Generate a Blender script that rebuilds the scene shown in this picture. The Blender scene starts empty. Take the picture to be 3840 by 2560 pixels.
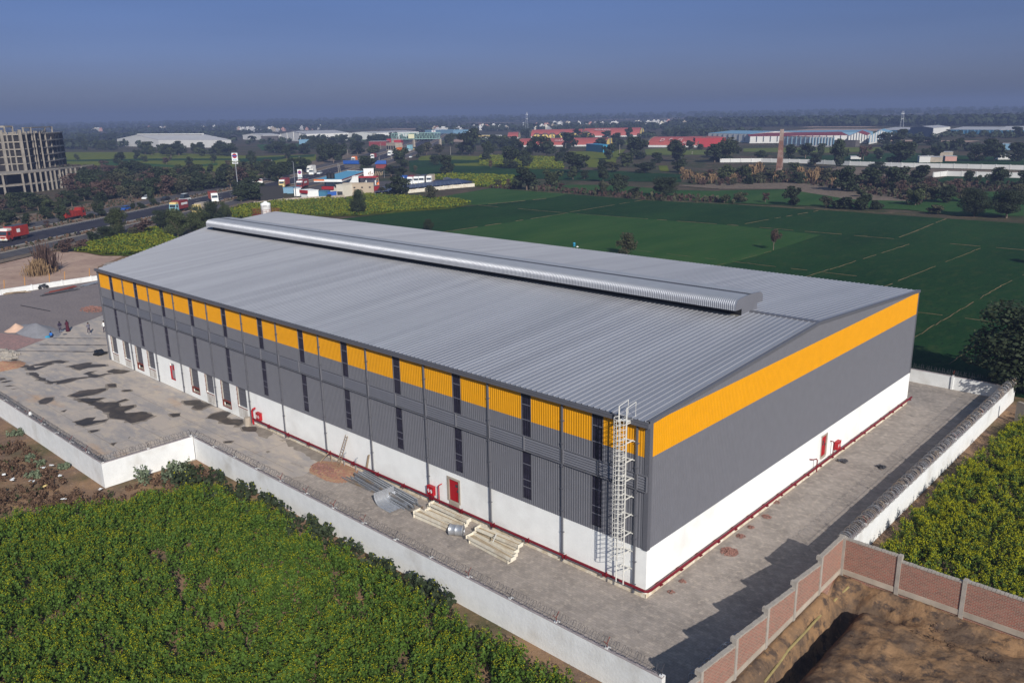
import bpy, math, random
import numpy as np
from mathutils import Vector, Matrix
# ------------------------------------------------------------------ camera, sky, sun
scene = bpy.context.scene
COL = scene.collection
CAM = np.array([26.02085699, -39.67258058, 30.12690001])
YAW, PITCH, ROLL, FPX = -0.7544764546, 0.270446101, -0.0177835874, 3113.148382
_f = np.array([math.sin(YAW)*math.cos(PITCH), math.cos(YAW)*math.cos(PITCH), -math.sin(PITCH)])
_r0 = np.array([math.cos(YAW), -math.sin(YAW), 0.0]); _u0 = np.cross(_r0, _f)
_r = math.cos(ROLL)*_r0 + math.sin(ROLL)*_u0
_u = -math.sin(ROLL)*_r0 + math.cos(ROLL)*_u0
cd = bpy.data.cameras.new("camera"); camo = bpy.data.objects.new("camera", cd); COL.objects.link(camo)
camo.matrix_world = Matrix(((_r[0], _u[0], -_f[0], CAM[0]), (_r[1], _u[1], -_f[1], CAM[1]), (_r[2], _u[2], -_f[2], CAM[2]), (0, 0, 0, 1)))
cd.sensor_width = 36; cd.lens = FPX/3840*36; cd.clip_start = .5; cd.clip_end = 30000
scene.camera = camo
SUN_EL, SUN_AZ = math.radians(30), None
SD = np.array([0.87, -0.49, 0.0]); SD /= np.linalg.norm(SD)
SD = np.array([SD[0]*math.cos(SUN_EL), SD[1]*math.cos(SUN_EL), math.sin(SUN_EL)])   # towards the sun
w = bpy.data.worlds.new("World"); scene.world = w; w.use_nodes = True
nt = w.node_tree; bg = nt.nodes["Background"]
sky = nt.nodes.new("ShaderNodeTexSky"); sky.sky_type = 'NISHITA'; sky.sun_disc = False
sky.sun_elevation = SUN_EL; sky.sun_rotation = math.atan2(SD[0], SD[1])
sky.air_density = 1.3; sky.dust_density = 1.2; sky.ozone_density = 2.2; sky.altitude = 300
# the smoggy band low over the horizon is darker and bluer than a clean sky
_tc = nt.nodes.new("ShaderNodeTexCoord"); _sp = nt.nodes.new("ShaderNodeSeparateXYZ"); nt.links.new(_tc.outputs['Generated'], _sp.inputs[0])
_rp = nt.nodes.new("ShaderNodeValToRGB"); nt.links.new(_sp.outputs[2], _rp.inputs[0]); _e = _rp.color_ramp.elements
_e[0].position = 0.0; _e[0].color = (.275, .36, .80, 1); _e[1].position = .65; _e[1].color = (.80, .92, 1.0, 1)
for _p, _c in ((.045, (.25, .32, .74)), (.085, (.238, .30, .65)), (.14, (.245, .305, .59)), (.35, (.48, .60, .82))):
    _n = _e.new(_p); _n.color = (*_c, 1)
_mx = nt.nodes.new("ShaderNodeMix"); _mx.data_type = 'RGBA'; _mx.blend_type = 'MULTIPLY'; _mx.inputs[0].default_value = 1
nt.links.new(sky.outputs[0], _mx.inputs[6]); nt.links.new(_rp.outputs[0], _mx.inputs[7])
_no = nt.nodes.new("ShaderNodeTexNoise"); _no.inputs['Scale'].default_value = 2.2; _no.inputs['Detail'].default_value = 5
_mp = nt.nodes.new("ShaderNodeMapping"); _mp.inputs['Scale'].default_value = (1, 1, 9); nt.links.new(_tc.outputs['Generated'], _mp.inputs[0]); nt.links.new(_mp.outputs[0], _no.inputs['Vector'])
_mr = nt.nodes.new("ShaderNodeMapRange"); _mr.inputs[1].default_value = .3; _mr.inputs[2].default_value = .7; _mr.inputs[3].default_value = .95; _mr.inputs[4].default_value = 1.05; nt.links.new(_no.outputs['Fac'], _mr.inputs[0])
_m2 = nt.nodes.new("ShaderNodeVectorMath"); _m2.operation = 'SCALE'; nt.links.new(_mx.outputs[2], _m2.inputs[0]); nt.links.new(_mr.outputs[0], _m2.inputs['Scale'])
nt.links.new(_m2.outputs[0], bg.inputs[0]); bg.inputs[1].default_value = 0.09
ld = bpy.data.lights.new("sun", 'SUN'); lo = bpy.data.objects.new("sun", ld); COL.objects.link(lo)
ld.energy = 4.6; ld.angle = math.radians(.5); ld.color = (1, .935, .85)
lo.rotation_euler = Vector(SD).to_track_quat('Z', 'Y').to_euler()
vs = scene.view_settings; vs.view_transform = 'Standard'; vs.look = 'None'; vs.gamma = 1; vs.exposure = 0.2
HAZE_DENSITY = 0.00042

rnd = random.Random(7); nr = np.random.default_rng(11)
# ------------------------------------------------------------------ helpers
def ray(px, py): return _f + (px-1920)/FPX*_r + (1280-py)/FPX*_u
def at(px, py, z=0.0):                         # point of the photograph -> place at height z
    d = ray(px, py); t = (z-CAM[2])/d[2]; return CAM + t*d
def dist(p): return float((np.asarray(p)-CAM) @ _f)
def cp(o, s): return lambda a, b: (o[0]+a/s, o[1]+b/s)
cA = cp((0, 400), 2.45); cB = cp((900, 400), 2.45); cC = cp((1800, 400), 2.45); cD = cp((2700, 400), 2.0632)
cL = cp((0, 960), 2.45); cM = cp((900, 1400), 2.94); cN = cp((1400, 1600), 2.6133); cS = cp((0, 1200), 5.6); cE = cp((2400, 1500), 1.96)
cK = cp((0, 1500), 2.45)
def A(c, x, y, z=0.0): return at(*c(x, y), z)

class MB:
    def __init__(s): s.v = []; s.f = []; s.m = []
    def add(s, vs, fs, m=0):
        o = len(s.v); s.v.extend([tuple(map(float, p)) for p in vs]); s.f.extend([tuple(o+i for i in q) for q in fs]); s.m.extend([m]*len(fs)); return s
    def box(s, x0, x1, y0, y1, z0, z1, m=0):
        return s.add([(x0,y0,z0),(x1,y0,z0),(x1,y1,z0),(x0,y1,z0),(x0,y0,z1),(x1,y0,z1),(x1,y1,z1),(x0,y1,z1)],
                     [(0,3,2,1),(4,5,6,7),(0,1,5,4),(1,2,6,5),(2,3,7,6),(3,0,4,7)], m)
    def obox(s, a, b, w, h, m=0, up=(0, 0, 1), z0=0.0):
        """bar from a to b, w wide, h high (starting z0 above the line, centred if z0 is None)"""
        a = np.array(a, float); b = np.array(b, float); d = b-a; d /= max(np.linalg.norm(d), 1e-9)
        up = np.array(up, float)
        if abs(d @ up) > .98: up = np.array([1., 0, 0])
        sd = np.cross(d, up); sd /= np.linalg.norm(sd); uu = np.cross(sd, d)
        lo, hi = (-h/2, h/2) if z0 is None else (z0, z0+h)
        P = []
        for q in (a, b):
            for i, j in ((-1, lo), (1, lo), (1, hi), (-1, hi)): P.append(q+sd*i*w/2+uu*j)
        return s.add(P, [(0,1,2,3),(7,6,5,4),(0,4,5,1),(1,5,6,2),(2,6,7,3),(3,7,4,0)], m)
    def tube(s, pts, r, n=6, m=0, cap=True):
        pts = [np.array(p, float) for p in pts]; rs = r if isinstance(r, (list, tuple)) else [r]*len(pts)
        ring = []; ref = None
        for i, p in enumerate(pts):
            d = pts[min(i+1, len(pts)-1)]-pts[max(i-1, 0)]; d /= max(np.linalg.norm(d), 1e-9)
            if ref is None or abs(ref @ d) > .97: ref = np.array([0, 0, 1.]) if abs(d[2]) < .9 else np.array([1., 0, 0])
            e1 = np.cross(d, ref); e1 /= np.linalg.norm(e1); e2 = np.cross(e1, d); ref = e2
            ring.append([p+rs[i]*(math.cos(2*math.pi*k/n)*e1+math.sin(2*math.pi*k/n)*e2) for k in range(n)])
        V = [q for g in ring for q in g]; F = []
        for i in range(len(pts)-1):
            for k in range(n):
                k2 = (k+1) % n; F.append((i*n+k, (i+1)*n+k, (i+1)*n+k2, i*n+k2))
        if cap: F.append(tuple(range(n))[::1]); F.append(tuple((len(pts)-1)*n+k for k in range(n))[::-1])
        return s.add(V, F, m)
    def lathe(s, prof, c=(0, 0, 0), n=16, m=0):
        V = []; F = []
        for r_, z in prof:
            for k in range(n): a = 2*math.pi*k/n; V.append((c[0]+r_*math.cos(a), c[1]+r_*math.sin(a), c[2]+z))
        for i in range(len(prof)-1):
            for k in range(n):
                k2 = (k+1) % n; F.append((i*n+k, i*n+k2, (i+1)*n+k2, (i+1)*n+k))
        F.append(tuple(range(n))[::-1]); F.append(tuple((len(prof)-1)*n+k for k in range(n)))
        return s.add(V, F, m)
    def poly(s, pts, z0, z1, m=0, side=None):
        n = len(pts); V = [(p[0], p[1], z0) for p in pts]+[(p[0], p[1], z1) for p in pts]
        s.add(V, [tuple(range(n, 2*n))], m); s.add(V, [tuple(range(n))[::-1]], m)
        return s.add(V, [(i, (i+1) % n, n+(i+1) % n, n+i) for i in range(n)], m if side is None else side)
    def xf(s, M, start=0):
        M = np.array(M)
        for i in range(start, len(s.v)):
            q = M @ np.array([*s.v[i], 1.0]); s.v[i] = tuple(q[:3])
        return s
    def build(s, name, mats, parent=None, smooth=False):
        me = bpy.data.meshes.new(name); me.from_pydata(s.v, [], s.f)
        if not isinstance(mats, (list, tuple)): mats = [mats]
        for q in mats: me.materials.append(q)
        me.polygons.foreach_set('material_index', s.m)
        if smooth: me.polygons.foreach_set('use_smooth', [True]*len(s.f))
        me.update()
        o = bpy.data.objects.new(name, me); COL.objects.link(o)
        if parent is not None: o.parent = parent
        return o
def npmesh(name, V, F4, mats, mi=None, parent=None, col=None, link=True):
    """fast quad mesh from numpy arrays; col = one random tone per vertex (attribute 'tone')"""
    me = bpy.data.meshes.new(name); n = len(F4)
    me.vertices.add(len(V)); me.vertices.foreach_set('co', np.asarray(V, np.float32).ravel())
    k = F4.shape[1]; me.loops.add(n*k); me.loops.foreach_set('vertex_index', F4.astype(np.int32).ravel())
    me.polygons.add(n); me.polygons.foreach_set('loop_start', np.arange(0, n*k, k, dtype=np.int32))
    me.polygons.foreach_set('loop_total', np.full(n, k, np.int32))
    if not isinstance(mats, (list, tuple)): mats = [mats]
    for q in mats: me.materials.append(q)
    if mi is not None: me.polygons.foreach_set('material_index', np.asarray(mi, np.int32))
    me.update(calc_edges=True); me.validate()
    if col is not None:
        a = me.attributes.new('tone', 'FLOAT', 'POINT'); a.data.foreach_set('value', np.asarray(col, np.float32))
    if not link: return me
    o = bpy.data.objects.new(name, me); COL.objects.link(o)
    if parent is not None: o.parent = parent
    return o
def empty(name, loc=(0, 0, 0), rz=0.0, label=None, cat=None, group=None):
    o = bpy.data.objects.new(name, None); COL.objects.link(o); o.location = [float(q) for q in loc]; o.rotation_euler = (0, 0, rz)
    return tag(o, label, cat, group)
def tag(o, label=None, cat=None, group=None, kind=None):
    if label: o['label'] = label
    if cat: o['category'] = cat
    if group: o['group'] = group
    if kind: o['kind'] = kind
    return o
def kids(o): return [c for c in bpy.data.objects if c.parent == o]
def copy_tree(o, loc=None, rz=None, label=None, group=None, scale=None, childmap=None):
    ks = childmap if childmap is not None else kids(o)
    r = o.copy(); COL.objects.link(r)
    if loc is not None: r.location = [float(q) for q in loc]
    if rz is not None: r.rotation_euler = (0, 0, rz)
    if scale is not None: r.scale = scale
    if label: r['label'] = label
    if group: r['group'] = group
    for ch in ks:
        c = ch.copy(); COL.objects.link(c); c.parent = r
    return r
# ------------------------------------------------------------------ materials
def P(name): return name
def mat(name, col, rough=.8, metal=0.0, var=.12, scale=3.0, bump=0.0, bscale=None, spec=.4, col2=None, c2pos=(.45, .6), stretch=None, tone=False, transl=0.0, emit=None):
    m = bpy.data.materials.new(name); m.use_nodes = True; t = m.node_tree; N = t.nodes; L = t.links
    b = N["Principled BSDF"]; b.inputs['Roughness'].default_value = rough; b.inputs['Metallic'].default_value = metal
    b.inputs['Specular IOR Level'].default_value = spec
    b.inputs['Base Color'].default_value = (*col, 1)
    tc = N.new('ShaderNodeTexCoord'); vec = tc.outputs['Object']
    if stretch:
        mp = N.new('ShaderNodeMapping'); mp.inputs['Scale'].default_value = stretch; L.new(vec, mp.inputs[0]); vec = mp.outputs[0]
    cur = None
    if var > 0:
        no = N.new('ShaderNodeTexNoise'); no.inputs['Scale'].default_value = scale; no.inputs['Detail'].default_value = 8; no.inputs['Roughness'].default_value = .62; L.new(vec, no.inputs['Vector'])
        r = N.new('ShaderNodeValToRGB'); r.color_ramp.elements[0].position = .3; r.color_ramp.elements[1].position = .7
        r.color_ramp.elements[0].color = (*[max(0, c*(1-var)) for c in col], 1); r.color_ramp.elements[1].color = (*[min(1, c*(1+var)) for c in col], 1)
        L.new(no.outputs['Fac'], r.inputs[0]); cur = r.outputs[0]
    if col2 is not None:
        n2 = N.new('ShaderNodeTexNoise'); n2.inputs['Scale'].default_value = scale*.23; n2.inputs['Detail'].default_value = 9; n2.inputs['Roughness'].default_value = .6; L.new(vec, n2.inputs['Vector'])
        r2 = N.new('ShaderNodeValToRGB'); r2.color_ramp.elements[0].position = c2pos[0]; r2.color_ramp.elements[1].position = c2pos[1]; L.new(n2.outputs['Fac'], r2.inputs[0])
        mx = N.new('ShaderNodeMix'); mx.data_type = 'RGBA'; L.new(r2.outputs[0], mx.inputs[0]); 
        if cur: L.new(cur, mx.inputs[6])
        else: mx.inputs[6].default_value = (*col, 1)
        mx.inputs[7].default_value = (*col2, 1); cur = mx.outputs[2]
    if tone:
        at_ = N.new('ShaderNodeAttribute'); at_.attribute_name = 'tone'
        oi = N.new('ShaderNodeObjectInfo')
        ad = N.new('ShaderNodeMath'); ad.operation = 'MULTIPLY_ADD'; L.new(oi.outputs['Random'], ad.inputs[0]); ad.inputs[1].default_value = .35; L.new(at_.outputs['Fac'], ad.inputs[2])
        hs = N.new('ShaderNodeHueSaturation'); L.new(ad.outputs[0], hs.inputs['Value'])
        if cur: L.new(cur, hs.inputs['Color'])
        else: hs.inputs['Color'].default_value = (*col, 1)
        cur = hs.outputs[0]
    if cur: L.new(cur, b.inputs['Base Color'])
    if bump > 0:
        nb = N.new('ShaderNodeTexNoise'); nb.inputs['Scale'].default_value = bscale or scale*4; nb.inputs['Detail'].default_value = 6; L.new(vec, nb.inputs['Vector'])
        bp = N.new('ShaderNodeBump'); bp.inputs['Strength'].default_value = 1.0; bp.inputs['Distance'].default_value = bump; L.new(nb.outputs['Fac'], bp.inputs['Height']); L.new(bp.outputs[0], b.inputs['Normal'])
    if transl > 0:
        tr = N.new('ShaderNodeBsdfTranslucent'); ms = N.new('ShaderNodeMixShader'); ms.inputs[0].default_value = transl
        if cur: L.new(cur, tr.inputs['Color'])
        else: tr.inputs['Color'].default_value = (*col, 1)
        L.new(b.outputs[0], ms.inputs[1]); L.new(tr.outputs[0], ms.inputs[2]); L.new(ms.outputs[0], N['Material Output'].inputs[0])
    return m
M = {}
M['grey_clad'] = mat('grey_cladding', (.140, .143, .162), .5, .0, .05, 1.2, spec=.4)
M['grey_trim'] = mat('grey_trim', (.105, .108, .125), .45, .0, .04, 2)
M['yellow'] = mat('yellow_cladding', (.66, .295, .002), .5, 0, .05, 1.2)
M['dark_sheet'] = mat('dark_sheet', (.018, .017, .032), .3, 0, .3, 2, spec=.5)
M['pale_line'] = mat('purlin_line', (.14, .14, .17), .5, 0, .1, 4)
M['galv'] = mat('galvanised', (.42, .44, .47), .38, .6, .12, 3)
M['galv_rust'] = mat('galvanised_dusty', (.24, .25, .27), .5, .5, .2, 3, col2=(.30, .23, .16))
M['white_wall'] = mat('white_plaster', (.83, .84, .81), .85, 0, .05, .8, bump=.01, bscale=6, col2=(.66, .655, .62), c2pos=(.52, .75))
M['boundary'] = mat('boundary_plaster', (.70, .71, .70), .9, 0, .07, 1.2, bump=.015, bscale=5, col2=(.50, .48, .44), c2pos=(.56, .78))
M['coping'] = mat('wall_coping', (.33, .29, .29), .9, 0, .2, 5, bump=.01)
M['conc'] = mat('concrete', (.33, .30, .26), .9, 0, .16, 3, bump=.01)
M['conc_old'] = mat('concrete_weathered', (.36, .31, .25), .92, 0, .25, .6, bump=.01)
M['frame_conc'] = mat('frame_concrete', (.25, .225, .19), .95, 0, .25, .5)
M['bay_shade'] = mat('interior_shade', (.02, .018, .018), .95, 0, .3, .5)  # near-black colour standing in for the shade inside the open floors
M['web'] = mat('dusty_beam_web', (.36, .29, .20), .8, 0, .2, 2)
M['conc_dark'] = mat('concrete_dark', (.10, .09, .085), .95, 0, .3, .5)
M['red'] = mat('red_paint', (.36, .006, .012), .45, 0, .1, 4)
M['red_pipe'] = mat('maroon_pipe_paint', (.15, .007, .014), .5, 0, .15, 4)
M['white_paint'] = mat('white_paint', (.66, .65, .60), .5, 0, .08, 4)
M['cream'] = mat('cream_steel_paint', (.66, .62, .52), .55, 0, .12, 2, col2=(.42, .33, .22), c2pos=(.55, .75))
M['black'] = mat('black', (.012, .012, .014), .6, 0, .1, 4)
M['rubber'] = mat('rubber', (.02, .02, .02), .85, 0, .1, 4)
M['glass'] = mat('glass', (.03, .04, .05), .1, 0, 0, spec=.8)
M['wood'] = mat('old_wood', (.25, .19, .13), .85, 0, .25, 6)
M['steel_dark'] = mat('steel_dark', (.09, .09, .10), .5, .4, .15, 5)
M['rust'] = mat('rusty_red', (.20, .045, .03), .7, .1, .2, 5)
M['orange_post'] = mat('orange_post', (.50, .24, .06), .7, 0, .1, 5)
M['blue_sheet'] = mat('blue_sheet', (.03, .25, .42), .5, 0, .08, .5)
M['blue'] = mat('blue_paint', (.02, .09, .36), .5, 0, .1, 1)
M['sky_roof'] = mat('sky_blue_roof', (.10, .33, .48), .45, 0, .08, .3, stretch=(1, 6, 1))
M['truck_red'] = mat('truck_red', (.29, .028, .018), .5, 0, .2, 1)
M['maroon'] = mat('maroon_paint', (.20, .03, .03), .55, 0, .15, 1)
M['truck_yellow'] = mat('truck_yellow', (.62, .48, .20), .5, 0, .1, 2)
M['cyan'] = mat('pale_cyan', (.25, .48, .55), .5, 0, .1, 2)
M['orange'] = mat('orange_paint', (.65, .16, .02), .5, 0, .1, 2)
M['far_white'] = mat('far_white', (.62, .62, .60), .8, 0, .06, .15)
M['far_white_roof'] = mat('far_white_roof', (.40, .40, .41), .6, 0, .06, .1, stretch=(1, 1, 1))
M['far_red'] = mat('faded_red_sheet', (.36, .085, .07), .6, 0, .12, .08)
M['bright_red'] = mat('bright_red_sheet', (.34, .022, .028), .6, 0, .1, .1)
M['far_yellow'] = mat('pale_yellow_gable', (.70, .52, .14), .7, 0, .06, .3)
M['far_blue'] = mat('far_blue_sheet', (.05, .18, .30), .6, 0, .1, .1)
M['far_blue_roof'] = mat('far_blue_roof', (.16, .30, .42), .6, 0, .08, .08)
M['far_grey'] = mat('far_grey_sheet', (.13, .15, .19), .6, 0, .08, .1)
M['brick_far'] = mat('chimney_brick', (.19, .10, .075), .9, 0, .35, .5, col2=(.45, .38, .33), c2pos=(.46, .62))
M['pink'] = mat('pink_plaster', (.50, .28, .24), .9, 0, .1, .4)
M['steel_green'] = mat('pale_green_steel', (.22, .36, .34), .6, 0, .1, 1)
M['solar'] = mat('solar_cell', (.012, .013, .03), .35, 0, .1, 1, spec=.6)
M['cloth_dark'] = mat('dark_cloth', (.03, .022, .05), .9, 0, .1, 8)
M['cloth_maroon'] = mat('maroon_cloth', (.06, .008, .02), .9, 0, .1, 8)
M['cloth_grey'] = mat('grey_cloth', (.13, .13, .17), .9, 0, .1, 8)
M['cloth_blue'] = mat('blue_cloth', (.02, .12, .40), .9, 0, .1, 8)
M['skin'] = mat('skin', (.22, .11, .07), .6, 0, 0)
M['hair'] = mat('hair', (.01, .008, .008), .7, 0, 0)
M['plastic_white'] = mat('plastic_white', (.75, .77, .76), .45, 0, .03, 1)
# vegetation
M['leaf_dark'] = mat('leaf_dark', (.030, .042, .020), .7, 0, 0, tone=True, transl=.15, spec=.2)
M['leaf_mid'] = mat('leaf_mid', (.052, .066, .026), .7, 0, 0, tone=True, transl=.15, spec=.2)
M['leaf_olive'] = mat('leaf_olive', (.058, .060, .032), .7, 0, 0, tone=True, transl=.15, spec=.2)
M['leaf_brown'] = mat('leaf_brown', (.085, .055, .045), .8, 0, 0, tone=True, transl=.1, spec=.1)
M['leaf_far'] = mat('leaf_far', (.030, .040, .022), .8, 0, 0, tone=True, spec=.1)
M['mustard_leaf'] = mat('mustard_leaf', (.064, .116, .016), .65, 0, 0, tone=True, transl=.25, spec=.2)
M['mustard_leaf_bright'] = mat('mustard_leaf_bright', (.085, .13, .018), .65, 0, 0, tone=True, transl=.25, spec=.2)
M['mustard_flower'] = mat('mustard_flower', (.30, .30, .014), .7, 0, 0, tone=True, transl=.3, spec=.1)
M['dry'] = mat('dry_weed', (.115, .072, .048), .9, 0, 0, tone=True, spec=.1)
M['reed'] = mat('dry_reed', (.20, .135, .075), .9, 0, 0, tone=True, spec=.1)
M['milkweed'] = mat('milkweed_leaf', (.13, .16, .10), .75, 0, 0, tone=True, transl=.1, spec=.1)
M['bark'] = mat('bark', (.16, .12, .09), .95, 0, .2, 6)
def nodes_of(m): return m.node_tree.nodes, m.node_tree.links, m.node_tree.nodes["Principled BSDF"]
def brick_mat(name):
    m = mat(name, (.3, .1, .07), .9, 0, 0); N, L, b = nodes_of(m)
    tc = N.new('ShaderNodeTexCoord'); sp = N.new('ShaderNodeSeparateXYZ'); L.new(tc.outputs['Object'], sp.inputs[0])
    ad = N.new('ShaderNodeMath'); L.new(sp.outputs[0], ad.inputs[0]); L.new(sp.outputs[1], ad.inputs[1])
    cb = N.new('ShaderNodeCombineXYZ'); L.new(ad.outputs[0], cb.inputs[0]); L.new(sp.outputs[2], cb.inputs[1])
    br = N.new('ShaderNodeTexBrick'); L.new(cb.outputs[0], br.inputs[0]); br.inputs['Scale'].default_value = 1
    br.inputs['Brick Width'].default_value = .26; br.inputs['Row Height'].default_value = .10; br.inputs['Mortar Size'].default_value = .016; br.inputs['Mortar Smooth'].default_value = .3
    br.inputs['Color1'].default_value = (.32, .105, .07, 1); br.inputs['Color2'].default_value = (.17, .075, .055, 1); br.inputs['Mortar'].default_value = (.36, .28, .22, 1); br.inputs['Bias'].default_value = -.1
    no = N.new('ShaderNodeTexNoise'); no.inputs['Scale'].default_value = 2.6; no.inputs['Detail'].default_value = 12; no.inputs['Roughness'].default_value = .8
    mps = N.new('ShaderNodeMapping'); mps.inputs['Scale'].default_value = (.6, .6, 3.2); L.new(tc.outputs['Object'], mps.inputs[0]); L.new(mps.outputs[0], no.inputs[0])
    rp = N.new('ShaderNodeValToRGB'); rp.color_ramp.elements[0].position = .42; rp.color_ramp.elements[1].position = .72; L.new(no.outputs['Fac'], rp.inputs[0])
    sc = N.new('ShaderNodeMath'); sc.operation = 'MULTIPLY'; sc.inputs[1].default_value = .7; L.new(rp.outputs[0], sc.inputs[0])
    mx = N.new('ShaderNodeMix'); mx.data_type = 'RGBA'; L.new(sc.outputs[0], mx.inputs[0]); L.new(br.outputs[0], mx.inputs[6]); mx.inputs[7].default_value = (.34, .24, .18, 1)
    L.new(mx.outputs[2], b.inputs['Base Color'])
    bp = N.new('ShaderNodeBump'); bp.inputs['Distance'].default_value = .012; bp.invert = True; L.new(br.outputs['Fac'], bp.inputs['Height']); L.new(bp.outputs[0], b.inputs['Normal'])
    return m
M['brick'] = brick_mat('red_brick')
def mixmat(name, cols, scales, rough=.95, bump=.03, bs=2.0, stretch=None, thr=None):
    """base colour with successive noise layers: cols[0] base, the rest laid over through noise masks"""
    m = mat(name, cols[0], rough, 0, 0, spec=.35 if rough < .9 else .06); N, L, b = nodes_of(m)
    tc = N.new('ShaderNodeTexCoord'); vec = tc.outputs['Object']
    if stretch:
        mp = N.new('ShaderNodeMapping'); mp.inputs['Scale'].default_value = stretch; L.new(vec, mp.inputs[0]); vec = mp.outputs[0]
    cur = None
    for i, c in enumerate(cols[1:]):
        no = N.new('ShaderNodeTexNoise'); no.inputs['Scale'].default_value = scales[i]; no.inputs['Detail'].default_value = 10; no.inputs['Roughness'].default_value = .65
        mp = N.new('ShaderNodeMapping'); mp.inputs['Location'].default_value = (i*17.3, i*5.1, 0); L.new(vec, mp.inputs[0]); L.new(mp.outputs[0], no.inputs[0])
        rp = N.new('ShaderNodeValToRGB'); lo_, hi_ = thr[i] if thr else (.42, .62)
        rp.color_ramp.elements[0].position = lo_; rp.color_ramp.elements[1].position = hi_; L.new(no.outputs['Fac'], rp.inputs[0])
        mx = N.new('ShaderNodeMix'); mx.data_type = 'RGBA'; L.new(rp.outputs[0], mx.inputs[0])
        if cur is None: mx.inputs[6].default_value = (*cols[0], 1)
        else: L.new(cur, mx.inputs[6])
        mx.inputs[7].default_value = (*c, 1); cur = mx.outputs[2]
    L.new(cur, b.inputs['Base Color'])
    if bump:
        nb = N.new('ShaderNodeTexNoise'); nb.inputs['Scale'].default_value = bs; nb.inputs['Detail'].default_value = 8; nb.inputs['Roughness'].default_value = .7; L.new(tc.outputs['Object'], nb.inputs[0])
        bp = N.new('ShaderNodeBump'); bp.inputs['Distance'].default_value = bump; L.new(nb.outputs['Fac'], bp.inputs['Height']); L.new(bp.outputs[0], b.inputs['Normal'])
    return m
M['earth'] = mixmat('dry_earth', [(.27, .17, .10), (.17, .115, .085), (.095, .085, .045), (.34, .23, .15)], [.25, .12, 1.6], bump=.08, bs=1.5, thr=[(.4, .6), (.48, .64), (.55, .75)])
M['earth_far'] = mixmat('scrub_earth', [(.075, .060, .042), (.040, .050, .024), (.11, .08, .055)], [.03, .11], bump=0, thr=[(.42, .58), (.5, .66)])
M['verge'] = mixmat('road_verge_earth', [(.15, .115, .09), (.09, .08, .055), (.20, .155, .12)], [.2, .9], bump=.03, bs=1.0)
M['bare'] = mixmat('bare_sandy_ground', [(.34, .235, .185), (.42, .30, .23), (.22, .155, .12)], [.15, .6], bump=.06, bs=1.0, thr=[(.4, .6), (.55, .7)])
M['pit_soil'] = mixmat('dug_soil', [(.27, .165, .088), (.13, .09, .062), (.08, .058, .045), (.33, .20, .11)], [.3, 1.3, 2.5], bump=.12, bs=3, thr=[(.44, .56), (.5, .62), (.6, .72)])
M['wheat'] = mixmat('green_wheat', [(.009, .036, .011), (.017, .054, .015), (.034, .056, .018), (.006, .022, .010)], [.03, .5, 1.7], rough=1, bump=.08, bs=4, stretch=(1.3, .45, 1), thr=[(.4, .62), (.5, .72), (.52, .7)])
M['wheat2'] = mixmat('green_wheat_paler', [(.022, .066, .017), (.038, .084, .022), (.062, .074, .030)], [.05, .6], rough=1, bump=.05, bs=5, stretch=(1.6, .35, 1), thr=[(.4, .62), (.55, .78)])
M['mustard_far'] = mixmat('flowering_mustard', [(.12, .135, .016), (.075, .11, .016), (.16, .165, .014)], [.12, .9], rough=1, bump=.12, bs=2, thr=[(.42, .6), (.5, .7)])
M['mustard_dull'] = mixmat('dull_mustard', [(.12, .14, .03), (.08, .11, .03)], [.08], rough=1, bump=0)
M['asphalt'] = mixmat('asphalt', [(.040, .040, .052), (.055, .052, .062), (.03, .03, .04)], [.06, .5], rough=.9, bump=.004, bs=20, stretch=(1, 1, 1))
M['asphalt_old'] = mixmat('old_asphalt', [(.085, .083, .088), (.11, .10, .10), (.065, .062, .066)], [.1, .7], rough=.95, bump=.005, bs=20)
M['slab'] = mixmat('yard_concrete', [(.42, .365, .315), (.30, .28, .27), (.50, .42, .33), (.22, .20, .185), (.44, .30, .20)], [.35, .8, .55, .12], rough=.85, bump=.01, bs=3, stretch=(.55, 1.5, 1), thr=[(.42, .6), (.5, .7), (.6, .74), (.6, .72)])
M['pavers'] = mixmat('grey_pavers', [(.335, .295, .262), (.26, .23, .205), (.42, .365, .31), (.18, .16, .15)], [.4, 2.2, .7], rough=.92, bump=.012, bs=6, thr=[(.42, .6), (.5, .68), (.63, .72)])
M['gravel'] = mixmat('fine_gravel', [(.19, .17, .17), (.155, .14, .145), (.24, .20, .19)], [.3, 3], rough=1, bump=.02, bs=12)
M['pinkish'] = mixmat('brick_dust_ground', [(.36, .22, .20), (.30, .20, .185), (.24, .17, .16)], [.5, 2], rough=1, bump=.01)
M['wet'] = mixmat('wet_stain', [(.060, .050, .043), (.11, .088, .068), (.04, .035, .032)], [.8, .4], rough=.6, bump=0)
M['damp'] = mixmat('damp_edge', [(.20, .17, .14), (.27, .235, .195)], [1.2], rough=.8, bump=0)
M['soil_yellow'] = mixmat('sandy_rubble', [(.40, .27, .16), (.30, .20, .13), (.33, .15, .11)], [1.2, 4], rough=1, bump=.03, bs=6)

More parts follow.
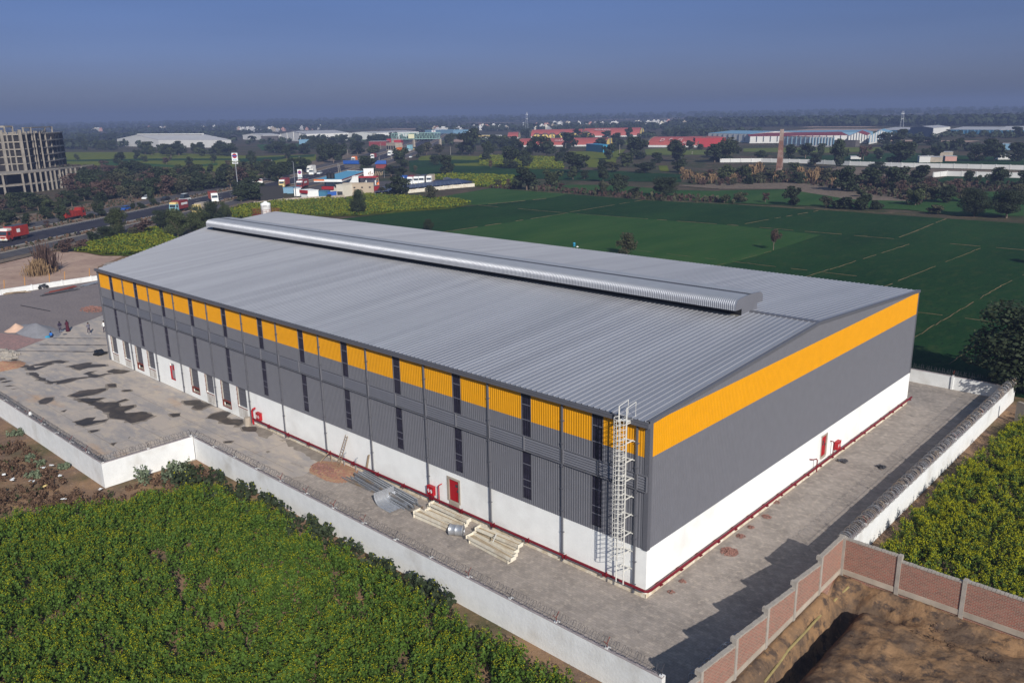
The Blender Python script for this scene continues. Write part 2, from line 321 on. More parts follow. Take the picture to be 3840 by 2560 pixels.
def paver_layer(m, w_, h_, dark=.80, off=.5):
    N, L, b = nodes_of(m); src = b.inputs['Base Color'].links[0].from_socket
    tc = N.new('ShaderNodeTexCoord'); br = N.new('ShaderNodeTexBrick'); L.new(tc.outputs['Object'], br.inputs[0]); br.inputs['Scale'].default_value = 1; br.offset = off
    br.inputs['Brick Width'].default_value = w_; br.inputs['Row Height'].default_value = h_; br.inputs['Mortar Size'].default_value = .012; br.inputs['Bias'].default_value = 0
    br.inputs['Color1'].default_value = (1.08, 1.08, 1.08, 1); br.inputs['Color2'].default_value = (.90, .90, .90, 1); br.inputs['Mortar'].default_value = (dark, dark, dark, 1)
    mx = N.new('ShaderNodeMix'); mx.data_type = 'RGBA'; mx.blend_type = 'MULTIPLY'; mx.inputs[0].default_value = 1; L.new(src, mx.inputs[6]); L.new(br.outputs[0], mx.inputs[7]); L.new(mx.outputs[2], b.inputs['Base Color'])
paver_layer(M['pavers'], .32, .21)
# terrain -----------------------------------------------------------
def struct(o, kind='structure', label=None):
    o['kind'] = kind
    if label: o['label'] = label
    return o
def axis(dense, step, coarse):
    a = list(np.arange(dense[0], dense[1]+1e-6, step)); lo = [c for c in coarse if c < dense[0]-.01]; hi = [c for c in coarse if c > dense[1]+.01]
    return np.array(lo+a+hi)
def smooth_noise(X, Y, s, seed):
    r_ = np.random.default_rng(seed); out = np.zeros_like(X)
    for k in range(6):
        a = r_.uniform(0, 2*np.pi); fr = s*(1.6**k); ph = r_.uniform(0, 6.28, 2)
        out += np.sin((X*np.cos(a)+Y*np.sin(a))*fr+ph[0])*np.cos((-X*np.sin(a)+Y*np.cos(a))*fr*.83+ph[1])/(1.35**k)
    return out/2.2
gx = axis((8.4, 34), .2, [-9000, -6000, -4000, -2500, -1500, -900, -500, -250, -140, -120, -100, -80, -60, -43, -30, -20, -10, 0, 7.9, 40, 60, 90, 150, 400, 1000, 3000, 6000])
gy = axis((-18, 10.2), .2, [-3000, -500, -150, -80, -50, -40, -30, 10.7, 20, 40, 60, 100, 160, 250, 400, 700, 1200, 2000, 3500, 6000, 9000])
X, Y = np.meshgrid(gx, gy, indexing='ij')
Z = np.full_like(X, -.02)
inpit = (X > 8.35) & (X < 36.1) & (Y < 10.25) & (Y > -24.1)
n1 = smooth_noise(X, Y, 1.1, 3); n2 = smooth_noise(X, Y, 3.1, 5)
# foot bank along both walls, trench, then the heaped middle of the plot
dx = X-8.3; dy = 10.3-Y
dd = np.minimum(dx, dy*.9)
trench_c = 1.55+.25*n1
h = .12*n1+.07*n2+.045*smooth_noise(X, Y, 7.5, 8)
bank = .42*np.exp(-(np.minimum(dx, dy)/.7)**2)
tr = -2.1*np.exp(-((dx-1.6-.12*n1)/.72)**2*1.3)*(1/(1+np.exp(-(dy-1.6)*2.2)))*(1/(1+np.exp((dx-6-.0*dy))))
tr2 = -1.3*np.exp(-((dy-1.8-.35*n1)/.5)**2)*(1/(1+np.exp(-(4.6-dx)*2)))
mound = .30*(1/(1+np.exp(-(dd-2.7-.3*n1)*3)))+.10*n1*(dd > 2)
Z = np.where(inpit, h+bank+np.minimum(tr, tr2*.8)+mound+.12*np.exp(-((dy-1.)/.5)**2)*n2, Z)
Z = np.where(X > 36.2, -.02, Z)
nx_, ny_ = X.shape; idx = np.arange(nx_*ny_).reshape(nx_, ny_)
F = np.stack([idx[:-1, :-1].ravel(), idx[1:, :-1].ravel(), idx[1:, 1:].ravel(), idx[:-1, 1:].ravel()], 1)
V = np.stack([X.ravel(), Y.ravel(), Z.ravel()], 1)
cx = V[F].mean(1); mi = np.zeros(len(F), int)
mi[(cx[:, 0] > 8.3) & (cx[:, 0] < 40) & (cx[:, 1] < 10.4) & (cx[:, 1] > -30)] = 1
mi[(np.abs(cx[:, 0]+30) > 190) | (cx[:, 1] > 60)] = 2
GZ = Z.copy()
ground = npmesh('ground', V, F, [M['earth'], M['pit_soil'], M['earth_far']], mi); struct(ground)
ground.data.polygons.foreach_set('use_smooth', [True]*len(F))

NS = [0]
def ground_z(x, y):
    i = int(np.clip(np.searchsorted(gx, x)-1, 0, len(gx)-2)); j = int(np.clip(np.searchsorted(gy, y)-1, 0, len(gy)-2))
    u = np.clip((x-gx[i])/(gx[i+1]-gx[i]), 0, 1); v = np.clip((y-gy[j])/(gy[j+1]-gy[j]), 0, 1)
    return float(GZ[i, j]*(1-u)*(1-v)+GZ[i+1, j]*u*(1-v)+GZ[i, j+1]*(1-u)*v+GZ[i+1, j+1]*u*v)
def hit(px, py):
    z = 1.0
    for k in range(400):
        q = at(px, py, z)
        if ground_z(q[0], q[1]) >= z: break
        z -= .01
    return q
def sheet(name, pts, z, m, kind='structure', sub=0):
    if z >= .0245: NS[0] += 1; z = .03+.003*NS[0]
    mb = MB(); mb.add([(p[0], p[1], z) for p in pts], [tuple(range(len(pts)))]); o = mb.build(name, m); o['kind'] = kind
    if o.data.polygons[0].normal.z < 0: o.data.flip_normals()
    return o
# yard -----------------------------------------------------------
sheet('yard_paving', [(7.95, -8.05), (7.95, 55.8), (-160, 55.8), (-160, 30), (-140.6, 20), (-140.7, 3), (-141, -16.8), (-69.7, -16.7), (-43.4, -16.1), (-43.3, -8.05)], .004, M['pavers'])
sheet('gravel_yard', [(-105, 10), (-101, -1), (-96.5, -8), (-100, -14.8), (-139.5, -15.5), (-140.2, 3), (-140.1, 22), (-130, 32), (-107, 30)], .008, M['gravel'])
slab = [A(cM, 870, 990), A(cM, 520, 700)+[6, 3, 0], (-44, -.1, 0), (-82, -.1, 0), (-88, 6, 0), (-110, 10.6, 0), at(339, 1200), at(196, 1254), at(125, 1289), at(40, 1325), (-96.5, -9, 0), (-97, -15.9, 0), (-69.7, -16.45, 0), (-43.6, -15.95, 0), (-43.1, -7.9, 0), A(cM, 480, 1160), A(cM, 700, 1130)]
slab = [(-33.9, -1.4), (-43.7, -.12), (-43.7, -.05), (-82.5, -.05), (-88, 7), (-110, 10.6), (-107.5, 6.9), (-102.7, -.3), (-99.3, -3.9), (-95.7, -9.1), (-92.5, -15.9), (-69.7, -16.5), (-43.5, -15.95), (-43.15, -7.95), (-33.6, -7.3), (-33.5, -5.35), (-32.7, -3.9)]
sheet('yard_slab', slab, .014, M['slab'])
sheet('brick_dust_patch', [A(cS, *a) for a in [(-300, 230), (380, 320), (900, 345), (1000, 385), (760, 470), (300, 640), (-100, 760), (-700, 800)]], .018, M['pinkish'])
wet = [
 [(1440, 965), (1560, 945), (1840, 895), (1935, 900), (1900, 930), (2210, 930), (2240, 965), (1990, 990), (1850, 1000), (1690, 1050), (1560, 1020)],
 [(600, 975), (760, 930), (1050, 870), (1180, 850), (1400, 865), (1330, 910), (1210, 905), (1110, 900), (1080, 940), (900, 955), (700, 965), (740, 1000), (1000, 955), (940, 985), (740, 1050), (600, 1050), (560, 1030)],
 [(200, 905), (400, 870), (490, 880), (420, 905), (350, 920), (500, 930), (600, 960), (640, 985), (500, 1000), (380, 985), (300, 930)],
 [(610, 1110), (760, 1100), (800, 1130), (810, 1180), (880, 1210), (1040, 1280), (1100, 1290), (1300, 1260), (1500, 1215), (1640, 1210), (1850, 1190), (1860, 1170), (1830, 1150), (1740, 1130), (1850, 1090), (2010, 1070), (1900, 1110), (1950, 1140), (2080, 1155), (2200, 1125), (2330, 1125), (2150, 1165), (2000, 1215), (1870, 1205), (1640, 1240), (1500, 1290), (1380, 1320), (1200, 1345), (1190, 1310), (1120, 1320), (1110, 1345), (980, 1320), (1000, 1290), (880, 1270), (780, 1270), (830, 1240), (780, 1215), (680, 1165), (620, 1150)],
 [(0, 1220), (90, 1215), (120, 1240), (0, 1270)], [(30, 1300), (200, 1270), (245, 1275), (130, 1310), (60, 1315)], [(80, 1395), (200, 1370), (300, 1380), (180, 1395)], [(250, 1450), (380, 1430), (280, 1455)],
 [(210, 830), (320, 815), (380, 830), (330, 860), (230, 850)],
]
for q in wet:
    pass
wetK = [
 [(690, 0), (820, 0), (900, 20), (1080, 20), (1110, 60), (1230, 45), (1235, 65), (1140, 105), (1150, 120), (1350, 110), (1415, 140), (1330, 185), (1200, 215), (1140, 180), (1010, 165), (1000, 130), (900, 80), (830, 40)],
 [(680, 200), (800, 165), (880, 160), (850, 190), (930, 185), (1000, 170), (960, 200), (770, 240), (710, 225)],
 [(355, 10), (420, -20), (490, -25), (480, 5), (420, 35), (370, 35)],
 [(820, 280), (910, 270), (900, 285), (840, 300)], [(1550, 130), (1650, 122), (1655, 145), (1590, 158)], [(1685, 10), (1800, 0), (1950, 40), (1850, 90), (1760, 70), (1790, 50), (1710, 45)],
 [(1910, 170), (1950, 130), (2050, 105), (2130, 110), (2080, 160), (2110, 175), (2230, 180), (2240, 210), (2190, 240), (2050, 210), (1990, 180)], [(2220, 250), (2350, 245), (2351, 290), (2240, 285)],
 [(1015, 400), (1070, 390), (1040, 418)], [(2060, 380), (2140, 375), (2120, 392), (2070, 394)], [(560, 105), (610, 90), (590, 108)], [(1180, 350), (1200, 335), (1185, 352)],
]
wetL = [[(640, 1285), (740, 1240), (980, 1215), (970, 1235), (860, 1275), (700, 1300)], [(980, 1180), (1060, 1175), (1075, 1205), (1000, 1205)], [(1070, 1340), (1150, 1315), (1180, 1325), (1090, 1348)], [(1115, 1235), (1200, 1230), (1210, 1240), (1140, 1245)],
 [(985, 1060), (1050, 1040), (1200, 1060), (1120, 1080), (1050, 1082)], [(700, 1310), (880, 1310), (960, 1305), (900, 1330), (830, 1350), (760, 1330)]]
wetM = [[(60, 580), (190, 590), (300, 610), (370, 650), (300, 720), (200, 690), (170, 640), (60, 635)], [(500, 740), (560, 720), (960, 890), (900, 960), (870, 980), (620, 850), (520, 780)], [(282, 860), (310, 850), (340, 862), (300, 880)], [(660, 830), (690, 815), (705, 820), (680, 838)], [(430, 735), (500, 735), (470, 748)]]
puds = [[A(cS, *a) for a in q] for q in wet]+[[A(cK, *a) for a in q] for q in wetK]+[[A(cL, *a) for a in q] for q in wetL]
def wobble(pts, n=7, amp=.12):
    pts = [np.array(p[:2]) for p in pts]; out = []
    for i in range(len(pts)):
        a, b = pts[i], pts[(i+1) % len(pts)]; L_ = np.linalg.norm(b-a); k = max(1, int(L_/.5))
        for j in range(k):
            t = j/k; out.append(a*(1-t)+b*t+(nr.normal(size=2)*amp*min(1, L_/2) if j else 0))
    return out
stain_objs = []
for i, q in enumerate(puds):
    c_ = np.mean([p_[:2] for p_ in q], 0); big = [c_+(np.array(p_[:2])-c_)*1.06+(np.array(p_[:2])-c_)/max(.3, np.linalg.norm(np.array(p_[:2])-c_))*.16 for p_ in q]
    sheet('damp_edge', wobble(big, amp=.2), .0186+.0001*i*.3, M['damp'])
    o = sheet('wet_patch', wobble(q), .022+.0002*i, M['wet']); stain_objs.append(o)
for i, q in enumerate([[A(cM, *a) for a in q] for q in wetM]):
    sheet('damp_patch', wobble(q), .020+.0002*i, M['damp'])
# joint lines on the slab
mb = MB()
for a, b in [((1120, 380), (2250, 388)), ((830, 515), (2240, 530)), ((300, 650), (2290, 670))]:
    p0, p1 = A(cS, *a), A(cS, *b); n = 16
    for k in range(n):
        t0, t1 = k/n, (k+1)/n; wd = .16+.3*rnd.random()
        mb.obox(p0*(1-t0)+p1*t0, p0*(1-t1)+p1*t1, wd, .002, z0=.019)
struct(mb.build('wet_joint', M['wet']))
mb = MB()
for i in range(9):
    x = -90+i*6.2
    mb.box(x-.02, x+.02, -15.8 if x < -43.5 else -7.9, -.2, .0145, .0165)
for yy in (-12, -8, -4): mb.box(-92, -34 if yy > -8 else -44, yy-.02, yy+.02, .0165, .0175)
struct(mb.build('slab_joints', M['damp']))

# fields -----------------------------------------------------------
def field(name, pts, z, m, lift=0.0):
    return sheet(name, pts, z, m)
field('wheat_field', [(-185, 57.5), (220, 57.5), (260, 205), (-30, 206), (-105, 205.5), (-140, 201), (-172, 203), (-215, 207), (-172.9, 157.5), (-180, 120)], .02, M['wheat'])
field('wheat_strip', [(-178, 120), (-175, 156), (-172.9, 157.5), (-168, 190), (-172, 203), (-214, 205), (-205, 170)], .03, M['wheat2'])
field('wheat_strip', [(-134, 57.5), (-134, 157), (-80, 160), (-56, 157), (-54, 120), (-56, 57.5)], .026, M['wheat2'])
def fpx(name, c, pts, z, m): return sheet(name, [A(c, *a) for a in pts], z, m)
# beyond, left
fpx('mustard_field', cA, [(490, 420), (1050, 418), (1480, 425), (2340, 455), (2352, 600), (1950, 615), (1700, 580), (1200, 560), (900, 548), (640, 548), (500, 495)], .05, M['mustard_far'])
fpx('wheat_strip', cA, [(495, 492), (1480, 478), (2340, 478), (2340, 492), (1480, 497), (590, 505)], .10, M['wheat'])
fpx('wheat_strip', cA, [(940, 508), (1160, 500), (1300, 520), (1700, 545), (2000, 520), (2000, 540), (1700, 562), (1200, 545), (950, 540)], .10, M['wheat2'])
fpx('mustard_field', cB, [(0, 460), (700, 440), (695, 525), (400, 560), (0, 562)], .05, M['mustard_far'])
fpx('wheat_strip', cB, [(0, 480), (460, 455), (690, 440), (680, 462), (460, 470), (300, 500), (0, 510)], .10, M['wheat'])
fpx('wheat_strip', cB, [(150, 350), (540, 340), (680, 350), (600, 400), (200, 400)], .06, M['wheat2'])
# middle
fpx('wheat_field', cB, [(1550, 500), (1700, 480), (2352, 480), (2352, 640), (1730, 640), (1560, 600)], .04, M['wheat'])
fpx('mustard_field', cB, [(1640, 460), (1750, 450), (2352, 458), (2352, 498), (1960, 490), (1640, 497)], .06, M['mustard_far'])
fpx('mustard_field', cB, [(1960, 525), (2352, 512), (2352, 548), (1980, 545)], .06, M['mustard_far'])
fpx('mustard_field', cB, [(1750, 642), (2000, 628), (2352, 640), (2352, 745), (2160, 735), (2140, 690), (1800, 680)], .06, M['mustard_far'])
fpx('mustard_field', cC, [(0, 455), (680, 470), (760, 520), (770, 575), (450, 575), (200, 555), (0, 545)], .06, M['mustard_far'])
fpx('mustard_field', cC, [(790, 440), (820, 412), (940, 412), (1260, 400), (1340, 392), (1250, 490), (1250, 560), (1000, 560), (960, 500)], .06, M['mustard_far'])
fpx('mustard_dull_field', cC, [(1515, 395), (1700, 380), (2075, 400), (2070, 445), (1520, 445)], .06, M['mustard_dull'])
fpx('mustard_field', cC, [(1640, 545), (1720, 545), (1740, 600), (1650, 590)], .06, M['mustard_far'])
fpx('mustard_field', cC, [(0, 638), (310, 648), (330, 700), (250, 745), (0, 735)], .06, M['mustard_far'])
fpx('wheat_field', cC, [(0, 555), (500, 575), (1200, 590), (1850, 625), (1850, 695), (1300, 690), (800, 680), (330, 650), (0, 635)], .05, M['wheat'])
fpx('wheat_strip', cC, [(560, 745), (850, 720), (1250, 725), (1800, 770), (2352, 780), (2352, 880), (1900, 860), (1300, 800), (850, 790)], .05, M['wheat2'])
fpx('wheat_field', cD, [(350, 420), (760, 380), (1400, 360), (2352, 400), (2352, 462), (760, 425)], .05, M['wheat'])
fpx('mustard_field', cD, [(180, 325), (420, 320), (1040, 318), (1300, 318), (1290, 340), (940, 360), (180, 352)], .06, M['mustard_dull'])
fpx('wheat_field', cD, [(1640, 585), (1760, 540), (2352, 555), (2352, 600), (1880, 600)], .05, M['wheat'])
fpx('wheat_strip', cD, [(0, 650), (700, 640), (1050, 660), (1450, 730), (1650, 660), (2352, 660), (2352, 850), (1850, 850), (1450, 800), (0, 745)], .05, M['wheat2'])
fpx('brown_plot', cD, [(0, 600), (600, 590), (1050, 630), (1450, 680), (1450, 735), (1000, 720), (500, 640), (0, 640), (-350, 612)], .07, M['verge'])
fpx('brown_plot', cD, [(780, 465), (1700, 485), (2352, 500), (2352, 520), (1750, 510), (1640, 545), (1000, 560)], .07, M['verge'])
# far farmland: parcels on the same grid as the near fields
mb = MB()
for iy in range(16):
    y0 = 560+iy*150+rnd.uniform(-20, 20)
    for ix in range(-22, 12):
        if rnd.random() < .42: continue
        x0 = ix*170+rnd.uniform(-30, 30)-(iy*90)
        wd = rnd.uniform(60, 150); hd = rnd.uniform(30, 110)
        if x0 > -330 and y0 < 700 : continue
        mb.add([(x0, y0, .01+.0004*(iy*34+ix+22)), (x0+wd, y0+rnd.uniform(-8, 8), .01+.0004*(iy*34+ix+22)), (x0+wd, y0+hd, .01+.0004*(iy*34+ix+22)), (x0, y0+hd, .01+.0004*(iy*34+ix+22))], [(0, 1, 2, 3)], rnd.choice([0, 0, 1, 2, 2, 3]))
struct(mb.build('farmland', [M['wheat'], M['wheat2'], M['mustard_dull'], M['bare']]))
# raised earth bunds between the wheat plots
mb = MB()
def bund(a, b, wd=.7, m=0):
    a = np.array([*a[:2], 0.]); b = np.array([*b[:2], 0.]); L_ = np.linalg.norm(b-a); k = max(3, int(L_/3)); nrm = np.array([-(b-a)[1], (b-a)[0], 0])/L_
    for j in range(k):
        if rnd.random() < .25: continue
        p = a+(b-a)*j/k+nrm*rnd.uniform(-.15, .15); q = a+(b-a)*(j+1)/k+nrm*rnd.uniform(-.15, .15)
        mb.obox(p, q, wd*rnd.uniform(.12, .34), .10, m)
for a, b, wd in [((-172.9, 157.5), (-168, 186), .9), ((-173, 157), (-134, 156.5), .7), ((-134, 156.5), (-80, 161), .9), ((-80, 161), (60, 161), .9), ((-135, 100), (-134.2, 155), .9), ((-135.4, 159), (-136.8, 201), .6),
                 ((-80.5, 162), (-76.5, 210), .8), ((-40, 161), (-42, 205), 1.2), ((-56, 70), (-54.5, 128), .6), ((-80, 112), (-30, 112), .4), ((-37, 100), (-35, 155), .35), ((-8, 62), (-8, 118), .35), ((-214, 204.7), (-172, 204), 1.1), ((-172, 204), (-136, 200.5), .9), ((-136, 201), (-104, 205.5), .9), ((-104, 205.5), (-25, 212), 1.0), ((-180, 58.5), (-100, 59), .8), ((-15, 90), (30, 92), .3), ((-23, 100), (-21.5, 158), .25), ((5, 60), (5, 130), .3), ((-8, 118), (-6, 156), .2), ((-1, 62), (-.5, 100), .22), ((-25, 62), (-24, 100), .25)]:
    bund(a, b, wd)
struct(mb.build('field_bunds', mixmat('bund_soil', [(.12, .092, .052), (.05, .06, .028), (.17, .125, .075)], [.25, .7], rough=1, bump=0)))
# roads -----------------------------------------------------------
def along(p, d, s, o): # p origin, d unit dir, o offset to the right-hand side
    return (p[0]+d[0]*s+d[1]*o, p[1]+d[1]*s-d[0]*o)
def ribbon(mb, pts, w0, w1, z, m=0):
    """strip between offsets w0 and w1 to the right of the line"""
    pts = [np.array(p, float) for p in pts]; L_, R_ = [], []
    for i, p in enumerate(pts):
        d = pts[min(i+1, len(pts)-1)]-pts[max(i-1, 0)]; d /= np.linalg.norm(d); n = np.array([d[1], -d[0]])
        L_.append((*(p+n*w0), z)); R_.append((*(p+n*w1), z))
    k = len(pts); mb.add([(q[0], q[1], q[2]+.18) for q in L_+R_], [(i, i+1, k+i+1, k+i)[::-1] for i in range(k-1)], m)
def curve(pts, n=8):
    pts = [np.array(p, float) for p in pts]; out = []
    for i in range(len(pts)-1):
        p0, p1, p2, p3 = pts[max(i-1, 0)], pts[i], pts[i+1], pts[min(i+2, len(pts)-1)]
        for j in range(n):
            t = j/n; out.append(.5*((2*p1)+(-p0+p2)*t+(2*p0-5*p1+4*p2-p3)*t*t+(-p0+3*p1-3*p2+p3)*t**3))
    out.append(pts[-1]); return out
RM = curve([(-168, -40), (-196, 3), (-215, 31), (-232.5, 57.5), (-254, 88), (-296, 145), (-330, 192), (-385, 258), (-452, 338), (-530, 425), (-660, 560), (-900, 800)])
mb = MB(); ribbon(mb, RM, -7.3, 7.3, .05); struct(mb.build('highway', M['asphalt']))
mb = MB(); ribbon(mb, RM, -23, -13.5, .05); struct(mb.build('highway', M['asphalt_old']))
mb = MB(); ribbon(mb, RM, 12, 18.5, .045); struct(mb.build('service_road', M['asphalt_old']))
mb = MB(); ribbon(mb, RM, 7.5, 11.9, .03); ribbon(mb, RM, -13.3, -7.5, .03); ribbon(mb, RM, 18.6, 22, .02); ribbon(mb, RM, -40, -23.2, .02); struct(mb.build('road_verge', M['verge']))
mb = MB()
for o_ in (-7.55, -13.4, 7.45, 12.0): 
    pts = RM; 
    for i in range(len(pts)-1):
        d = pts[i+1]-pts[i]; d = d/np.linalg.norm(d); n = np.array([d[1], -d[0]])
        mb.obox((*(pts[i]+n*o_), .1), (*(pts[i+1]+n*o_), .1), .25, .26)
struct(mb.build('kerb', M['conc']))
mb = MB()
for o_ in (6.4, -6.4): ribbon(mb, RM, o_-.08, o_+.08, .056)
s = 0
for i in range(0, len(RM)-1):
    a, b = RM[i], RM[i+1]; L_ = np.linalg.norm(b-a); d = (b-a)/L_; n = np.array([d[1], -d[0]]); k = int(L_/9)
    for j in range(k):
        for o_ in (-2.2, 2.2):
            p = a+d*(j*9)+n*o_; q = p+d*3; mb.obox((*p, .234), (*q, .234), .14, .003)
struct(mb.build('road_markings', M['white_paint']))
sheet('bare_ground', [A(cA, *a) for a in [(-300, 1490), (0, 1412), (480, 1335), (620, 1330), (790, 1345), (930, 1375), (1140, 1370), (900, 1470), (880, 1600), (0, 1700), (-300, 1700)]], .012, M['bare'])
sheet('station_apron', [A(cB, *a) for a in [(520, 790), (660, 700), (640, 660), (900, 570), (1000, 600), (1250, 700), (1240, 760), (900, 800)]], .06, M['asphalt_old'])
sheet('parking_apron', [A(cB, *a) for a in [(1230, 690), (1800, 670), (2150, 690), (2150, 720), (1250, 800)]], .055, M['asphalt_old'])

# ------------------------------------------------------------------ the warehouse
LW, WW, EV, RZ, BZ = 82.5, 48.0, 12.0, 13.45, 3.39
WH = empty('warehouse', (0, 0, 0), 0, 'long grey warehouse with a yellow band under its pale ribbed metal roof', 'warehouse')
def xl(y):   # the skewed left end
    return -82.5-(y/24.0)*17.0 if y < 24 else -99.5-((y-24)/24.0)*20.0
def yst(x):
    if x >= -82.5: return 0.0
    return (-82.5-x)/17.0*24 if x > -99.5 else 24+(-99.5-x)/20.0*24
def rz(y): return EV+(RZ-EV)*(1-abs(y-24)/24)
PIPEX = [-.84, -6.78, -13.66, -20.57, -27.79, -34.59, -41.46, -47.75, -54.75, -62.25, -68.5, -75.35]
WINX = [-3.93, -10.05, -17.0, -23.95, -30.9, -37.46, -44.4, -51.33, -58.33, -65.1, -71.93, -78.93]
WW2 = .42
def ribprofile(x0, x1, pitch=.2, depth=.021):
    """list of (x, d) outwards trapezoidal ribs"""
    out = [(x0, 0)]; x = math.ceil(x0/pitch)*pitch
    while x < x1-.001:
        for dx_, d in ((-.05, 0), (-.03, depth), (.03, depth), (.05, 0)):
            if x0 < x+dx_ < x1: out.append((x+dx_, d))
        x += pitch
    out.append((x1, 0)); return out
def clad_x(mb, x0, x1, z0, z1, y, m=0, sgn=-1, zf=None):
    pr = ribprofile(x0, x1); V = []; F = []
    for i, (x, d) in enumerate(pr):
        V += [(x, y+sgn*d, z0), (x, y+sgn*d, z1 if zf is None else zf(x))]
        if i: F.append((2*i-2, 2*i, 2*i+1, 2*i-1))
    mb.add(V, F, m)
def clad_y(mb, y0, y1, z0, z1, x, m=0, zf=None):
    pr = ribprofile(y0, y1); V = []; F = []
    for i, (y, d) in enumerate(pr):
        V += [(x+d, y, z0), (x+d, y, z1 if zf is None else zf(y))]
        if i: F.append((2*i-2, 2*i, 2*i+1, 2*i-1))
    mb.add(V, F, m)
segs = []; xs = sorted(WINX); prev = -LW
for c in xs: segs.append((prev, c-WW2)); prev = c+WW2
segs.append((prev, 0.0))
mb = MB()
for a, b in segs:
    clad_x(mb, a, b, 9.62, EV-.1, 0, 1)
    clad_x(mb, a, b, 8.4, 9.62, 0, 0); clad_x(mb, a, b, BZ, 7.44, 0, 0)
for c in WINX: clad_x(mb, c-WW2, c+WW2, BZ, 3.72, 0, 0)
mb.build('long_wall_cladding', [M['grey_clad'], M['yellow']], WH)
mb = MB(); clad_y(mb, 0.0, WW, BZ, 9.62, 0, 0); clad_y(mb, .38, WW-.1, 9.62, EV-.1, 0, 1); clad_y(mb, 0, .38, 9.62, EV-.1, 0, 0); clad_y(mb, 0.0, WW, EV-.1, 0, 0, 0, zf=lambda y: rz(y)-.05)
mb.build('end_wall_cladding', [M['grey_clad'], M['yellow']], WH)
mb = MB()
for ya, yb in ((0, 24), (24, 48)):
    xa, xb = xl(ya), xl(yb); mb.add([(xa, ya, 0), (xb, yb, 0), (xb, yb, rz(yb)-.08), (xa, ya, rz(ya)-.08)], [(3, 2, 1, 0)])
mb.add([(xl(48), 48, 0), (0, 48, 0), (0, 48, EV-.1), (xl(48), 48, EV-.1)], [(3, 2, 1, 0)])
mb.build('rear_cladding', M['grey_clad'], WH)
# white plinth wall with the dock openings cut out of it
DOORS = [(-81.7, -80.0, 1.15), (-78.0, -76.3, 1.05), (-74.5, -72.7, .40), (-71.2, -69.4, 1.22), (-60.4, -58.6, .52), (-57.0, -55.3, 1.28), (-53.6, -51.8, .46), (-50.3, -48.5, 1.26)]
mb = MB(); prev = -LW; ops = sorted(DOORS+[(-65.35, -64.3, 1.0)]+[(-18.3, -17.15, .5)])
T = .28
for a, b, sill in ops:
    mb.box(prev, a, .02, .02+T, -.2, BZ)
    top = BZ if (a, b, sill) in DOORS else 2.95
    mb.box(a, b, .02, .02+T, -.2, sill)
    if top < BZ: mb.box(a, b, .02, .02+T, top, BZ)
    prev = b
mb.box(prev, 0.02, .02, .02+T, -.2, BZ)
# end wall with its door opening
mb.box(-T+.02, .02, .02+T, 26.45, -.2, BZ); mb.box(-T+.02, .02, 26.45, 27.55, -.2, .75); mb.box(-T+.02, .02, 26.45, 27.55, 3.0, BZ); mb.box(-T+.02, .02, 27.55, WW, -.2, BZ)
mb.build('plinth_wall', M['white_wall'], WH)
# bare-cement skirting where the plaster stops
mb = MB(); mb.box(-46.9, .06, -.03, .018, -.1, .30); mb.box(.022, .07, -.03, WW, -.1, .30)
mb.build('skirting', mixmat('cream_skirting', [(.60, .52, .38), (.42, .35, .26), (.70, .66, .56)], [.8, 2.5], bump=.01), WH)
# openings
for i, (a, b, sill) in enumerate(DOORS):
    d = MB(); zb = 1.2 if sill < .9 else sill
    for k in range(6):
        h0 = zb+(BZ-zb)*k/6; h1 = zb+(BZ-zb)*(k+1)/6-.025; d.box(a+.04, b-.04, .16, .20, h0+.012, h1)
    sh = d.build('dock_door', M['grey_trim'], WH)
    f = MB()
    f.box(a-.01, b+.01, -.01, .22, zb-.09, zb-.01)
    if sill < .9:
        f.box(a-.01, a+.08, -.01, .14, sill+.02, zb-.09); f.box(b-.08, b+.01, -.01, .14, sill+.02, zb-.09); f.box(a, b, -.01, .10, sill+.01, sill+.09)
    f.box(a-.015, a+.02, -.018, .0185, zb-.06, BZ-.02)
    for k in range(4):
        z = zb+.25+k*.5; f.box(a-.04, a+.05, -.04, .02, z, z+.05)
    f.build('red_angle_frame', M['rust'], WH)
    if sill < .9:
        f = MB(); f.box(a+.09, b-.09, .17, .9, sill+.1, sill+.14); f.add([(a+.09, .9, sill+.1), (b-.09, .9, sill+.1), (b-.09, .9, zb), (a+.09, .9, zb)], [(0, 1, 2, 3)])
        f.build('dock_pit', M['conc_old'], WH)
    e = MB(); e.box(a, a+.012, .03, .158, sill+.1, BZ-.02); e.build('door_jamb', M['conc'], WH)
    if sill > .9:
        e = MB(); e.box(a+.02, b+.05, -.006, .012, .12, sill-.1); e.build('cement_patch', mixmat('rain_streaked_plaster', [(.62, .6, .56), (.42, .38, .33)], [1.2], bump=.01, stretch=(3, 1, .6)), WH)
def red_door(axis_, a, b, z0, z1, lab=None, pit=True):
    def bx(m_, u0, u1, d0, d1, za, zb):     # d: depth outwards (positive = outside)
        if axis_ == 'x': m_.box(u0, u1, -d1, -d0, za, zb)
        else: m_.box(d0, d1, u0, u1, za, zb)
    lf = MB(); bx(lf, a+.05, b-.05, -.10, -.06, z0, z1)
    lf.box(*((a+.75, a+.95, .02, .055, z0+1.25, z0+1.45) if axis_ == 'x' else (-.055, -.02, a+.35, a+.5, z0+1.0, z0+1.4)), 1)
    dr = lf.build('door', [M['red'], M['glass']], WH)
    hb = MB(); bx(hb, b-.22, b-.14, -.055, -.0, z0+.85, z0+1.05); hb.build('door_handle', M['steel_dark'], dr)
    fr = MB(); bx(fr, a-.18, a+.04, -.06, .022, z0-.1, z1+.08); bx(fr, b-.04, b+.14, -.06, .022, z0-.1, z1+.08); bx(fr, a-.18, b+.14, -.06, .020, z1+.02, z1+.20)
    bx(fr, a, b, -.05, .016, .12, z0-.02)
    fr.build('cement_surround', M['conc_old'], WH)
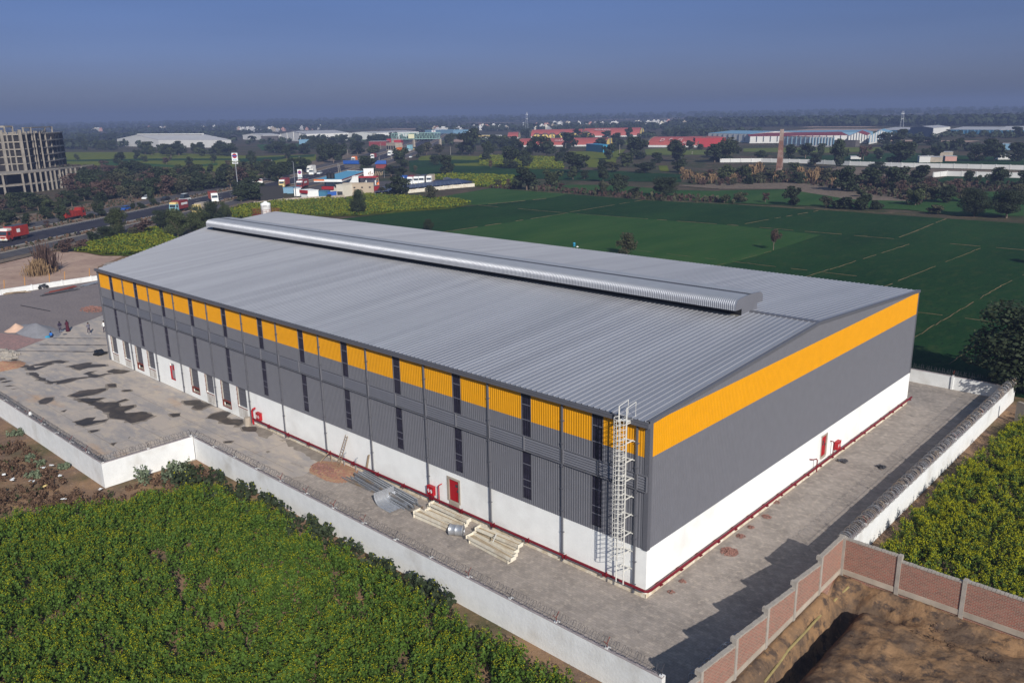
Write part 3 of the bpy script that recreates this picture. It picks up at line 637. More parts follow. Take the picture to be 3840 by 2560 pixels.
red_door('x', -18.3, -17.15, 1.02, 2.78)
red_door('y', 26.45, 27.5, 1.0, 2.8)
dd_ = MB(); dd_.box(-65.3, -64.4, .12, .16, 1.08, 2.8); od = dd_.build('door', M['galv'], WH)
f = MB(); f.box(-65.38, -65.28, -.01, .16, 1.0, 2.6); f.box(-65.3, -64.3, -.01, .13, 1.0, 1.08); f.box(-64.75, -64.35, .02, .1, 2.25, 2.75); f.build('door_frame', M['red'], od)
# translucent strips
for c in WINX:
    for z0, z1, lines in ((8.42, EV-.2, (10.75, 9.65)), (3.72, 7.44, (6.35, 5.15, 4.6))):
        m_ = MB(); pr = []; x = c-WW2
        m_.add([], [])
        clad_x(m_, c-WW2, c+WW2, z0, z1, .035, 0)
        for z in lines: m_.box(c-WW2+.02, c+WW2-.02, .0, .003, z-.035, z+.03, 1)
        m_.build('window', [M['dark_sheet'], M['pale_line']], WH)
        m_ = MB()
        m_.box(c-WW2-.015, c-WW2+.012, -.034, .05, z0, z1); m_.box(c+WW2-.012, c+WW2+.015, -.034, .05, z0, z1)
        m_.build('window_edge', M['grey_trim'], WH)
# louvre band
px_ = sorted(PIPEX)+[0.0]; prev = -LW
for i, x1 in enumerate(px_):
    a, b = prev+.06, x1-.06
    if b-a > .3:
        m_ = MB(); m_.add([(a, .01, 7.4), (b, .01, 7.4), (b, .01, 8.44), (a, .01, 8.44)], [(0, 1, 2, 3)])
        for k in range(5):
            z = 7.50+k*.175
            m_.add([(a, -.10, z), (b, -.10, z), (b, -.02, z+.13), (a, -.02, z+.13), (a, -.09, z-.012), (b, -.09, z-.012), (b, -.01, z+.118), (a, -.01, z+.118)], [(0, 1, 2, 3), (7, 6, 5, 4), (0, 4, 5, 1), (2, 6, 7, 3), (0, 3, 7, 4), (1, 5, 6, 2)])
        nmul = max(1, round((b-a)/3.4)); 
        for k in range(nmul+1):
            x = a+(b-a)*k/nmul; m_.box(x-.035, x+.035, -.15, -.012, 7.40, 8.42)
        m_.box(a, b, -.09, -.01, 8.40, 8.46); m_.box(a, b, -.15, -.01, 7.36, 7.41)
        m_.build('louvre_panel', M['grey_clad'], WH)
    prev = x1
# gutter, corner trims, barge
mb = MB(); gx0, gx1 = -LW-.35, .12
mb.box(gx0, gx1, -.34, -.30, EV-.33, EV-.02); mb.box(gx0, gx1, -.30, -.04, EV-.33, EV-.29); mb.box(gx0, gx1, -.36, -.335, EV-.10, EV-.06); mb.box(gx0, gx0+.03, -.30, -.03, EV-.29, EV-.03); mb.box(gx1-.03, gx1, -.30, -.03, EV-.29, EV-.03)
mb.build('gutter', M['grey_trim'], WH)
for bx_ in ((-.28, .055, -.055, -.03, BZ-.02, EV-.05), (.03, .06, -.028, .30, BZ-.02, EV-.05), (.031, .055, WW-.18, WW+.02, BZ-.02, EV-.05), (-LW-.05, -LW+.1, -.055, -.03, BZ-.02, EV-.33)):
    mb = MB(); mb.box(*bx_); mb.build('corner_trim', M['grey_trim'], WH)
mb = MB()
for ya, yb in ((-.12, 24.0), (24.0, 48.2)):
    mb.add([(.08, ya, rz(ya)-.16), (.08, yb, rz(yb)-.16), (.08, yb, rz(yb)+.09), (.08, ya, rz(ya)+.09), (-.16, ya, rz(ya)+.09), (-.16, yb, rz(yb)+.09), (-.16, ya, rz(ya)+.0), (-.16, yb, rz(yb)+.0)],
           [(0, 1, 2, 3), (3, 2, 5, 4), (4, 5, 7, 6)])
mb.build('barge_trim', M['grey_trim'], WH)
# down pipes
for x in PIPEX:
    m_ = MB(); m_.box(x-.055, x+.055, -.15, -.04, .10, EV-.33)
    for k in range(7): m_.box(x-.09, x+.14, -.17, -.02, .7+k*1.62, .75+k*1.62)
    m_.build('downpipe', M['grey_trim'], WH)
m_ = MB(); m_.box(-LW-.12, -LW+.0, -.19, -.06, .10, EV-.33); m_.build('downpipe', M['grey_trim'], WH)
# roof
def roof_mat():
    m = mat('roof_sheet', (.33, .345, .375), .42, .35, 0); N, L, b = nodes_of(m)
    tc = N.new('ShaderNodeTexCoord'); sp = N.new('ShaderNodeSeparateXYZ'); L.new(tc.outputs['Object'], sp.inputs[0])
    dv = N.new('ShaderNodeMath'); dv.operation = 'MULTIPLY'; dv.inputs[1].default_value = 1/.96; L.new(sp.outputs[0], dv.inputs[0])
    fl = N.new('ShaderNodeMath'); fl.operation = 'FLOOR'; L.new(dv.outputs[0], fl.inputs[0])
    wn = N.new('ShaderNodeTexWhiteNoise'); wn.noise_dimensions = '1D'; L.new(fl.outputs[0], wn.inputs['W'])
    mp = N.new('ShaderNodeMapping'); mp.inputs['Scale'].default_value = (.42, .045, .1); L.new(tc.outputs['Object'], mp.inputs[0])
    no = N.new('ShaderNodeTexNoise'); no.inputs['Scale'].default_value = .8; no.inputs['Detail'].default_value = 4; L.new(mp.outputs[0], no.inputs[0])
    n3 = N.new('ShaderNodeTexNoise'); n3.inputs['Scale'].default_value = .9; n3.inputs['Detail'].default_value = 8; L.new(tc.outputs['Object'], n3.inputs[0])
    a1 = N.new('ShaderNodeMath'); a1.operation = 'MULTIPLY_ADD'; a1.inputs[1].default_value = .28; L.new(wn.outputs['Value'], a1.inputs[0]); L.new(no.outputs['Fac'], a1.inputs[2])
    a2 = N.new('ShaderNodeMath'); a2.operation = 'MULTIPLY_ADD'; a2.inputs[1].default_value = .25; L.new(n3.outputs['Fac'], a2.inputs[0]); L.new(a1.outputs[0], a2.inputs[2])
    rp = N.new('ShaderNodeValToRGB'); rp.color_ramp.elements[0].position = .45; rp.color_ramp.elements[1].position = 1.0
    rp.color_ramp.elements[0].color = (.285, .292, .318, 1); rp.color_ramp.elements[1].color = (.355, .363, .390, 1); L.new(a2.outputs[0], rp.inputs[0])
    L.new(rp.outputs[0], b.inputs['Base Color']); return m
M['roof'] = roof_mat()
pitch = .48; V = []; F = []
xs_ = np.arange(0, -120, -pitch)
prof = [(0, 0), (.12, 0), (.155, .055), (.20, .06), (.235, 0), (.48, 0)]
mb = MB()
for x0 in xs_:
    xc = x0-pitch
    y0 = yst(xc) - (.16 if xc >= -82.5 else .0)
    if y0 > WW-.3: continue
    ysl = [y for y in (y0, 24.0, 48.16) if y >= y0]
    if y0 < 24: ysl = [y0, 24.0, 48.16]
    else: ysl = [y0, 48.16]
    Vv = []; k = len(prof)
    for y in ysl:
        zb = rz(min(max(y, -.2), 48.2))
        Vv += [(xc+u, y, zb+h) for u, h in prof]
    Ff = []
    for j in range(len(ysl)-1):
        for i in range(k-1): Ff.append((j*k+i, j*k+i+1, (j+1)*k+i+1, (j+1)*k+i))
    mb.add(Vv, Ff)
    # cut front edge of each sheet
    if xc < -82.5: mb.add([(xc+pitch, y0, rz(y0)), (xc, y0, rz(y0)), (xc, y0, rz(y0)-.25), (xc+pitch, y0, rz(y0)-.25)], [(0, 1, 2, 3)], 1)
mb.build('roof', [M['roof'], M['grey_trim']], WH)
# closure line (dark gaps under the sheet ends)
mb = MB(); mb.box(-LW, 0, -.155, -.12, EV-.10, EV-.012); mb.build('eave_closure', M['grey_trim'], WH)
# ridge cap in front of the ventilator
mb = MB(); mb.add([(-6.05, 23.72, RZ+.055), (-.1, 23.72, RZ+.055), (-.1, 24, RZ+.085), (-6.05, 24, RZ+.085), (-6.05, 24.28, RZ+.055), (-.1, 24.28, RZ+.055), (-6.05, 23.70, RZ-.01), (-.1, 23.70, RZ-.01)], [(0, 1, 2, 3), (3, 2, 5, 4), (6, 7, 1, 0)])
mb.build('ridge_cap', M['grey_trim'], WH); mb = MB(); mb.add([(-99.4, 23.72, RZ+.055), (-95, 23.72, RZ+.055), (-95, 24, RZ+.085), (-99.4, 24, RZ+.085), (-99.4, 24.28, RZ+.055), (-95, 24.28, RZ+.055)], [(0, 1, 2, 3), (3, 2, 5, 4)])
mb.build('ridge_cap', M['grey_trim'], WH)
# ridge ventilator: curved ribbed hood over a dark throat
VX0, VX1, VC = -95.3, -6.05, 23.75
hood = []
for k in range(9):
    a = math.pi/2*k/8; hood.append((VC-2.35+.62*(1-math.cos(a)), 14.28+.60*math.sin(a)))
hood = [(VC-2.35, 13.95)]+hood+[(VC-.9, 14.94), (VC-.25, 14.96)]
hoodR = [(2*VC-y, z) for y, z in hood][::-1]
pr = []; x = VX0
while x < VX1-.19:
    pr += [(x, 0), (x+.055, 0), (x+.085, .035), (x+.125, .035), (x+.155, 0)]; x += .186
pr.append((VX1, 0))
def extr(path, outw, mb, m=0):
    n = len(path); V = []; F = []
    for x, d in pr:
        for i, (y, z) in enumerate(path):
            a = path[max(i-1, 0)]; b = path[min(i+1, n-1)]; t = np.array([b[0]-a[0], b[1]-a[1]]); t /= np.linalg.norm(t); V.append((x, y-t[1]*d*outw*1.0, z+t[0]*d*outw))
    for j in range(len(pr)-1):
        for i in range(n-1): q = (j*n+i, (j+1)*n+i, (j+1)*n+i+1, j*n+i+1); F.append(q)
    mb.add(V, F, m)
M['hood'] = mat('bright_galvanised_hood', (.36, .375, .405), .48, .6, .06, .8)
mb = MB(); extr(hood, 1, mb); extr(hoodR, 1, mb)
mb.build('ridge_ventilator', M['hood'], WH)
VT = [c for c in bpy.data.objects if c.name == 'ridge_ventilator'][0]
mb = MB(); mb.box(VX0, VX1, VC-.25, VC+.25, 14.90, 14.93); mb.build('centre_gutter', M['grey_trim'], VT)
mb = MB(); mb.add([(VX1+.01, y, z) for y, z in hood+hoodR]+[], [tuple(range(len(hood)*2))]); mb.add([(VX1+.012, VC-1.35, 13.3), (VX1+.02, VC+1.35, 13.3), (VX1+.02, VC+1.35, 14.0), (VX1+.02, VC-1.35, 14.0)], [(0, 1, 2, 3)])
mb.build('end_plate', M['grey_clad'], VT); mb = MB(); mb.add([(VX0, y, z) for y, z in hood+hoodR], [tuple(range(len(hood)*2))])
mb.build('end_plate', M['grey_clad'], VT)
mb = MB(); mb.box(VX0, VX1-.02, VC-1.32, VC+1.32, 13.2, 13.98); mb.box(VX0, VX1, VC-1.5, VC-1.36, 13.36, 13.44); mb.build('throat', M['black'], VT)
mb = MB()
for i in range(48):
    x = VX0+.3+i*(VX1-VX0-.6)/47; mb.obox((x, VC-1.3, 13.75), (x, VC-2.3, 13.98), .06, .06); mb.obox((x, VC+1.3, 13.75), (x, VC+2.3, 13.98), .06, .06)
mb.build('vent_bracket', M['steel_dark'], VT)
mb = MB(); mb.box(VX0, VX1, VC-1.62, VC-1.33, 13.385, 13.41); mb.build('flashing', mat('stained_flashing', (.36, .35, .31), .6, .2, .2, 2), VT)
# sprinkler / fire main -------------------------------------------------
FM = empty('fire_main', (0, 0, .5), 0, 'maroon fire water pipe running low along both warehouse walls and round the corner', 'pipe')
FM.location = (0, 0, 0)
m_ = MB(); m_.tube([(-46.6, -.30, .72), (-1.0, -.30, .70), (.15, -.30, .70), (.31, -.2, .70), (.36, .1, .70), (.36, 48.3, .70)], .095, 8)
m_.build('main_pipe', M['red_pipe'], FM)
for x in list(np.arange(-44, -1.5, 3.42)):
    m_ = MB(); m_.box(x-.16, x+.16, -.36, -.0, .54, .60); m_.box(x-.16, x-.12, -.43, -.30, .54, .80); m_.box(x+.12, x+.16, -.43, -.30, .54, .92); m_.build('bracket', M['red_pipe'], FM)
for y in list(np.arange(1.2, 49, 2.45)):
    m_ = MB(); m_.box(.02, .48, y-.14, y+.14, .54, .595); m_.obox((.04, y, .36), (.42, y, .53), .05, .05); m_.box(.44, .48, y-.14, y-.10, .6, .8); m_.build('bracket', M['red_pipe'], FM)
def riser(pts, r=.05, m=None): 
    m_ = MB(); m_.tube(pts, r, 8); return m_.build('riser', m or M['red_pipe'], FM)
riser([(-47.0, -.30, .15), (-47.05, -.30, 1.0), (-47.05, -.30, 1.55), (-46.9, -.26, 1.75), (-46.9, 0, 1.8)], .10, M['red'])
riser([(-46.6, -.30, .72), (-46.9, -.32, .76), (-47.0, -.32, .9)], .085, M['red_pipe'])
riser([(-19.2, -.25, .45), (-19.2, -.25, 1.95), (-19.15, -.2, 2.03), (-19.15, .02, 2.04)], .045, M['red'])
riser([(.42, 24.8, .36), (.42, 24.8, 1.4), (.38, 24.7, 1.55), (.30, 24.3, 1.6), (.02, 24.1, 1.62)], .05)
riser([(.3, 28.4, .40), (.3, 28.4, 1.85), (.26, 28.35, 1.95), (.02, 28.3, 1.96)], .05)
def hose_cab(loc, rz_, label):
    t = empty('hose_cabinet', loc, rz_, label, 'fire cabinet', 'red fire hose cabinets on the white wall')
    m_ = MB(); m_.box(-.36, .36, -.30, -.02, 0, .72); m_.box(-.38, .38, -.33, -.0, .72, .75); m_.build('cabinet_body', M['red'], t)
    m_ = MB()
    for s_ in (-.17, .17):
        m_.lathe([(.005, 0), (.10, .0), (.10, .012), (.005, .012)], n=14); 
    m_ = MB()
    for s_ in (-.16, .16):
        pts = [(s_+.105*math.cos(a), -.306, .36+.17*math.sin(a)) for a in [2*math.pi*k/14 for k in range(14)]]
        m_.add(pts, [tuple(range(14))[::-1]])
    m_.build('cabinet_window', M['plastic_white'], t)
    m_ = MB()
    for s_ in (-.16, .16): m_.obox((s_-.06, -.312, .22), (s_+.06, -.312, .5), .045, .004)
    m_.build('hose', M['red'], t)
    m_ = MB(); m_.tube([(.30, -.2, 0), (.30, -.2, -.18), (.1, -.2, -.2)], .05, 7); m_.lathe([(.02, 0), (.09, 0), (.09, .05), (.02, .05)], (.30, -.2, -.12), 10); m_.build('valve', M['red_pipe'], t)
hose_cab((-46.0, -.02, .82), 0, 'red fire hose cabinet beside the thick bent red riser at the end of the dock')
hose_cab((-20.2, -.02, .88), 0, 'red fire hose cabinet beside the red door of the long wall')
hose_cab((.05, 29.6, .85), math.pi/2, 'red fire hose cabinet on the end wall beside its red door')
m_ = MB(); m_.lathe([(.33, 0), (.33, .92), (.29, .94), (.0, .94)], n=18); o = m_.build('concrete_pillar', M['conc_old']); o.location = (-47.3, -.75, 0); tag(o, 'short round concrete bollard at the end of the loading dock below the red riser', 'bollard')
for x, lab in ((-31.7, 'bent grey pipe stub on the white wall beside the leaning ladder'), (-30.0, 'bent grey pipe stub on the white wall nearest to the upright plank')):
    m_ = MB(); m_.tube([(0, -.28, 0), (0, -.28, 1.0), (0, -.22, 1.16), (0, 0, 1.22)], .05, 8); m_.lathe([(.10, 0), (.10, .03)], (0, -.28, .9), 8)
    o = m_.build('pipe_stub', M['galv']); o.location = (x, 0, .0); tag(o, lab, 'pipe', 'grey pipe stubs on the long wall')
# caged ladder ------------------------------------------------------------
CL = empty('caged_ladder', (-1.47, -.75, .85), 0, 'tall white caged ladder on the long wall near its corner, reaching over the roof edge', 'ladder')
RH = 11.95
m_ = MB()
for s_ in (-.28, .28):
    m_.box(s_-.028, s_+.028, -.035, .035, 0, RH)
m_.build('stile', M['white_paint'], CL)
m_ = MB()
for k in range(37): m_.tube([(-.28, 0, .3+k*.31), (.28, 0, .3+k*.31)], .016, 5)
m_.build('rungs', M['white_paint'], CL)
def hoop(z, r=.38):
    return [(-.28, 0, z)]+[(-.0+r*math.cos(a), -.28-r*1.0*math.sin(a)*.95, z) for a in [math.pi-math.pi*k/10 for k in range(11)]]+[(.28, 0, z)]
for k in range(30):
    if k == 9: continue
    z = 2.1+k*.31 if False else 1.9+k*.325
    m_ = MB(); m_.tube(hoop(z), .017, 5, cap=False); m_.build('cage_hoop', M['white_paint'], CL)
m_ = MB()
for k in range(1, 10, 2):
    a = math.pi-math.pi*k/10; x, y = .38*math.cos(a), -.28-.361*math.sin(a)
    m_.box(x-.02, x+.02, y-.008, y+.008, 1.9, 1.9+29*.325)
m_.build('cage_strap', M['white_paint'], CL)
for k in range(9):
    m_ = MB(); z = .9+k*1.25
    for s_ in (-.28, .28): m_.box(s_-.03, s_+.03, .04, .73, z, z+.06)
    m_.box(-.28, .5, .60, .66, z+.005, z+.055)
    m_.build('wall_bracket', M['white_paint'], CL)
m_ = MB()
for s_ in (-.28, .28): m_.tube([(s_, 0, RH), (s_, .95, RH+.15), (s_, .95, RH-.85), (s_, .05, RH-.9)], .025, 5)
m_.box(-.30, .30, .05, .8, RH-.92, RH-.88)
m_.build('roof_handrail', M['white_paint'], CL)
# ------------------------------------------------------------------ boundary walls
def coil(mb, a, b, z, r=.27, pitch_=.27, tr=.011, m=0):
    a = np.array([*a, z], float); b = np.array([*b, z], float); L_ = np.linalg.norm(b-a); d = (b-a)/L_; n = np.array([-d[1], d[0], 0]); turns = int(L_/pitch_); N_ = turns*11
    t = np.arange(N_)/11.0; ang = t*2*np.pi; rr = r*(1+.12*np.sin(t*1.7))
    P_ = a+np.outer(t*pitch_, d)+np.outer(rr*np.cos(ang), n)+np.outer(rr*np.sin(ang)+r*.8, [0, 0, 1])
    P_ += np.outer(.06*np.sin(t*2.3), d)
    rad = np.outer(np.cos(ang), n)+np.outer(np.sin(ang), [0, 0, 1]); rad2 = np.tile(d, (N_, 1))
    o = len(mb.v); k = 3; VV = []
    for j in range(k):
        q = 2*np.pi*j/k; VV.append(P_+tr*(np.cos(q)*rad+np.sin(q)*rad2))
    VV = np.stack(VV, 1).reshape(-1, 3)
    mb.v.extend(map(tuple, VV.tolist()))
    for i in range(N_-1):
        for j in range(k): j2 = (j+1) % k; mb.f.append((o+i*k+j, o+i*k+j2, o+(i+1)*k+j2, o+(i+1)*k+j)); mb.m.append(m)
def white_wall(name, a, b, h, label, posts='in', postgap=3.4, dz=-.3, wire=True, th=.23, side=1, kink=None, brackets=True, coilm=None, cr=.27):
    """a->b is the outer face line, thickness to the left of the direction * side"""
    a = np.array(a, float); b = np.array(b, float); L_ = np.linalg.norm(b-a); d = (b-a)/L_; n = np.array([-d[1], d[0]])*side
    t = empty(name, (*a, 0), 0, label, 'wall', 'white boundary walls of the plot')
    R = lambda s, o, z: (d[0]*s+n[0]*o, d[1]*s+n[1]*o, z)
    def bx(mb, s0, s1, o0, o1, z0, z1, m=0):
        P_ = [R(s0, o0, z0), R(s1, o0, z0), R(s1, o1, z0), R(s0, o1, z0), R(s0, o0, z1), R(s1, o0, z1), R(s1, o1, z1), R(s0, o1, z1)]
        F_ = [(0,3,2,1),(4,5,6,7),(0,1,5,4),(1,2,6,5),(2,3,7,6),(3,0,4,7)]
        if side < 0: F_ = [q[::-1] for q in F_]
        mb.add(P_, F_, m)
    mb = MB(); k = max(1, int(L_/postgap)); bx(mb, 0, L_, 0, th, dz, h)
    mb.build('wall_body', M['boundary'], t)
    mb = MB(); s = 0
    while s < L_:
        e = min(L_, s+rnd.uniform(1.5, 4)); bx(mb, s, e, rnd.uniform(.0, .02)-.012, th+.01, h, h+.035+rnd.uniform(0, .02)); s = e
    mb.build('coping', M['coping'], t)
    if posts:
        for i in range(k+1):
            s = i*L_/k; s = min(max(s, .12), L_-.12); mb = MB()
            bx(mb, s-.11, s+.11, th, th+.12, 0, h+.03); bx(mb, s-.09, s+.09, .03, th-.03, h+.05, h+.13); mb.build('pier', M['boundary'], t)
    if wire:
        if brackets:
            for i in range(k+1):
                s = i*L_/k; s = min(max(s, .12), L_-.12); mb = MB(); c = np.array(R(s, th*.5, h))
                mb.obox(c, c+[0, 0, .32], .035, .035); mb.obox(c+[0, 0, .3], c+np.array([n[0]*.28, n[1]*.28, .62]), .03, .03); mb.obox(c+[0, 0, .3], c+np.array([-n[0]*.28, -n[1]*.28, .62]), .03, .03)
                mb.build('wire_bracket', M['rust'] if rnd.random() < .4 else M['steel_dark'], t)
        mb = MB(); coil(mb, R(.1, th*.5+.12*0, 0)[:2], R(L_-.1, th*.5, 0)[:2], h+.22, r=cr, tr=.011 if cr < .3 else .015); o = mb.build('razor_wire', coilm or M['steel_dark'], t)
        mb = MB(); 
        for zz in (.10, .32): mb.tube([R(0, th*.5, h+zz), R(L_, th*.5, h+zz)], .012, 4)
        mb.build('strand', M['steel_dark'], t)
    return t
WHT = 2.12
white_wall('boundary_wall', (-43.35, -8.3), (6.6, -8.3), WHT, 'long low white boundary wall between the foreground mustard crop and the paved yard')
white_wall('boundary_wall', (-43.45, -16.35), (-43.45, -8.3), 2.2, 'short white boundary wall leg between the two white corners, facing the brown weeds', side=1, wire=True)
white_wall('boundary_wall', (-141.5, -17.1), (-43.45, -16.35), 2.2, 'white boundary wall at the left edge of the photograph, in front of the stained concrete yard')
white_wall('boundary_wall', (8.15, 11.0), (8.15, 56.0), 1.95, 'white boundary wall on the right with thick razor wire, beside the yellow-green mustard', side=1, postgap=4.0, coilm=M['galv_rust'], cr=.40)
white_wall('boundary_wall', (8.15, 56.0), (-100, 56.0), 1.45, 'white boundary wall with piers behind the warehouse, against the green wheat', side=1, postgap=5.9)
white_wall('boundary_wall', (-140.7, -17), (-140.7, 46), .95, 'low white boundary wall on the far left between the gravel yard and the bare ground', side=-1, wire=False, postgap=5.2)
# wire fence posts on the far-left wall, leaning parked motorcycle later
for i, y in enumerate((5.0, 8.4, 12.6, 15.3, 19.8)):
    m_ = MB(); m_.tube([(0, 0, 0), (.1, .25, 2.4)], .07, 6); o = m_.build('fence_post', M['orange_post']); o.location = (-141.6, y, 0)
    tag(o, '%s orange fence post from the left behind the low far white wall' % ['first', 'second', 'third', 'fourth', 'fifth'][i], 'post', 'orange posts behind the far wall')
# thick green net band inside the left wall
m_ = MB(); coil(m_, (-140, -16.2), (-46.0, -15.6), .9, r=.42, pitch_=.16, tr=.016); o = m_.build('wire_coil', M['steel_dark']); tag(o, 'dense dark roll of razor wire lying along the inside of the left white wall', 'wire roll')
# ------------------------------------------------------------------ brick walls with concrete posts
def brick_wall(axis_, posts, tops, name, label):
    base = (8.2, 10.6)
    t = empty(name, (8.2, 10.5, 0), 0, label, 'wall', 'brick walls round the dug plot')
    def bx(mb, u0, u1, o0, o1, z0, z1, m=0):
        if axis_ == 'y': mb.box(o0, o1, u0-10.5, u1-10.5, z0, z1, m)
        else: mb.box(u0-8.2, u1-8.2, -o1, -o0, z0, z1, m)
    for i in range(len(posts)-1):
        u0, u1 = sorted((posts[i], posts[i+1])); u0 += .11; u1 -= .11
        tp = tops[i]; tp2 = tp+(.36 if (i and axis_ == 'y') else 0); mb = MB(); st_ = len(mb.v); bx(mb, u0, u1, -.12, .10, .78, tp)
        if tp2 != tp:
            for q_ in range(st_, len(mb.v)):
                v_ = mb.v[q_]
                if v_[2] > 1.5 and v_[1] < (u0+u1)/2-10.5: mb.v[q_] = (v_[0], v_[1], tp2)
        mb.build('brick_panel', M['brick'], t)
        mb = MB(); bx(mb, u0, u1, -.14, .13, .42, .78); mb.build('plinth_beam', M['conc_old'], t)
        mb = MB(); bx(mb, u0, u1, -.09, .06, -1.2, .42); mb.build('brick_footing', M['brick'], t)
        mb = MB(); k = 16
        for j in range(k):
            a = u0+(u1-u0)*j/k; b = u0+(u1-u0)*(j+1)/k-.02; tz = tp2+(tp-tp2)*(j+.5)/k; bx(mb, a, b, -.13-rnd.random()*.02, .11+rnd.random()*.02, tz-.03, tz+.06+rnd.random()*.03)
        mb.build('loose_top_course', M['conc'], t)
    for i, u in enumerate(posts):
        mb = MB(); h = max((tops[max(0, i-1)]+(.36 if (i > 1 and axis_ == 'y') else 0) if i else tops[0])+.10, tops[min(i, len(tops)-1)]+.1)
        if i == 0: h -= .02
        bx(mb, u-.12, u+.12, -.10, .16, -.9, h-.28); bx(mb, u-.12, u+.12, -.22, .16, h-.28, h)
        mb.build('post', M['conc'], t)
    return t
PY = [10.55, 7.05, 3.45, -.15, -3.75, -7.35, -10.95, -14.6, -18.2]
brick_wall('y', PY, [2.98, 2.52, 2.50, 2.46, 2.46, 2.46, 2.46, 2.46], 'brick_wall', 'red brick wall in concrete posts casting the stepped shadow across the grey yard')
PX = [8.35, 11.85, 15.6, 19.3, 23.0, 26.7, 30.4]
brick_wall('x', PX, [2.92, 2.6, 2.72, 2.6, 2.6, 2.6], 'brick_wall', 'red brick wall in concrete posts between the dug brown plot and the right-hand mustard')
# coil of wire on the brick wall's yard side
m_ = MB(); coil(m_, (7.75, -2.2), (7.7, -7.6), 1.9, r=.24, pitch_=.4); o = m_.build('wire_coil', M['galv']); tag(o, 'loose bright razor wire loops beside the brick wall at the bottom of the yard', 'wire roll')
bq = lambda x, y: hit(2400+x/1.6333, 1900+y/1.6333)+[0, 0, .09]
pp_ = [(1278, 490), (1190, 575), (1090, 680), (1000, 780), (905, 880), (850, 960), (760, 1075)]
m_ = MB(); m_.tube([bq(*a)-[0, 0, .06] for a in pp_], .075, 8); o = m_.build('buried_pipe', mat('yellowed_pipe', (.27, .22, .09), .8, 0, .2, 3)); tag(o, 'yellowish pipe lying in the dug trench along the brick wall', 'pipe')
# grey block wall stub at right edge
m_ = MB(); q = at(3815, 1590); m_.box(-.3, 8, -.12, .12, -.2, 2.2); m_.box(-.2, 8, -.15, .15, 2.2, 2.28); o = m_.build('block_wall', M['conc_old']); o.location = (q[0], q[1], 0); o.rotation_euler = (0, 0, -.5); tag(o, 'stub of weathered grey wall in the mustard at the right edge', 'wall')
# ------------------------------------------------------------------ things lying in the yard
def item(name, mb, m, loc, rz_, label, cat, group=None, smooth=False):
    o = mb.build(name, m, smooth=smooth); o.location = loc; o.rotation_euler = (0, 0, rz_); return tag(o, label, cat, group)
# purlin stack: many long C sections
def cpurlin(mb, L_, w_, h_, m=0, z=0.0, y=0.0, x=0.0, t_=.012):
    mb.box(x, x+L_, y, y+t_, z, z+h_, m); mb.box(x, x+L_, y+t_, y+w_, z, z+t_, m); mb.box(x, x+L_, y+t_, y+w_, z+h_-t_, z+h_, m)
g0 = A(cM, 1420, 1120); g1 = A(cM, 1890, 1390)
dv = (g1-g0); ang = math.atan2(dv[1], dv[0])
k = 0
for lay in range(3):
    for j in range(7-lay):
        m_ = MB(); L_ = rnd.uniform(7.4, 8.4); cpurlin(m_, L_, .08, .19)
        o = m_.build('steel_purlin', M['galv_rust'] if rnd.random() < .5 else M['galv'])
        off = -.2-j*.23-.1*lay; st = rnd.uniform(-.5, .3)
        o.location = (g0[0]+math.cos(ang)*st+math.sin(ang)*-off, g0[1]+math.sin(ang)*st+math.cos(ang)*off, .02+lay*.2)
        o.rotation_euler = (0, 0, ang+rnd.uniform(-.015, .015)); tag(o, 'steel section in the %s layer of the yard stack, %s from the wall' % (['bottom', 'middle', 'top'][lay], ['first', 'second', 'third', 'fourth', 'fifth', 'sixth', 'seventh'][j]), 'steel section', 'galvanised sections stacked on the yard'); k += 1
g2 = A(cM, 1120, 1160); g3 = A(cM, 1880, 1500); dv = g3-g2; ang2 = math.atan2(dv[1], dv[0])
for j in range(5):
    m_ = MB(); cpurlin(m_, np.linalg.norm(dv)-j*.7, .08, .15); o = m_.build('steel_purlin', M['galv_rust']); o.location = (g2[0]+.2*j, g2[1]+.30*j, .02+.0*j); o.rotation_euler = (0, 0, ang2+.012*j)
    tag(o, '%s dusty steel section lying loose beside the stack, counted from the boundary' % ['first', 'second', 'third', 'fourth', 'fifth'][j], 'steel section', 'loose dusty sections beside the stack')
# curved roof sheet
m_ = MB(); path = [(0, 0)]+[(0-.05*k, 0) for k in range(0)]
path = [(2.2, .03), (.9, .03)]+[(.9-.75*math.sin(a), .03+.75*(1-math.cos(a))) for a in [math.radians(d) for d in range(10, 81, 10)]]+[(.12, 1.0)]
n = len(path); pf = []
x = 0
while x < 1.7: pf += [(x, 0), (x+.17, 0), (x+.20, .04), (x+.25, .04), (x+.28, 0)]; x += .28
V = []; F = []
for u, d in pf:
    for i, (s_, z) in enumerate(path):
        a = path[max(i-1, 0)]; b = path[min(i+1, n-1)]; t_ = np.array([b[0]-a[0], b[1]-a[1]]); t_ /= np.linalg.norm(t_); V.append((s_-t_[1]*d*-1, u, z+t_[0]*d*-1))
for j in range(len(pf)-1):
    for i in range(n-1): F.append((j*n+i, (j+1)*n+i, (j+1)*n+i+1, j*n+i+1))
m_.add(V, F)
q0 = A(cM, 1660, 1545); q1 = A(cM, 1470, 1440); ang3 = math.atan2((q0-q1)[1], (q0-q1)[0])
item('curved_sheet', m_, M['galv'], (q1[0], q1[1], 0), ang3, 'single ribbed metal sheet with its end curled up, lying on the yard', 'metal sheet')
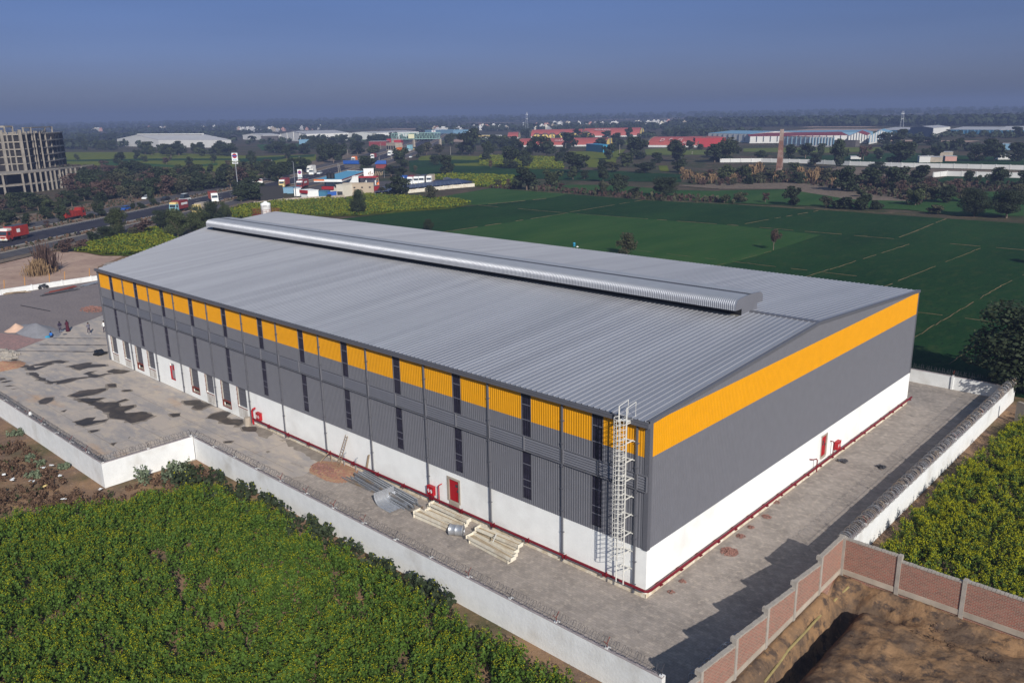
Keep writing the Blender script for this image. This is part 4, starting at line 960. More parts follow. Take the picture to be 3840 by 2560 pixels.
# cream built-up beams
def beam(L_, w0, w1, hgt_=.38, ends=True):
    m_ = MB(); t_ = .014
    def y(s, x): return (w0*(1-x/L_)+w1*x/L_)*s
    for s_ in (-.5, .5):
        V = [(0, y(s_, 0)-t_, 0), (L_, y(s_, L_)-t_, 0), (L_, y(s_, L_)+t_, 0), (0, y(s_, 0)+t_, 0), (0, y(s_, 0)-t_, hgt_), (L_, y(s_, L_)-t_, hgt_), (L_, y(s_, L_)+t_, hgt_), (0, y(s_, 0)+t_, hgt_)]
        m_.add(V, [(0,3,2,1),(4,5,6,7),(0,1,5,4),(1,2,6,5),(2,3,7,6),(3,0,4,7)])
    m_.add([(0, -w0/2, hgt_*.35), (L_, -w1/2, hgt_*.35), (L_, w1/2, hgt_*.35), (0, w0/2, hgt_*.35)], [(0, 1, 2, 3)], 1)
    if ends: m_.box(-.04, 0, -w0/2-.1, w0/2+.1, -.0, hgt_+.02); m_.box(L_, L_+.03, -w1/2-.08, w1/2+.08, -.0, hgt_+.02)
    return m_
def place_beam(a, b, z, w0, w1, label, hg=.32):
    a = np.array(a); b = np.array(b); d = b-a; L_ = np.linalg.norm(d[:2]); o = beam(L_, w0*.72, w1*.72, hg*.8).build('steel_beam', [M['cream'], M['web']]); o.location = (a[0], a[1], z); o.rotation_euler = (0, 0, math.atan2(d[1], d[0])); tag(o, label, 'steel beam', 'cream painted beams stacked on the yard')
cQ = cp((1400, 1840), 4.704)
for i, (a, b, z, w0, w1, lab) in enumerate([
    ((1030, 215), (1680, 520), .42, .55, .45, 'cream steel beam nearest the maroon pipe in the stack before the red door'),
    ((960, 330), (1620, 610), .02, .6, .5, 'dusty cream beam lying low in the middle of the stack before the red door'),
    ((1000, 250), (1640, 570), .02, .5, .5, 'lower cream beam under the one nearest the maroon pipe'),
    ((760, 420), (1400, 700), .02, .55, .4, 'bottom cream beam on the wall side of the drum, under the tapered one'),
    ((770, 350), (1430, 660), .40, .75, .35, 'tapered cream beam on top of the stack next to the curved sheet')]):
    pa, pb = A(cQ, *a, z+.15), A(cQ, *b, z+.15); place_beam(pa, pb, z, w0, w1, lab)
for i, (a, b, z, w0, w1, lab) in enumerate([
    ((1025, 985), (1440, 1160), .40, .6, .55, 'cream beam on top of the right stack, nearest the white wall'),
    ((1000, 1030), (1400, 1220), .02, .6, .55, 'cream beam at the bottom of the right stack, on its wall side'),
    ((950, 1060), (1370, 1290), .40, .85, .5, 'wide tapered cream beam on top of the right stack beside the metal drum'),
    ((970, 1110), (1340, 1310), .02, .6, .5, 'cream beam at the bottom of the right stack, on its yard side'),
    ((960, 1080), (1390, 1260), .02, .5, .5, 'cream beam buried in the middle of the right stack')]):
    pa, pb = A(cN, *a, z+.15), A(cN, *b, z+.15); place_beam(pa, pb, z, w0, w1, lab)
m_ = MB(); m_.box(-.03, .03, -.6, .6, 0, .05); q = A(cN, 1190, 1095, .75); item('white_batten', m_, M['white_paint'], (q[0], q[1], .80), .55, 'short white batten lying across the top of the right beam stack', 'batten')
m_ = MB(); prof_ = [(.42, 0), (.42, .03), (.40, .05), (.40, .5), (.415, .52), (.40, .54), (.40, .98), (.42, 1.0), (.42, 1.03)]
m_.lathe(prof_, n=24); m_.f = [f for f in m_.f if len(f) == 4]; m_.m = [0]*len(m_.f); m_.lathe([(.39, .02), (.39, 1.0)], n=24); 
m_.xf(Matrix.Rotation(math.pi/2, 4, 'X')); q = A(cN, 880, 1040, .3); o = item('metal_drum', m_, M['galv'], (q[0]-.1, q[1]+.1, .42), math.radians(-62), 'short shiny metal drum lying on its side between the two beam stacks', 'drum', smooth=True)
# leaning wooden ladder
m_ = MB(); Ll = 3.6
lb = A(cM, 1075, 1040); lt_y = -.12
lt = np.array([lb[0]-.6, -.12, 3.3])
for s_ in (-.2, .2): m_.obox((s_, 0, 0), (s_*.8, 0, 4.0), .05, .04)
for k in range(12): m_.obox((-.2, 0, .25+k*.32), (.2, 0, .25+k*.32), .04, .04)
o = m_.build('wooden_ladder', M['wood']); tag(o, 'weathered wooden ladder leaning on the white wall over the brick rubble', 'ladder')
d = np.array([-30.6, -.15, 3.35])-lb
d = np.array([A(cM, 1175, 680)[0]*0+0, 0, 0])
# find where the photographed top lies on the wall
def on_wall(c, x, y, yy=0.0): r_ = ray(*c(x, y)); t = (yy-CAM[1])/r_[1]; return CAM+t*r_
lt = on_wall(cM, 1175, 680, -.1); dv = Vector(lt-lb); o.location = lb; o.rotation_mode = 'QUATERNION'; zv = dv.normalized(); yv = zv.cross(Vector((1, 0, 0))).normalized(); xv = yv.cross(zv); o.rotation_quaternion = Matrix((xv, yv, zv)).transposed().to_quaternion(); o.scale = (1.0, 1.0, dv.length/4.0)
m_ = MB(); b0 = A(cM, 1390, 1108); b1 = on_wall(cM, 1425, 895, -.05); m_.obox((0, 0, 0), b1-b0, .28, .04); item('plank', m_, M['wood'], b0, 0, 'pale wooden plank leaning upright against the white wall and the maroon pipe', 'plank')
m_ = MB(); b0 = A(cM, 875, 985); b1 = on_wall(cM, 995, 850, -.2); m_.tube([(0, 0, 0), b1-b0], .05, 5); m_.tube([(b1-b0), (b1-b0)+[.9, -.5, -.9]], .05, 5); item('timber_trestle', m_, M['wood'], b0, 0, 'rough timber trestle propped beside the pipe at the edge of the rubble', 'trestle')
def heap(name, c, rx, ry, h, m, label, cat, seed, n=34, rough=.12, group=None, kind=None):
    g = np.linspace(-1, 1, n); U, W = np.meshgrid(g, g, indexing='ij'); rr = np.sqrt(U*U+W*W); X_, Y_ = U*rx, W*ry
    nz = smooth_noise(X_, Y_, 4/max(rx, .5), seed); zz = h*np.clip(1-rr*(1+.15*nz), 0, 1)**1.15*(1+rough*nz)
    zz = np.where(rr > 1, -.02, zz-.01); idx = np.arange(n*n).reshape(n, n); F_ = np.stack([idx[:-1, :-1].ravel(), idx[1:, :-1].ravel(), idx[1:, 1:].ravel(), idx[:-1, 1:].ravel()], 1)
    V_ = np.stack([X_.ravel(), Y_.ravel(), zz.ravel()], 1); keep = (V_[F_][:, :, 2].max(1) > 0); o = npmesh(name, V_, F_[keep], m); o.location = (c[0], c[1], .02); tag(o, label, cat, group, kind); o.data.polygons.foreach_set('use_smooth', [True]*len(o.data.polygons)); return o
heap('sand_pile', A(cS, 360, 215), 1.5, 1.6, 1.15, mat('pale_sand', (.55, .37, .27), 1, 0, .08, 3, bump=.02), 'small peaked heap of pale orange sand', 'sand pile', 1)
heap('sand_pile', A(cS, 780, 235), 6.2, 2.4, 1.25, mat('grey_sand', (.23, .23, .245), 1, 0, .12, 1.5, bump=.03), 'large flat heap of grey sand behind the two dark-clothed people', 'sand pile', 2)
heap('soil_heap', A(cS, 60, 980), 2.4, 2.6, .8, M['soil_yellow'], 'reddish-brown soil heap at the left edge of the concrete', 'soil pile', 3)
heap('soil_heap', A(cM, 1040, 1080), 3.0, 1.7, .26, M['soil_yellow'], 'sandy soil spread round the foot of the leaning ladder', 'soil pile', 4)
def rubble(name, c, rx, ry, n_, m, label, cat, size=.1, hh=.15):
    mb = MB()
    for i in range(n_):
        a = rnd.uniform(0, 6.28); r_ = rnd.random()**.6; x, y = rx*r_*math.cos(a), ry*r_*math.sin(a); s_ = size*rnd.uniform(.5, 1.4); st = len(mb.v)
        mb.box(-s_, s_, -s_*.5, s_*.5, -s_*.35, s_*.35); mb.xf(Matrix.Translation((x, y, s_*.3+hh*(1-r_)*rnd.random())) @ Matrix.Rotation(rnd.uniform(0, 6), 4, 'Z') @ Matrix.Rotation(rnd.uniform(-.6, .6), 4, 'X'), st)
    return item(name, mb, m, (c[0], c[1], .02), 0, label, cat, None)
M['brickbits'] = mat('broken_brick', (.24, .125, .10), .95, 0, .3, 6)
o = rubble('brick_rubble', A(cM, 990, 1080), 2.3, 1.0, 420, M['brickbits'], 'spread of broken brick at the foot of the leaning ladder', 'rubble', .09, .3); o['kind'] = 'stuff'
for (x, y, r_, n_, lab) in [(655, 1115, .62, 300, 'largest round pile of brown broken brick on the yard beside the end wall'), (740, 1000, .34, 60, 'small flat patch of brick chips next after the largest pile, going up the yard'), (930, 858, .33, 70, 'small pile of brick chips second from the far end of the row by the end wall'), (995, 750, .34, 60, 'faint patch of brick chips farthest along the end wall'), (812, 935, .30, 50, 'patch of brick chips in the middle of the row by the end wall'), (312, 1333, .24, 30, 'tiny sprinkle of brick chips between the warehouse corner and the largest pile'), (228, 1410, .22, 25, 'tiny sprinkle of brick chips closest to the warehouse corner')]:
    rubble('brick_rubble', A(cE, x, y), r_, r_, n_, M['brickbits'], lab, 'rubble', .05, .12)
rubble('brick_ring', A(cL, 855, 492), 2.9, 1.7, 160, M['brickbits'], 'ring of broken brick and rubble on the gravel behind the warehouse corner', 'rubble', .16, .2)
rubble('stone_rubble', A(cL, 60, 905), 3.2, 1.1, 90, M['conc'], 'line of pale rubble and sacks at the left edge of the slab', 'rubble', .28, .3)
for (x, y, lab) in [(1490, 452, 'crumpled dark plastic sheet on the yard below the end-wall door'), (1778, 498, 'small dark rag lying alone on the grey yard')]:
    m_ = MB(); 
    for k in range(14): st = len(m_.v); m_.box(-.18, .18, -.1, .1, -.01, .01); m_.xf(Matrix.Translation((rnd.uniform(-.35, .35), rnd.uniform(-.3, .3), .08+rnd.random()*.1)) @ Matrix.Rotation(rnd.uniform(0, 6), 4, 'Z') @ Matrix.Rotation(rnd.uniform(-1, 1), 4, 'X'), st)
    item('plastic_scrap', m_, M['steel_dark'], A(cE, x, y), 0, lab, 'litter')
# timber and rebar lying in the far yard
for i, (a, b, lab) in enumerate([((400, 365), (700, 310), 'bundle of dark bars lying on the gravel beyond the warehouse corner, nearest the camera'), ((430, 345), (670, 290), 'bundle of rusty bars lying on the gravel beyond the warehouse corner'), ((740, 285), (900, 245), 'pale bundle of pipes lying on the gravel against the warehouse end'), ((190, 455), (460, 508), 'thin bent dark hose lying on the open gravel'), ((60, 350), (240, 335), 'low stack of brown boards along the foot of the far white wall')]):
    m_ = MB(); pa, pb = A(cL, *a), A(cL, *b); d = pb-pa
    for k in range(7 if i != 3 else 1):
        o_ = np.array([rnd.uniform(-.4, .4), rnd.uniform(-.6, .6), .05+.03*k]) if i != 3 else np.zeros(3)+[0, 0, .05]
        m_.tube([o_, d+o_*[1, 1, 1]+[rnd.uniform(-1, 1)*(i != 3), 0, 0]], .07, 5)
    item(['rebar_bundle', 'rebar_bundle', 'pipe_bundle', 'hose', 'board_stack'][i], m_, [M['steel_dark'], M['rust'], M['galv'], M['black'], M['wood']][i], pa, 0, lab, ['bars', 'bars', 'pipes', 'hose', 'boards'][i])
m_ = MB(); 
for k in range(10): st = len(m_.v); m_.box(-.5, .5, -.25, .25, 0, .2); m_.xf(Matrix.Translation((rnd.uniform(-.8, .8), rnd.uniform(-.4, .4), rnd.random()*.25)) @ Matrix.Rotation(rnd.uniform(0, 6), 4, 'Z') @ Matrix.Rotation(rnd.uniform(-.4, .4), 4, 'X'), st)
item('tarpaulin_heap', m_, M['black'], A(cL, 905, 905), 0, 'crumpled black tarpaulin heap on the slab near the warehouse corner', 'tarpaulin')
# white bag on the left wall
m_ = MB(); m_.lathe([(.02, 0), (.18, .05), (.20, .15), (.10, .38), (.03, .42)], n=7); item('white_bag', m_, M['plastic_white'], A(cK, 282, 150, 2.2)*[1, 1, 0]+[0, 0, 2.3], 0, 'white plastic bag caught on the wire of the left white wall', 'bag', smooth=True)
for i, (x, y) in enumerate([(410, 648), (475, 628), (50, 708), (115, 760), (300, 772), (560, 722), (930, 845), (420, 817), (600, 940)]):
    m_ = MB(); 
    for k in range(4): st = len(m_.v); m_.box(-.13, .13, -.06, .06, -.01, .01); m_.xf(Matrix.Translation((rnd.uniform(-.22, .22), rnd.uniform(-.15, .15), .35)) @ Matrix.Rotation(rnd.uniform(0, 6), 4, 'Z') @ Matrix.Rotation(rnd.uniform(-.5, .5), 4, 'X'), st)
    item('litter_scrap', m_, M['plastic_white'] if i != 7 else M['truck_yellow'], A(cK, x, y), 0, ['pale litter strip in the upper middle of the dry weeds', 'long pale scrap nearest the white wall in the weeds', 'pale scrap at the left edge of the weeds', 'pale scrap right of the one at the left edge', 'small scrap in the middle of the weeds', 'small scrap close under the sandy strip', 'scrap just below the white wall corner', 'yellowish scrap in the brown weeds', 'lowest pale scrap close to the mustard edge'][i], 'litter', 'litter in the dry weeds')
# blue barrel and white sack in the wheat behind the warehouse
m_ = MB(); m_.lathe([(.29, 0), (.31, .05), (.29, .3), (.31, .32), (.29, .6), (.31, .62), (.29, .88), (.25, .92)], n=16); q = A(cC, 865, 1285); item('blue_barrel', m_, M['blue_sheet'], q, 0, 'blue plastic barrel standing in the green field just beyond the roof edge', 'barrel', smooth=True)
m_ = MB(); m_.lathe([(.1, 0), (.3, .08), (.25, .2), (.05, .26)], n=10); item('white_sack', m_, M['plastic_white'], A(cC, 882, 1290)+[.4, 0, 0], 0, 'white sack on the ground beside the blue barrel', 'sack')
# water tank on its frame beyond the left end of the roof
WT = empty('water_tank', (-117.35, 44.83, 0), 0, 'round white plastic water tank on a red frame behind the far end of the roof', 'water tank'); WT.location = (-124, 48.8, 0)
z0_ = 11.0
m_ = MB(); m_.lathe([(.98, 0), (1.0, .05), (.97, .35), (1.0, .38), (.97, .75), (1.0, .78), (.97, 1.15), (1.0, 1.18), (.97, 1.6), (1.0, 1.63), (.98, 2.0), (.9, 2.12), (.35, 2.3), (.35, 2.38), (0.02, 2.4)], (0, 0, z0_+.15), 32); m_.build('tank_body', M['plastic_white'], WT, smooth=True)
m_ = MB(); m_.lathe([(.36, 2.38), (.36, 2.46), (.02, 2.48)], (0, 0, z0_+.15), 20); m_.build('tank_lid', M['plastic_white'], WT)
m_ = MB(); m_.box(-.35, .35, -1.02, -.985, z0_+1.75, z0_+1.85); m_.xf(Matrix.Rotation(.9, 4, 'Z')); m_.build('tank_marking', M['steel_dark'], WT)
m_ = MB()
for x in (-1.9, 1.9):
    for y in (-1.9, 1.9): m_.box(x-.08, x+.08, y-.08, y+.08, -.0, z0_)
m_.box(-2.1, 2.1, -2.1, 2.1, z0_, z0_+.12)
for z in (2.8, 5.6, 8.4):
    for s_ in (-1.9, 1.9): m_.box(-1.9, 1.9, s_-.04, s_+.04, z, z+.1); m_.box(s_-.04, s_+.04, -1.9, 1.9, z, z+.1)
m_.build('support_tower', M['rust'], WT)
m_ = MB()
for s_ in (-2.05, 2.05):
    for z in (.45, .8, 1.15): m_.obox((-2.05, s_, z0_+z), (2.05, s_, z0_+z), .05, .05); m_.obox((s_, -2.05, z0_+z), (s_, 2.05, z0_+z), .05, .05)
    for k in range(6): u = -2.05+k*.82; m_.obox((u, s_, z0_+.1), (u, s_, z0_+1.2), .05, .05); m_.obox((s_, u, z0_+.1), (s_, u, z0_+1.2), .05, .05)
m_.build('guard_rail', M['rust'], WT)
# ------------------------------------------------------------------ vehicles
def wheel(mb_parent, x, y, r, w_, name='wheel'):
    m_ = MB(); m_.lathe([(r*.5, -w_/2), (r*.95, -w_/2), (r, -w_*.3), (r, w_*.3), (r*.95, w_/2), (r*.5, w_/2)], n=16); m_.lathe([(.02, -w_*.42), (r*.55, -w_*.5), (r*.55, w_*.5), (.02, w_*.42)], n=12, m=1)
    m_.xf(Matrix.Rotation(math.pi/2, 4, 'X')); o = m_.build(name, [M['rubber'], M['galv']], mb_parent); o.location = (x, y, r); return o
def prism(mb, prof, y0, y1, m=0):
    n = len(prof); V = [(x, y0, z) for x, z in prof]+[(x, y1, z) for x, z in prof]
    mb.add(V, [tuple(range(n))[::-1], tuple(range(n, 2*n))]+[(i, (i+1) % n, n+(i+1) % n, n+i) for i in range(n)], m)
def truck(loc, rz_, label, cab, box, kind='container', L_=9.0, visor=None, top=None, group=None, panel=None, name='truck', cat='truck'):
    loc = (loc[0], loc[1], .24); t = empty(name, loc, rz_, label, cat, group)
    m_ = MB(); prism(m_, [(0, .55), (2.0, .55), (2.0, 2.75), (.35, 2.75), (.12, 1.75), (0, 1.6)], -1.15, 1.15); cb = m_.build('cab', cab, t)
    m_ = MB(); m_.add([(.31, -1.0, 2.6), (.31, 1.0, 2.6), (.09, 1.0, 1.72), (.09, -1.0, 1.72)], [(0, 1, 2, 3)]); m_.box(.55, 1.35, -1.17, -1.145, 1.7, 2.45); m_.box(.55, 1.35, 1.145, 1.17, 1.7, 2.45); m_.build('windscreen', M['glass'], cb)
    m_ = MB(); prism(m_, [(.25, 2.76), (2.0, 2.76), (2.0, 3.35), (.6, 3.3)], -1.1, 1.1); m_.build('roof_visor', visor or M['white_paint'], cb)
    m_ = MB(); m_.box(-.12, .1, -1.15, 1.15, .45, .85); m_.box(-.03, .02, -.9, .9, 1.35, 1.5); m_.box(-.14, -.11, -.3, .3, .55, .75, 1); m_.build('bumper', [M['white_paint'] if cab is M['truck_red'] else cab, M['truck_yellow']], cb)
    for s_ in (-.85, .85): m_ = MB(); m_.lathe([(.02, 0), (.14, 0), (.14, .04), (.02, .04)], n=10); m_.xf(Matrix.Translation((-.13, s_, .98)) @ Matrix.Rotation(math.pi/2, 4, 'Y')); m_.build('headlight', M['plastic_white'], cb)
    m_ = MB(); m_.box(.5, L_, -.45, .45, .6, .95); m_.build('chassis', M['steel_dark'], t)
    m_ = MB(); x0 = 2.15
    if kind == 'container':
        m_.box(x0, L_, -1.22, 1.22, 1.0, 3.65)
        k = int((L_-x0)/.35)
        for i in range(k+1):
            x = x0+.02+i*(L_-x0-.1)/k; m_.box(x, x+.08, -1.25, -1.22, 1.1, 3.55); m_.box(x, x+.08, 1.22, 1.25, 1.1, 3.55)
        o = m_.build('container', box, t)
        if top: m_ = MB(); m_.box(x0+.02, L_-.02, -1.2, 1.2, 3.652, 3.67); m_.build('container_top', top, o)
        if panel:
            p_ = MB(); p_.box(x0+1.4, x0+(2.6 if panel == 'small' else 5.4), -1.275, -1.255, 2.0 if panel == 'small' else 2.2, 2.9); p_.box(x0+1.4, x0+(2.6 if panel == 'small' else 5.4), 1.255, 1.275, 2.0 if panel == 'small' else 2.2, 2.9); p_.build('side_sign', M['plastic_white'], o)
    else:
        m_.box(x0, L_, -1.2, 1.2, 1.0, 1.15)
        m_.box(x0, L_, -1.22, -1.14, 1.15, 2.6); m_.box(x0, L_, 1.14, 1.22, 1.15, 2.6); m_.box(x0, x0+.08, -1.2, 1.2, 1.15, 2.7); m_.box(L_-.08, L_, -1.2, 1.2, 1.15, 2.5)
        for i in range(6): x = x0+i*(L_-x0-.1)/5; m_.box(x, x+.1, -1.28, -1.22, 1.0, 2.65); m_.box(x, x+.1, 1.22, 1.28, 1.0, 2.65)
        o = m_.build('tipper_body', box, t)
    for x in (1.1, L_-2.3, L_-1.1):
        for s_ in (-1.0, 1.0): wheel(t, x, s_, .5, .3)
    return t
def car(loc, rz_, label, col, L_=4.2, h=1.45, group=None, name='car', cat='car'):
    loc = (loc[0], loc[1], .24); t = empty(name, loc, rz_, label, cat, group)
    m_ = MB(); prism(m_, [(0, .3), (L_, .3), (L_, .85), (L_*.93, .95), (L_*.28, .98), (.1, .75), (0, .6)], -.85, .85); b = m_.build('body', col, t)
    m_ = MB(); prism(m_, [(L_*.22, .95), (L_*.9, .95), (L_*.8, h), (L_*.38, h)], -.74, .74); m_.build('glasshouse', M['glass'], b)
    m_ = MB(); m_.box(L_*.38, L_*.8, -.72, .72, h, h+.03); m_.build('roof', col, b)
    for x in (L_*.2, L_*.8):
        for s_ in (-.78, .78): wheel(t, x, s_, .32, .2)
    return t
def rd(i0, s, o):   # a place on the highway: point index, metres on, metres to the right
    p = RM[i0]; d = RM[i0+1]-RM[i0]; d = d/np.linalg.norm(d); q = p+d*s+np.array([d[1], -d[0]])*o; return q, math.atan2(d[1], d[0])
def nearest(px, py):
    q = at(px, py)[:2]; i = int(np.argmin([np.linalg.norm(p-q) for p in RM])); d = RM[min(i+1, len(RM)-1)]-RM[max(i-1, 0)]; return q, math.atan2(d[1], d[0])
# facing the camera: cab origin is the front; the body runs along +x local
def face(px, py): q, a = nearest(px, py); return (q[0], q[1], .06), a
l, a = face(15, 912); truck(l, a, 'red container truck with a white-topped cab driving out of the photograph on the highway', M['truck_red'], M['truck_red'], top=M['steel_dark'], panel='small', L_=7.8)
q = A(cA, 765, 1025); _, a = nearest(300, 825); truck((q[0], q[1], .06), a+math.pi, 'orange-red tipper truck driving away on the far carriageway', M['truck_red'], M['truck_red'], 'tipper', L_=9.5, visor=M['truck_red'])
q = A(cA, 1590, 985); _, a = nearest(650, 790); truck((q[0], q[1], .06), a, 'maroon lorry with a yellow-topped pale blue cab on the highway behind the bushes', M['cyan'], M['maroon'], visor=M['truck_yellow'], panel='long', L_=8)
q = A(cA, 1700, 1010); truck((q[0]+3, q[1]+2, .06), a, 'smaller lorry with a cream hood half hidden by the big bush', M['truck_yellow'], M['conc_old'], visor=M['truck_yellow'], L_=7)
q = A(cA, 1980, 890); truck((q[0], q[1], .06), math.atan2(q[1]-CAM[1], q[0]-CAM[0])+.12, 'white-fronted lorry with an orange roof edge among the roadside trees', M['plastic_white'], M['rust'], visor=M['plastic_white'], L_=9)
q = A(cA, 1655, 880); car((q[0], q[1], .06), a, 'white and blue bus-like van beyond the maroon lorry', M['plastic_white'], 6.5, 2.6, name='van', cat='van')
q = A(cA, 1322, 862); car((q[0], q[1], .06), a, 'white car on the upper carriageway in front of the dark trees', M['plastic_white'])
q = A(cA, 1125, 965); car((q[0], q[1], .06), a, 'small dark blue car in the median gap of the highway', M['blue'], 3.6)
q = A(cA, 1495, 872); car((q[0], q[1], .06), a, 'dark car leading a white one near the roadside tree', M['black'], 4.2)
q = A(cA, 2240, 712); car((q[0], q[1], .06), a, 'white van far up the highway left of the sign pole', M['plastic_white'], 5, 2.2, name='van', cat='van')
q = A(cA, 2330, 760); truck((q[0], q[1], .06), a, 'white lorry at the roadside just right of the tall sign pole', M['plastic_white'], M['plastic_white'], L_=7)
q = A(cB, 635, 615); _, a2 = nearest(1170, 650); truck((q[0], q[1], .06), a2, 'white box lorry leading the pair on the highway above the service station', M['plastic_white'], M['far_white'], L_=9)
q = A(cB, 655, 637); truck((q[0], q[1], .06), a2, 'small white pickup lorry beside the white box lorry', M['plastic_white'], M['far_white'], 'tipper', L_=5.5)
q = A(cB, 722, 628); car((q[0], q[1], .06), a2, 'white car behind the pair of white lorries', M['plastic_white'])
q = A(cB, 545, 765); truck((q[0], q[1], .06), a2, 'maroon container lorry with a white hood parked on the station apron', M['maroon'], M['maroon'], visor=M['plastic_white'], L_=10, panel='long')
q = A(cB, 385, 752); truck((q[0], q[1], .06), a2+.1, 'brown lorry with a cream cab parked behind the dark net fence', M['truck_yellow'], M['maroon'], visor=M['plastic_white'], L_=11)
q = A(cB, 130, 765); truck((q[0]+2, q[1]+2, .06), a2+.5, 'long red container lorry with a pale cab beside the roadside trees', M['plastic_white'], M['truck_red'], L_=12, panel='long')
q = A(cB, 30, 715); car((q[0], q[1], .06), a2, 'white car at the left of the red container lorry', M['plastic_white'])
q = A(cB, 1040, 518); truck((q[0], q[1], .06), a2, 'lorry with an orange load far up the road beyond the blue roof', M['plastic_white'], M['orange'], L_=7)
q = A(cB, 1215, 487); truck((q[0], q[1], .06), a2, 'white-fronted maroon lorry on the far highway between the trees', M['plastic_white'], M['maroon'], L_=9)
q = A(cB, 1372, 458); truck((q[0], q[1], .06), a2, 'white bus far up the highway near a pale lamp post', M['plastic_white'], M['plastic_white'], L_=9)
q = A(cB, 1600, 400); car((q[0], q[1], .06), a2, 'yellow-white van on the far highway just before the green gantry', M['truck_yellow'], 6, 2.4, name='van', cat='van')
q = A(cB, 1560, 412); car((q[0], q[1], .06), a2, 'white car on the far highway left of the yellow-white van', M['plastic_white'], 5)
q = A(cB, 1565, 475); car((q[0], q[1], .06), a2, 'white car at the far roadside near the bushes', M['plastic_white'], 4.5)
# row of parked lorries beside the solar roofs
for i, (x, y) in enumerate([(1480, 715), (1560, 712), (1617, 708), (1668, 705), (1735, 702)]):
    q = A(cB, x, y+14); truck((q[0], q[1], .06), math.radians(128), ['first', 'second', 'third', 'fourth', 'last'][i]+' from the left of the white-cabbed lorries parked behind the solar roof', M['plastic_white'], [M['blue'], M['maroon'], M['conc_dark'], M['steel_dark'], M['conc_old']][i], visor=M['plastic_white'], L_=8.5, group='white-cabbed lorries parked behind the solar roof')
q = A(cB, 1255, 740); truck((q[0], q[1], .06), math.radians(150), 'orange-brown lorry with slatted sides parked right of the fuel canopy', M['orange'], M['wood'], visor=M['wood'], L_=8)
# motorcycles --------------------------------------------------------------
def motorbike(loc, rz_, label, lean=0.0):
    t = empty('motorcycle', loc, rz_, label, 'motorcycle'); t.rotation_euler = (lean, 0, rz_)
    for x in (-.65, .65): m_ = MB(); m_.lathe([(.2, -.05), (.3, -.05), (.3, .05), (.2, .05)], n=14); m_.xf(Matrix.Translation((x, 0, .3)) @ Matrix.Rotation(math.pi/2, 4, 'X')); m_.build('wheel', M['rubber'], t)
    m_ = MB(); m_.tube([(-.65, 0, .3), (-.1, 0, .45), (.35, 0, .75), (.62, 0, .32)], .045, 6); m_.box(-.15, .25, -.12, .12, .25, .5); m_.build('frame', M['steel_dark'], t)
    m_ = MB(); m_.box(-.05, .38, -.12, .12, .68, .88); m_.build('fuel_tank', M['black'], t)
    m_ = MB(); m_.box(-.75, -.02, -.12, .12, .72, .8); m_.build('saddle', M['rubber'], t)
    m_ = MB(); m_.tube([(.42, -.32, .98), (.45, 0, .92), (.42, .32, .98)], .02, 5); m_.build('handlebar', M['galv'], t)
    return t
q = A(cL, 400, 300); motorbike((q[0], q[1], .01), math.radians(95), 'dark motorcycle parked against the far white wall', .15)
def person(loc, rz_, label, joints, mats_by_z, group=None, rad=1.0, extra=None):
    """joints: dict name->(x,y,z) in metres; one skinned body, coloured in clothing bands"""
    t = joints; names = list(t); edges = [('pelvis', 'chest'), ('chest', 'neck'), ('neck', 'head'), ('head', 'crown'), ('chest', 'sl'), ('sl', 'el'), ('el', 'hl'), ('chest', 'sr'), ('sr', 'er'), ('er', 'hr'), ('pelvis', 'pl'), ('pl', 'kl'), ('kl', 'fl'), ('fl', 'tl'), ('pelvis', 'pr'), ('pr', 'kr'), ('kr', 'fr'), ('fr', 'tr')]
    R_ = dict(pelvis=.15, chest=.16, neck=.055, head=.095, crown=.08, sl=.07, el=.048, hl=.04, sr=.07, er=.048, hr=.04, pl=.09, kl=.065, fl=.05, tl=.04, pr=.09, kr=.065, fr=.05, tr=.04)
    me = bpy.data.meshes.new('tmp'); me.from_pydata([t[n] for n in names], [(names.index(a), names.index(b)) for a, b in edges], [])
    o = bpy.data.objects.new('person', me); COL.objects.link(o)
    sk = o.modifiers.new('s', 'SKIN'); o.modifiers.new('d', 'SUBSURF').levels = 1
    for i, n in enumerate(names): r_ = R_[n]*rad; me.skin_vertices[0].data[i].radius = (r_, r_)
    me.skin_vertices[0].data[names.index('pelvis')].use_root = True
    dg = bpy.context.evaluated_depsgraph_get(); ev = o.evaluated_get(dg); nm = bpy.data.meshes.new_from_object(ev); o.modifiers.clear(); o.data = nm; nm.name = 'person'
    nm.materials.clear(); ms = [m for _, m in mats_by_z]; 
    for m in ms: nm.materials.append(m)
    for p in nm.polygons:
        z = p.center.z; k = 0
        for i, (zz, m) in enumerate(mats_by_z):
            if z >= zz: k = i
        p.material_index = k; p.use_smooth = True
    o.location = [float(v) for v in loc]; o.rotation_euler = (0, 0, rz_); tag(o, label, 'person', group)
    m_ = MB(); h = np.array(t['crown']); m_.lathe([(.02, -.10), (.10, -.08), (.115, -.02), (.10, .06), (.05, .10), (.01, .11)], (h[0]-.015, h[1], h[2]-.02), 12); m_.build('hair', M['hair'], o, smooth=True)
    return o
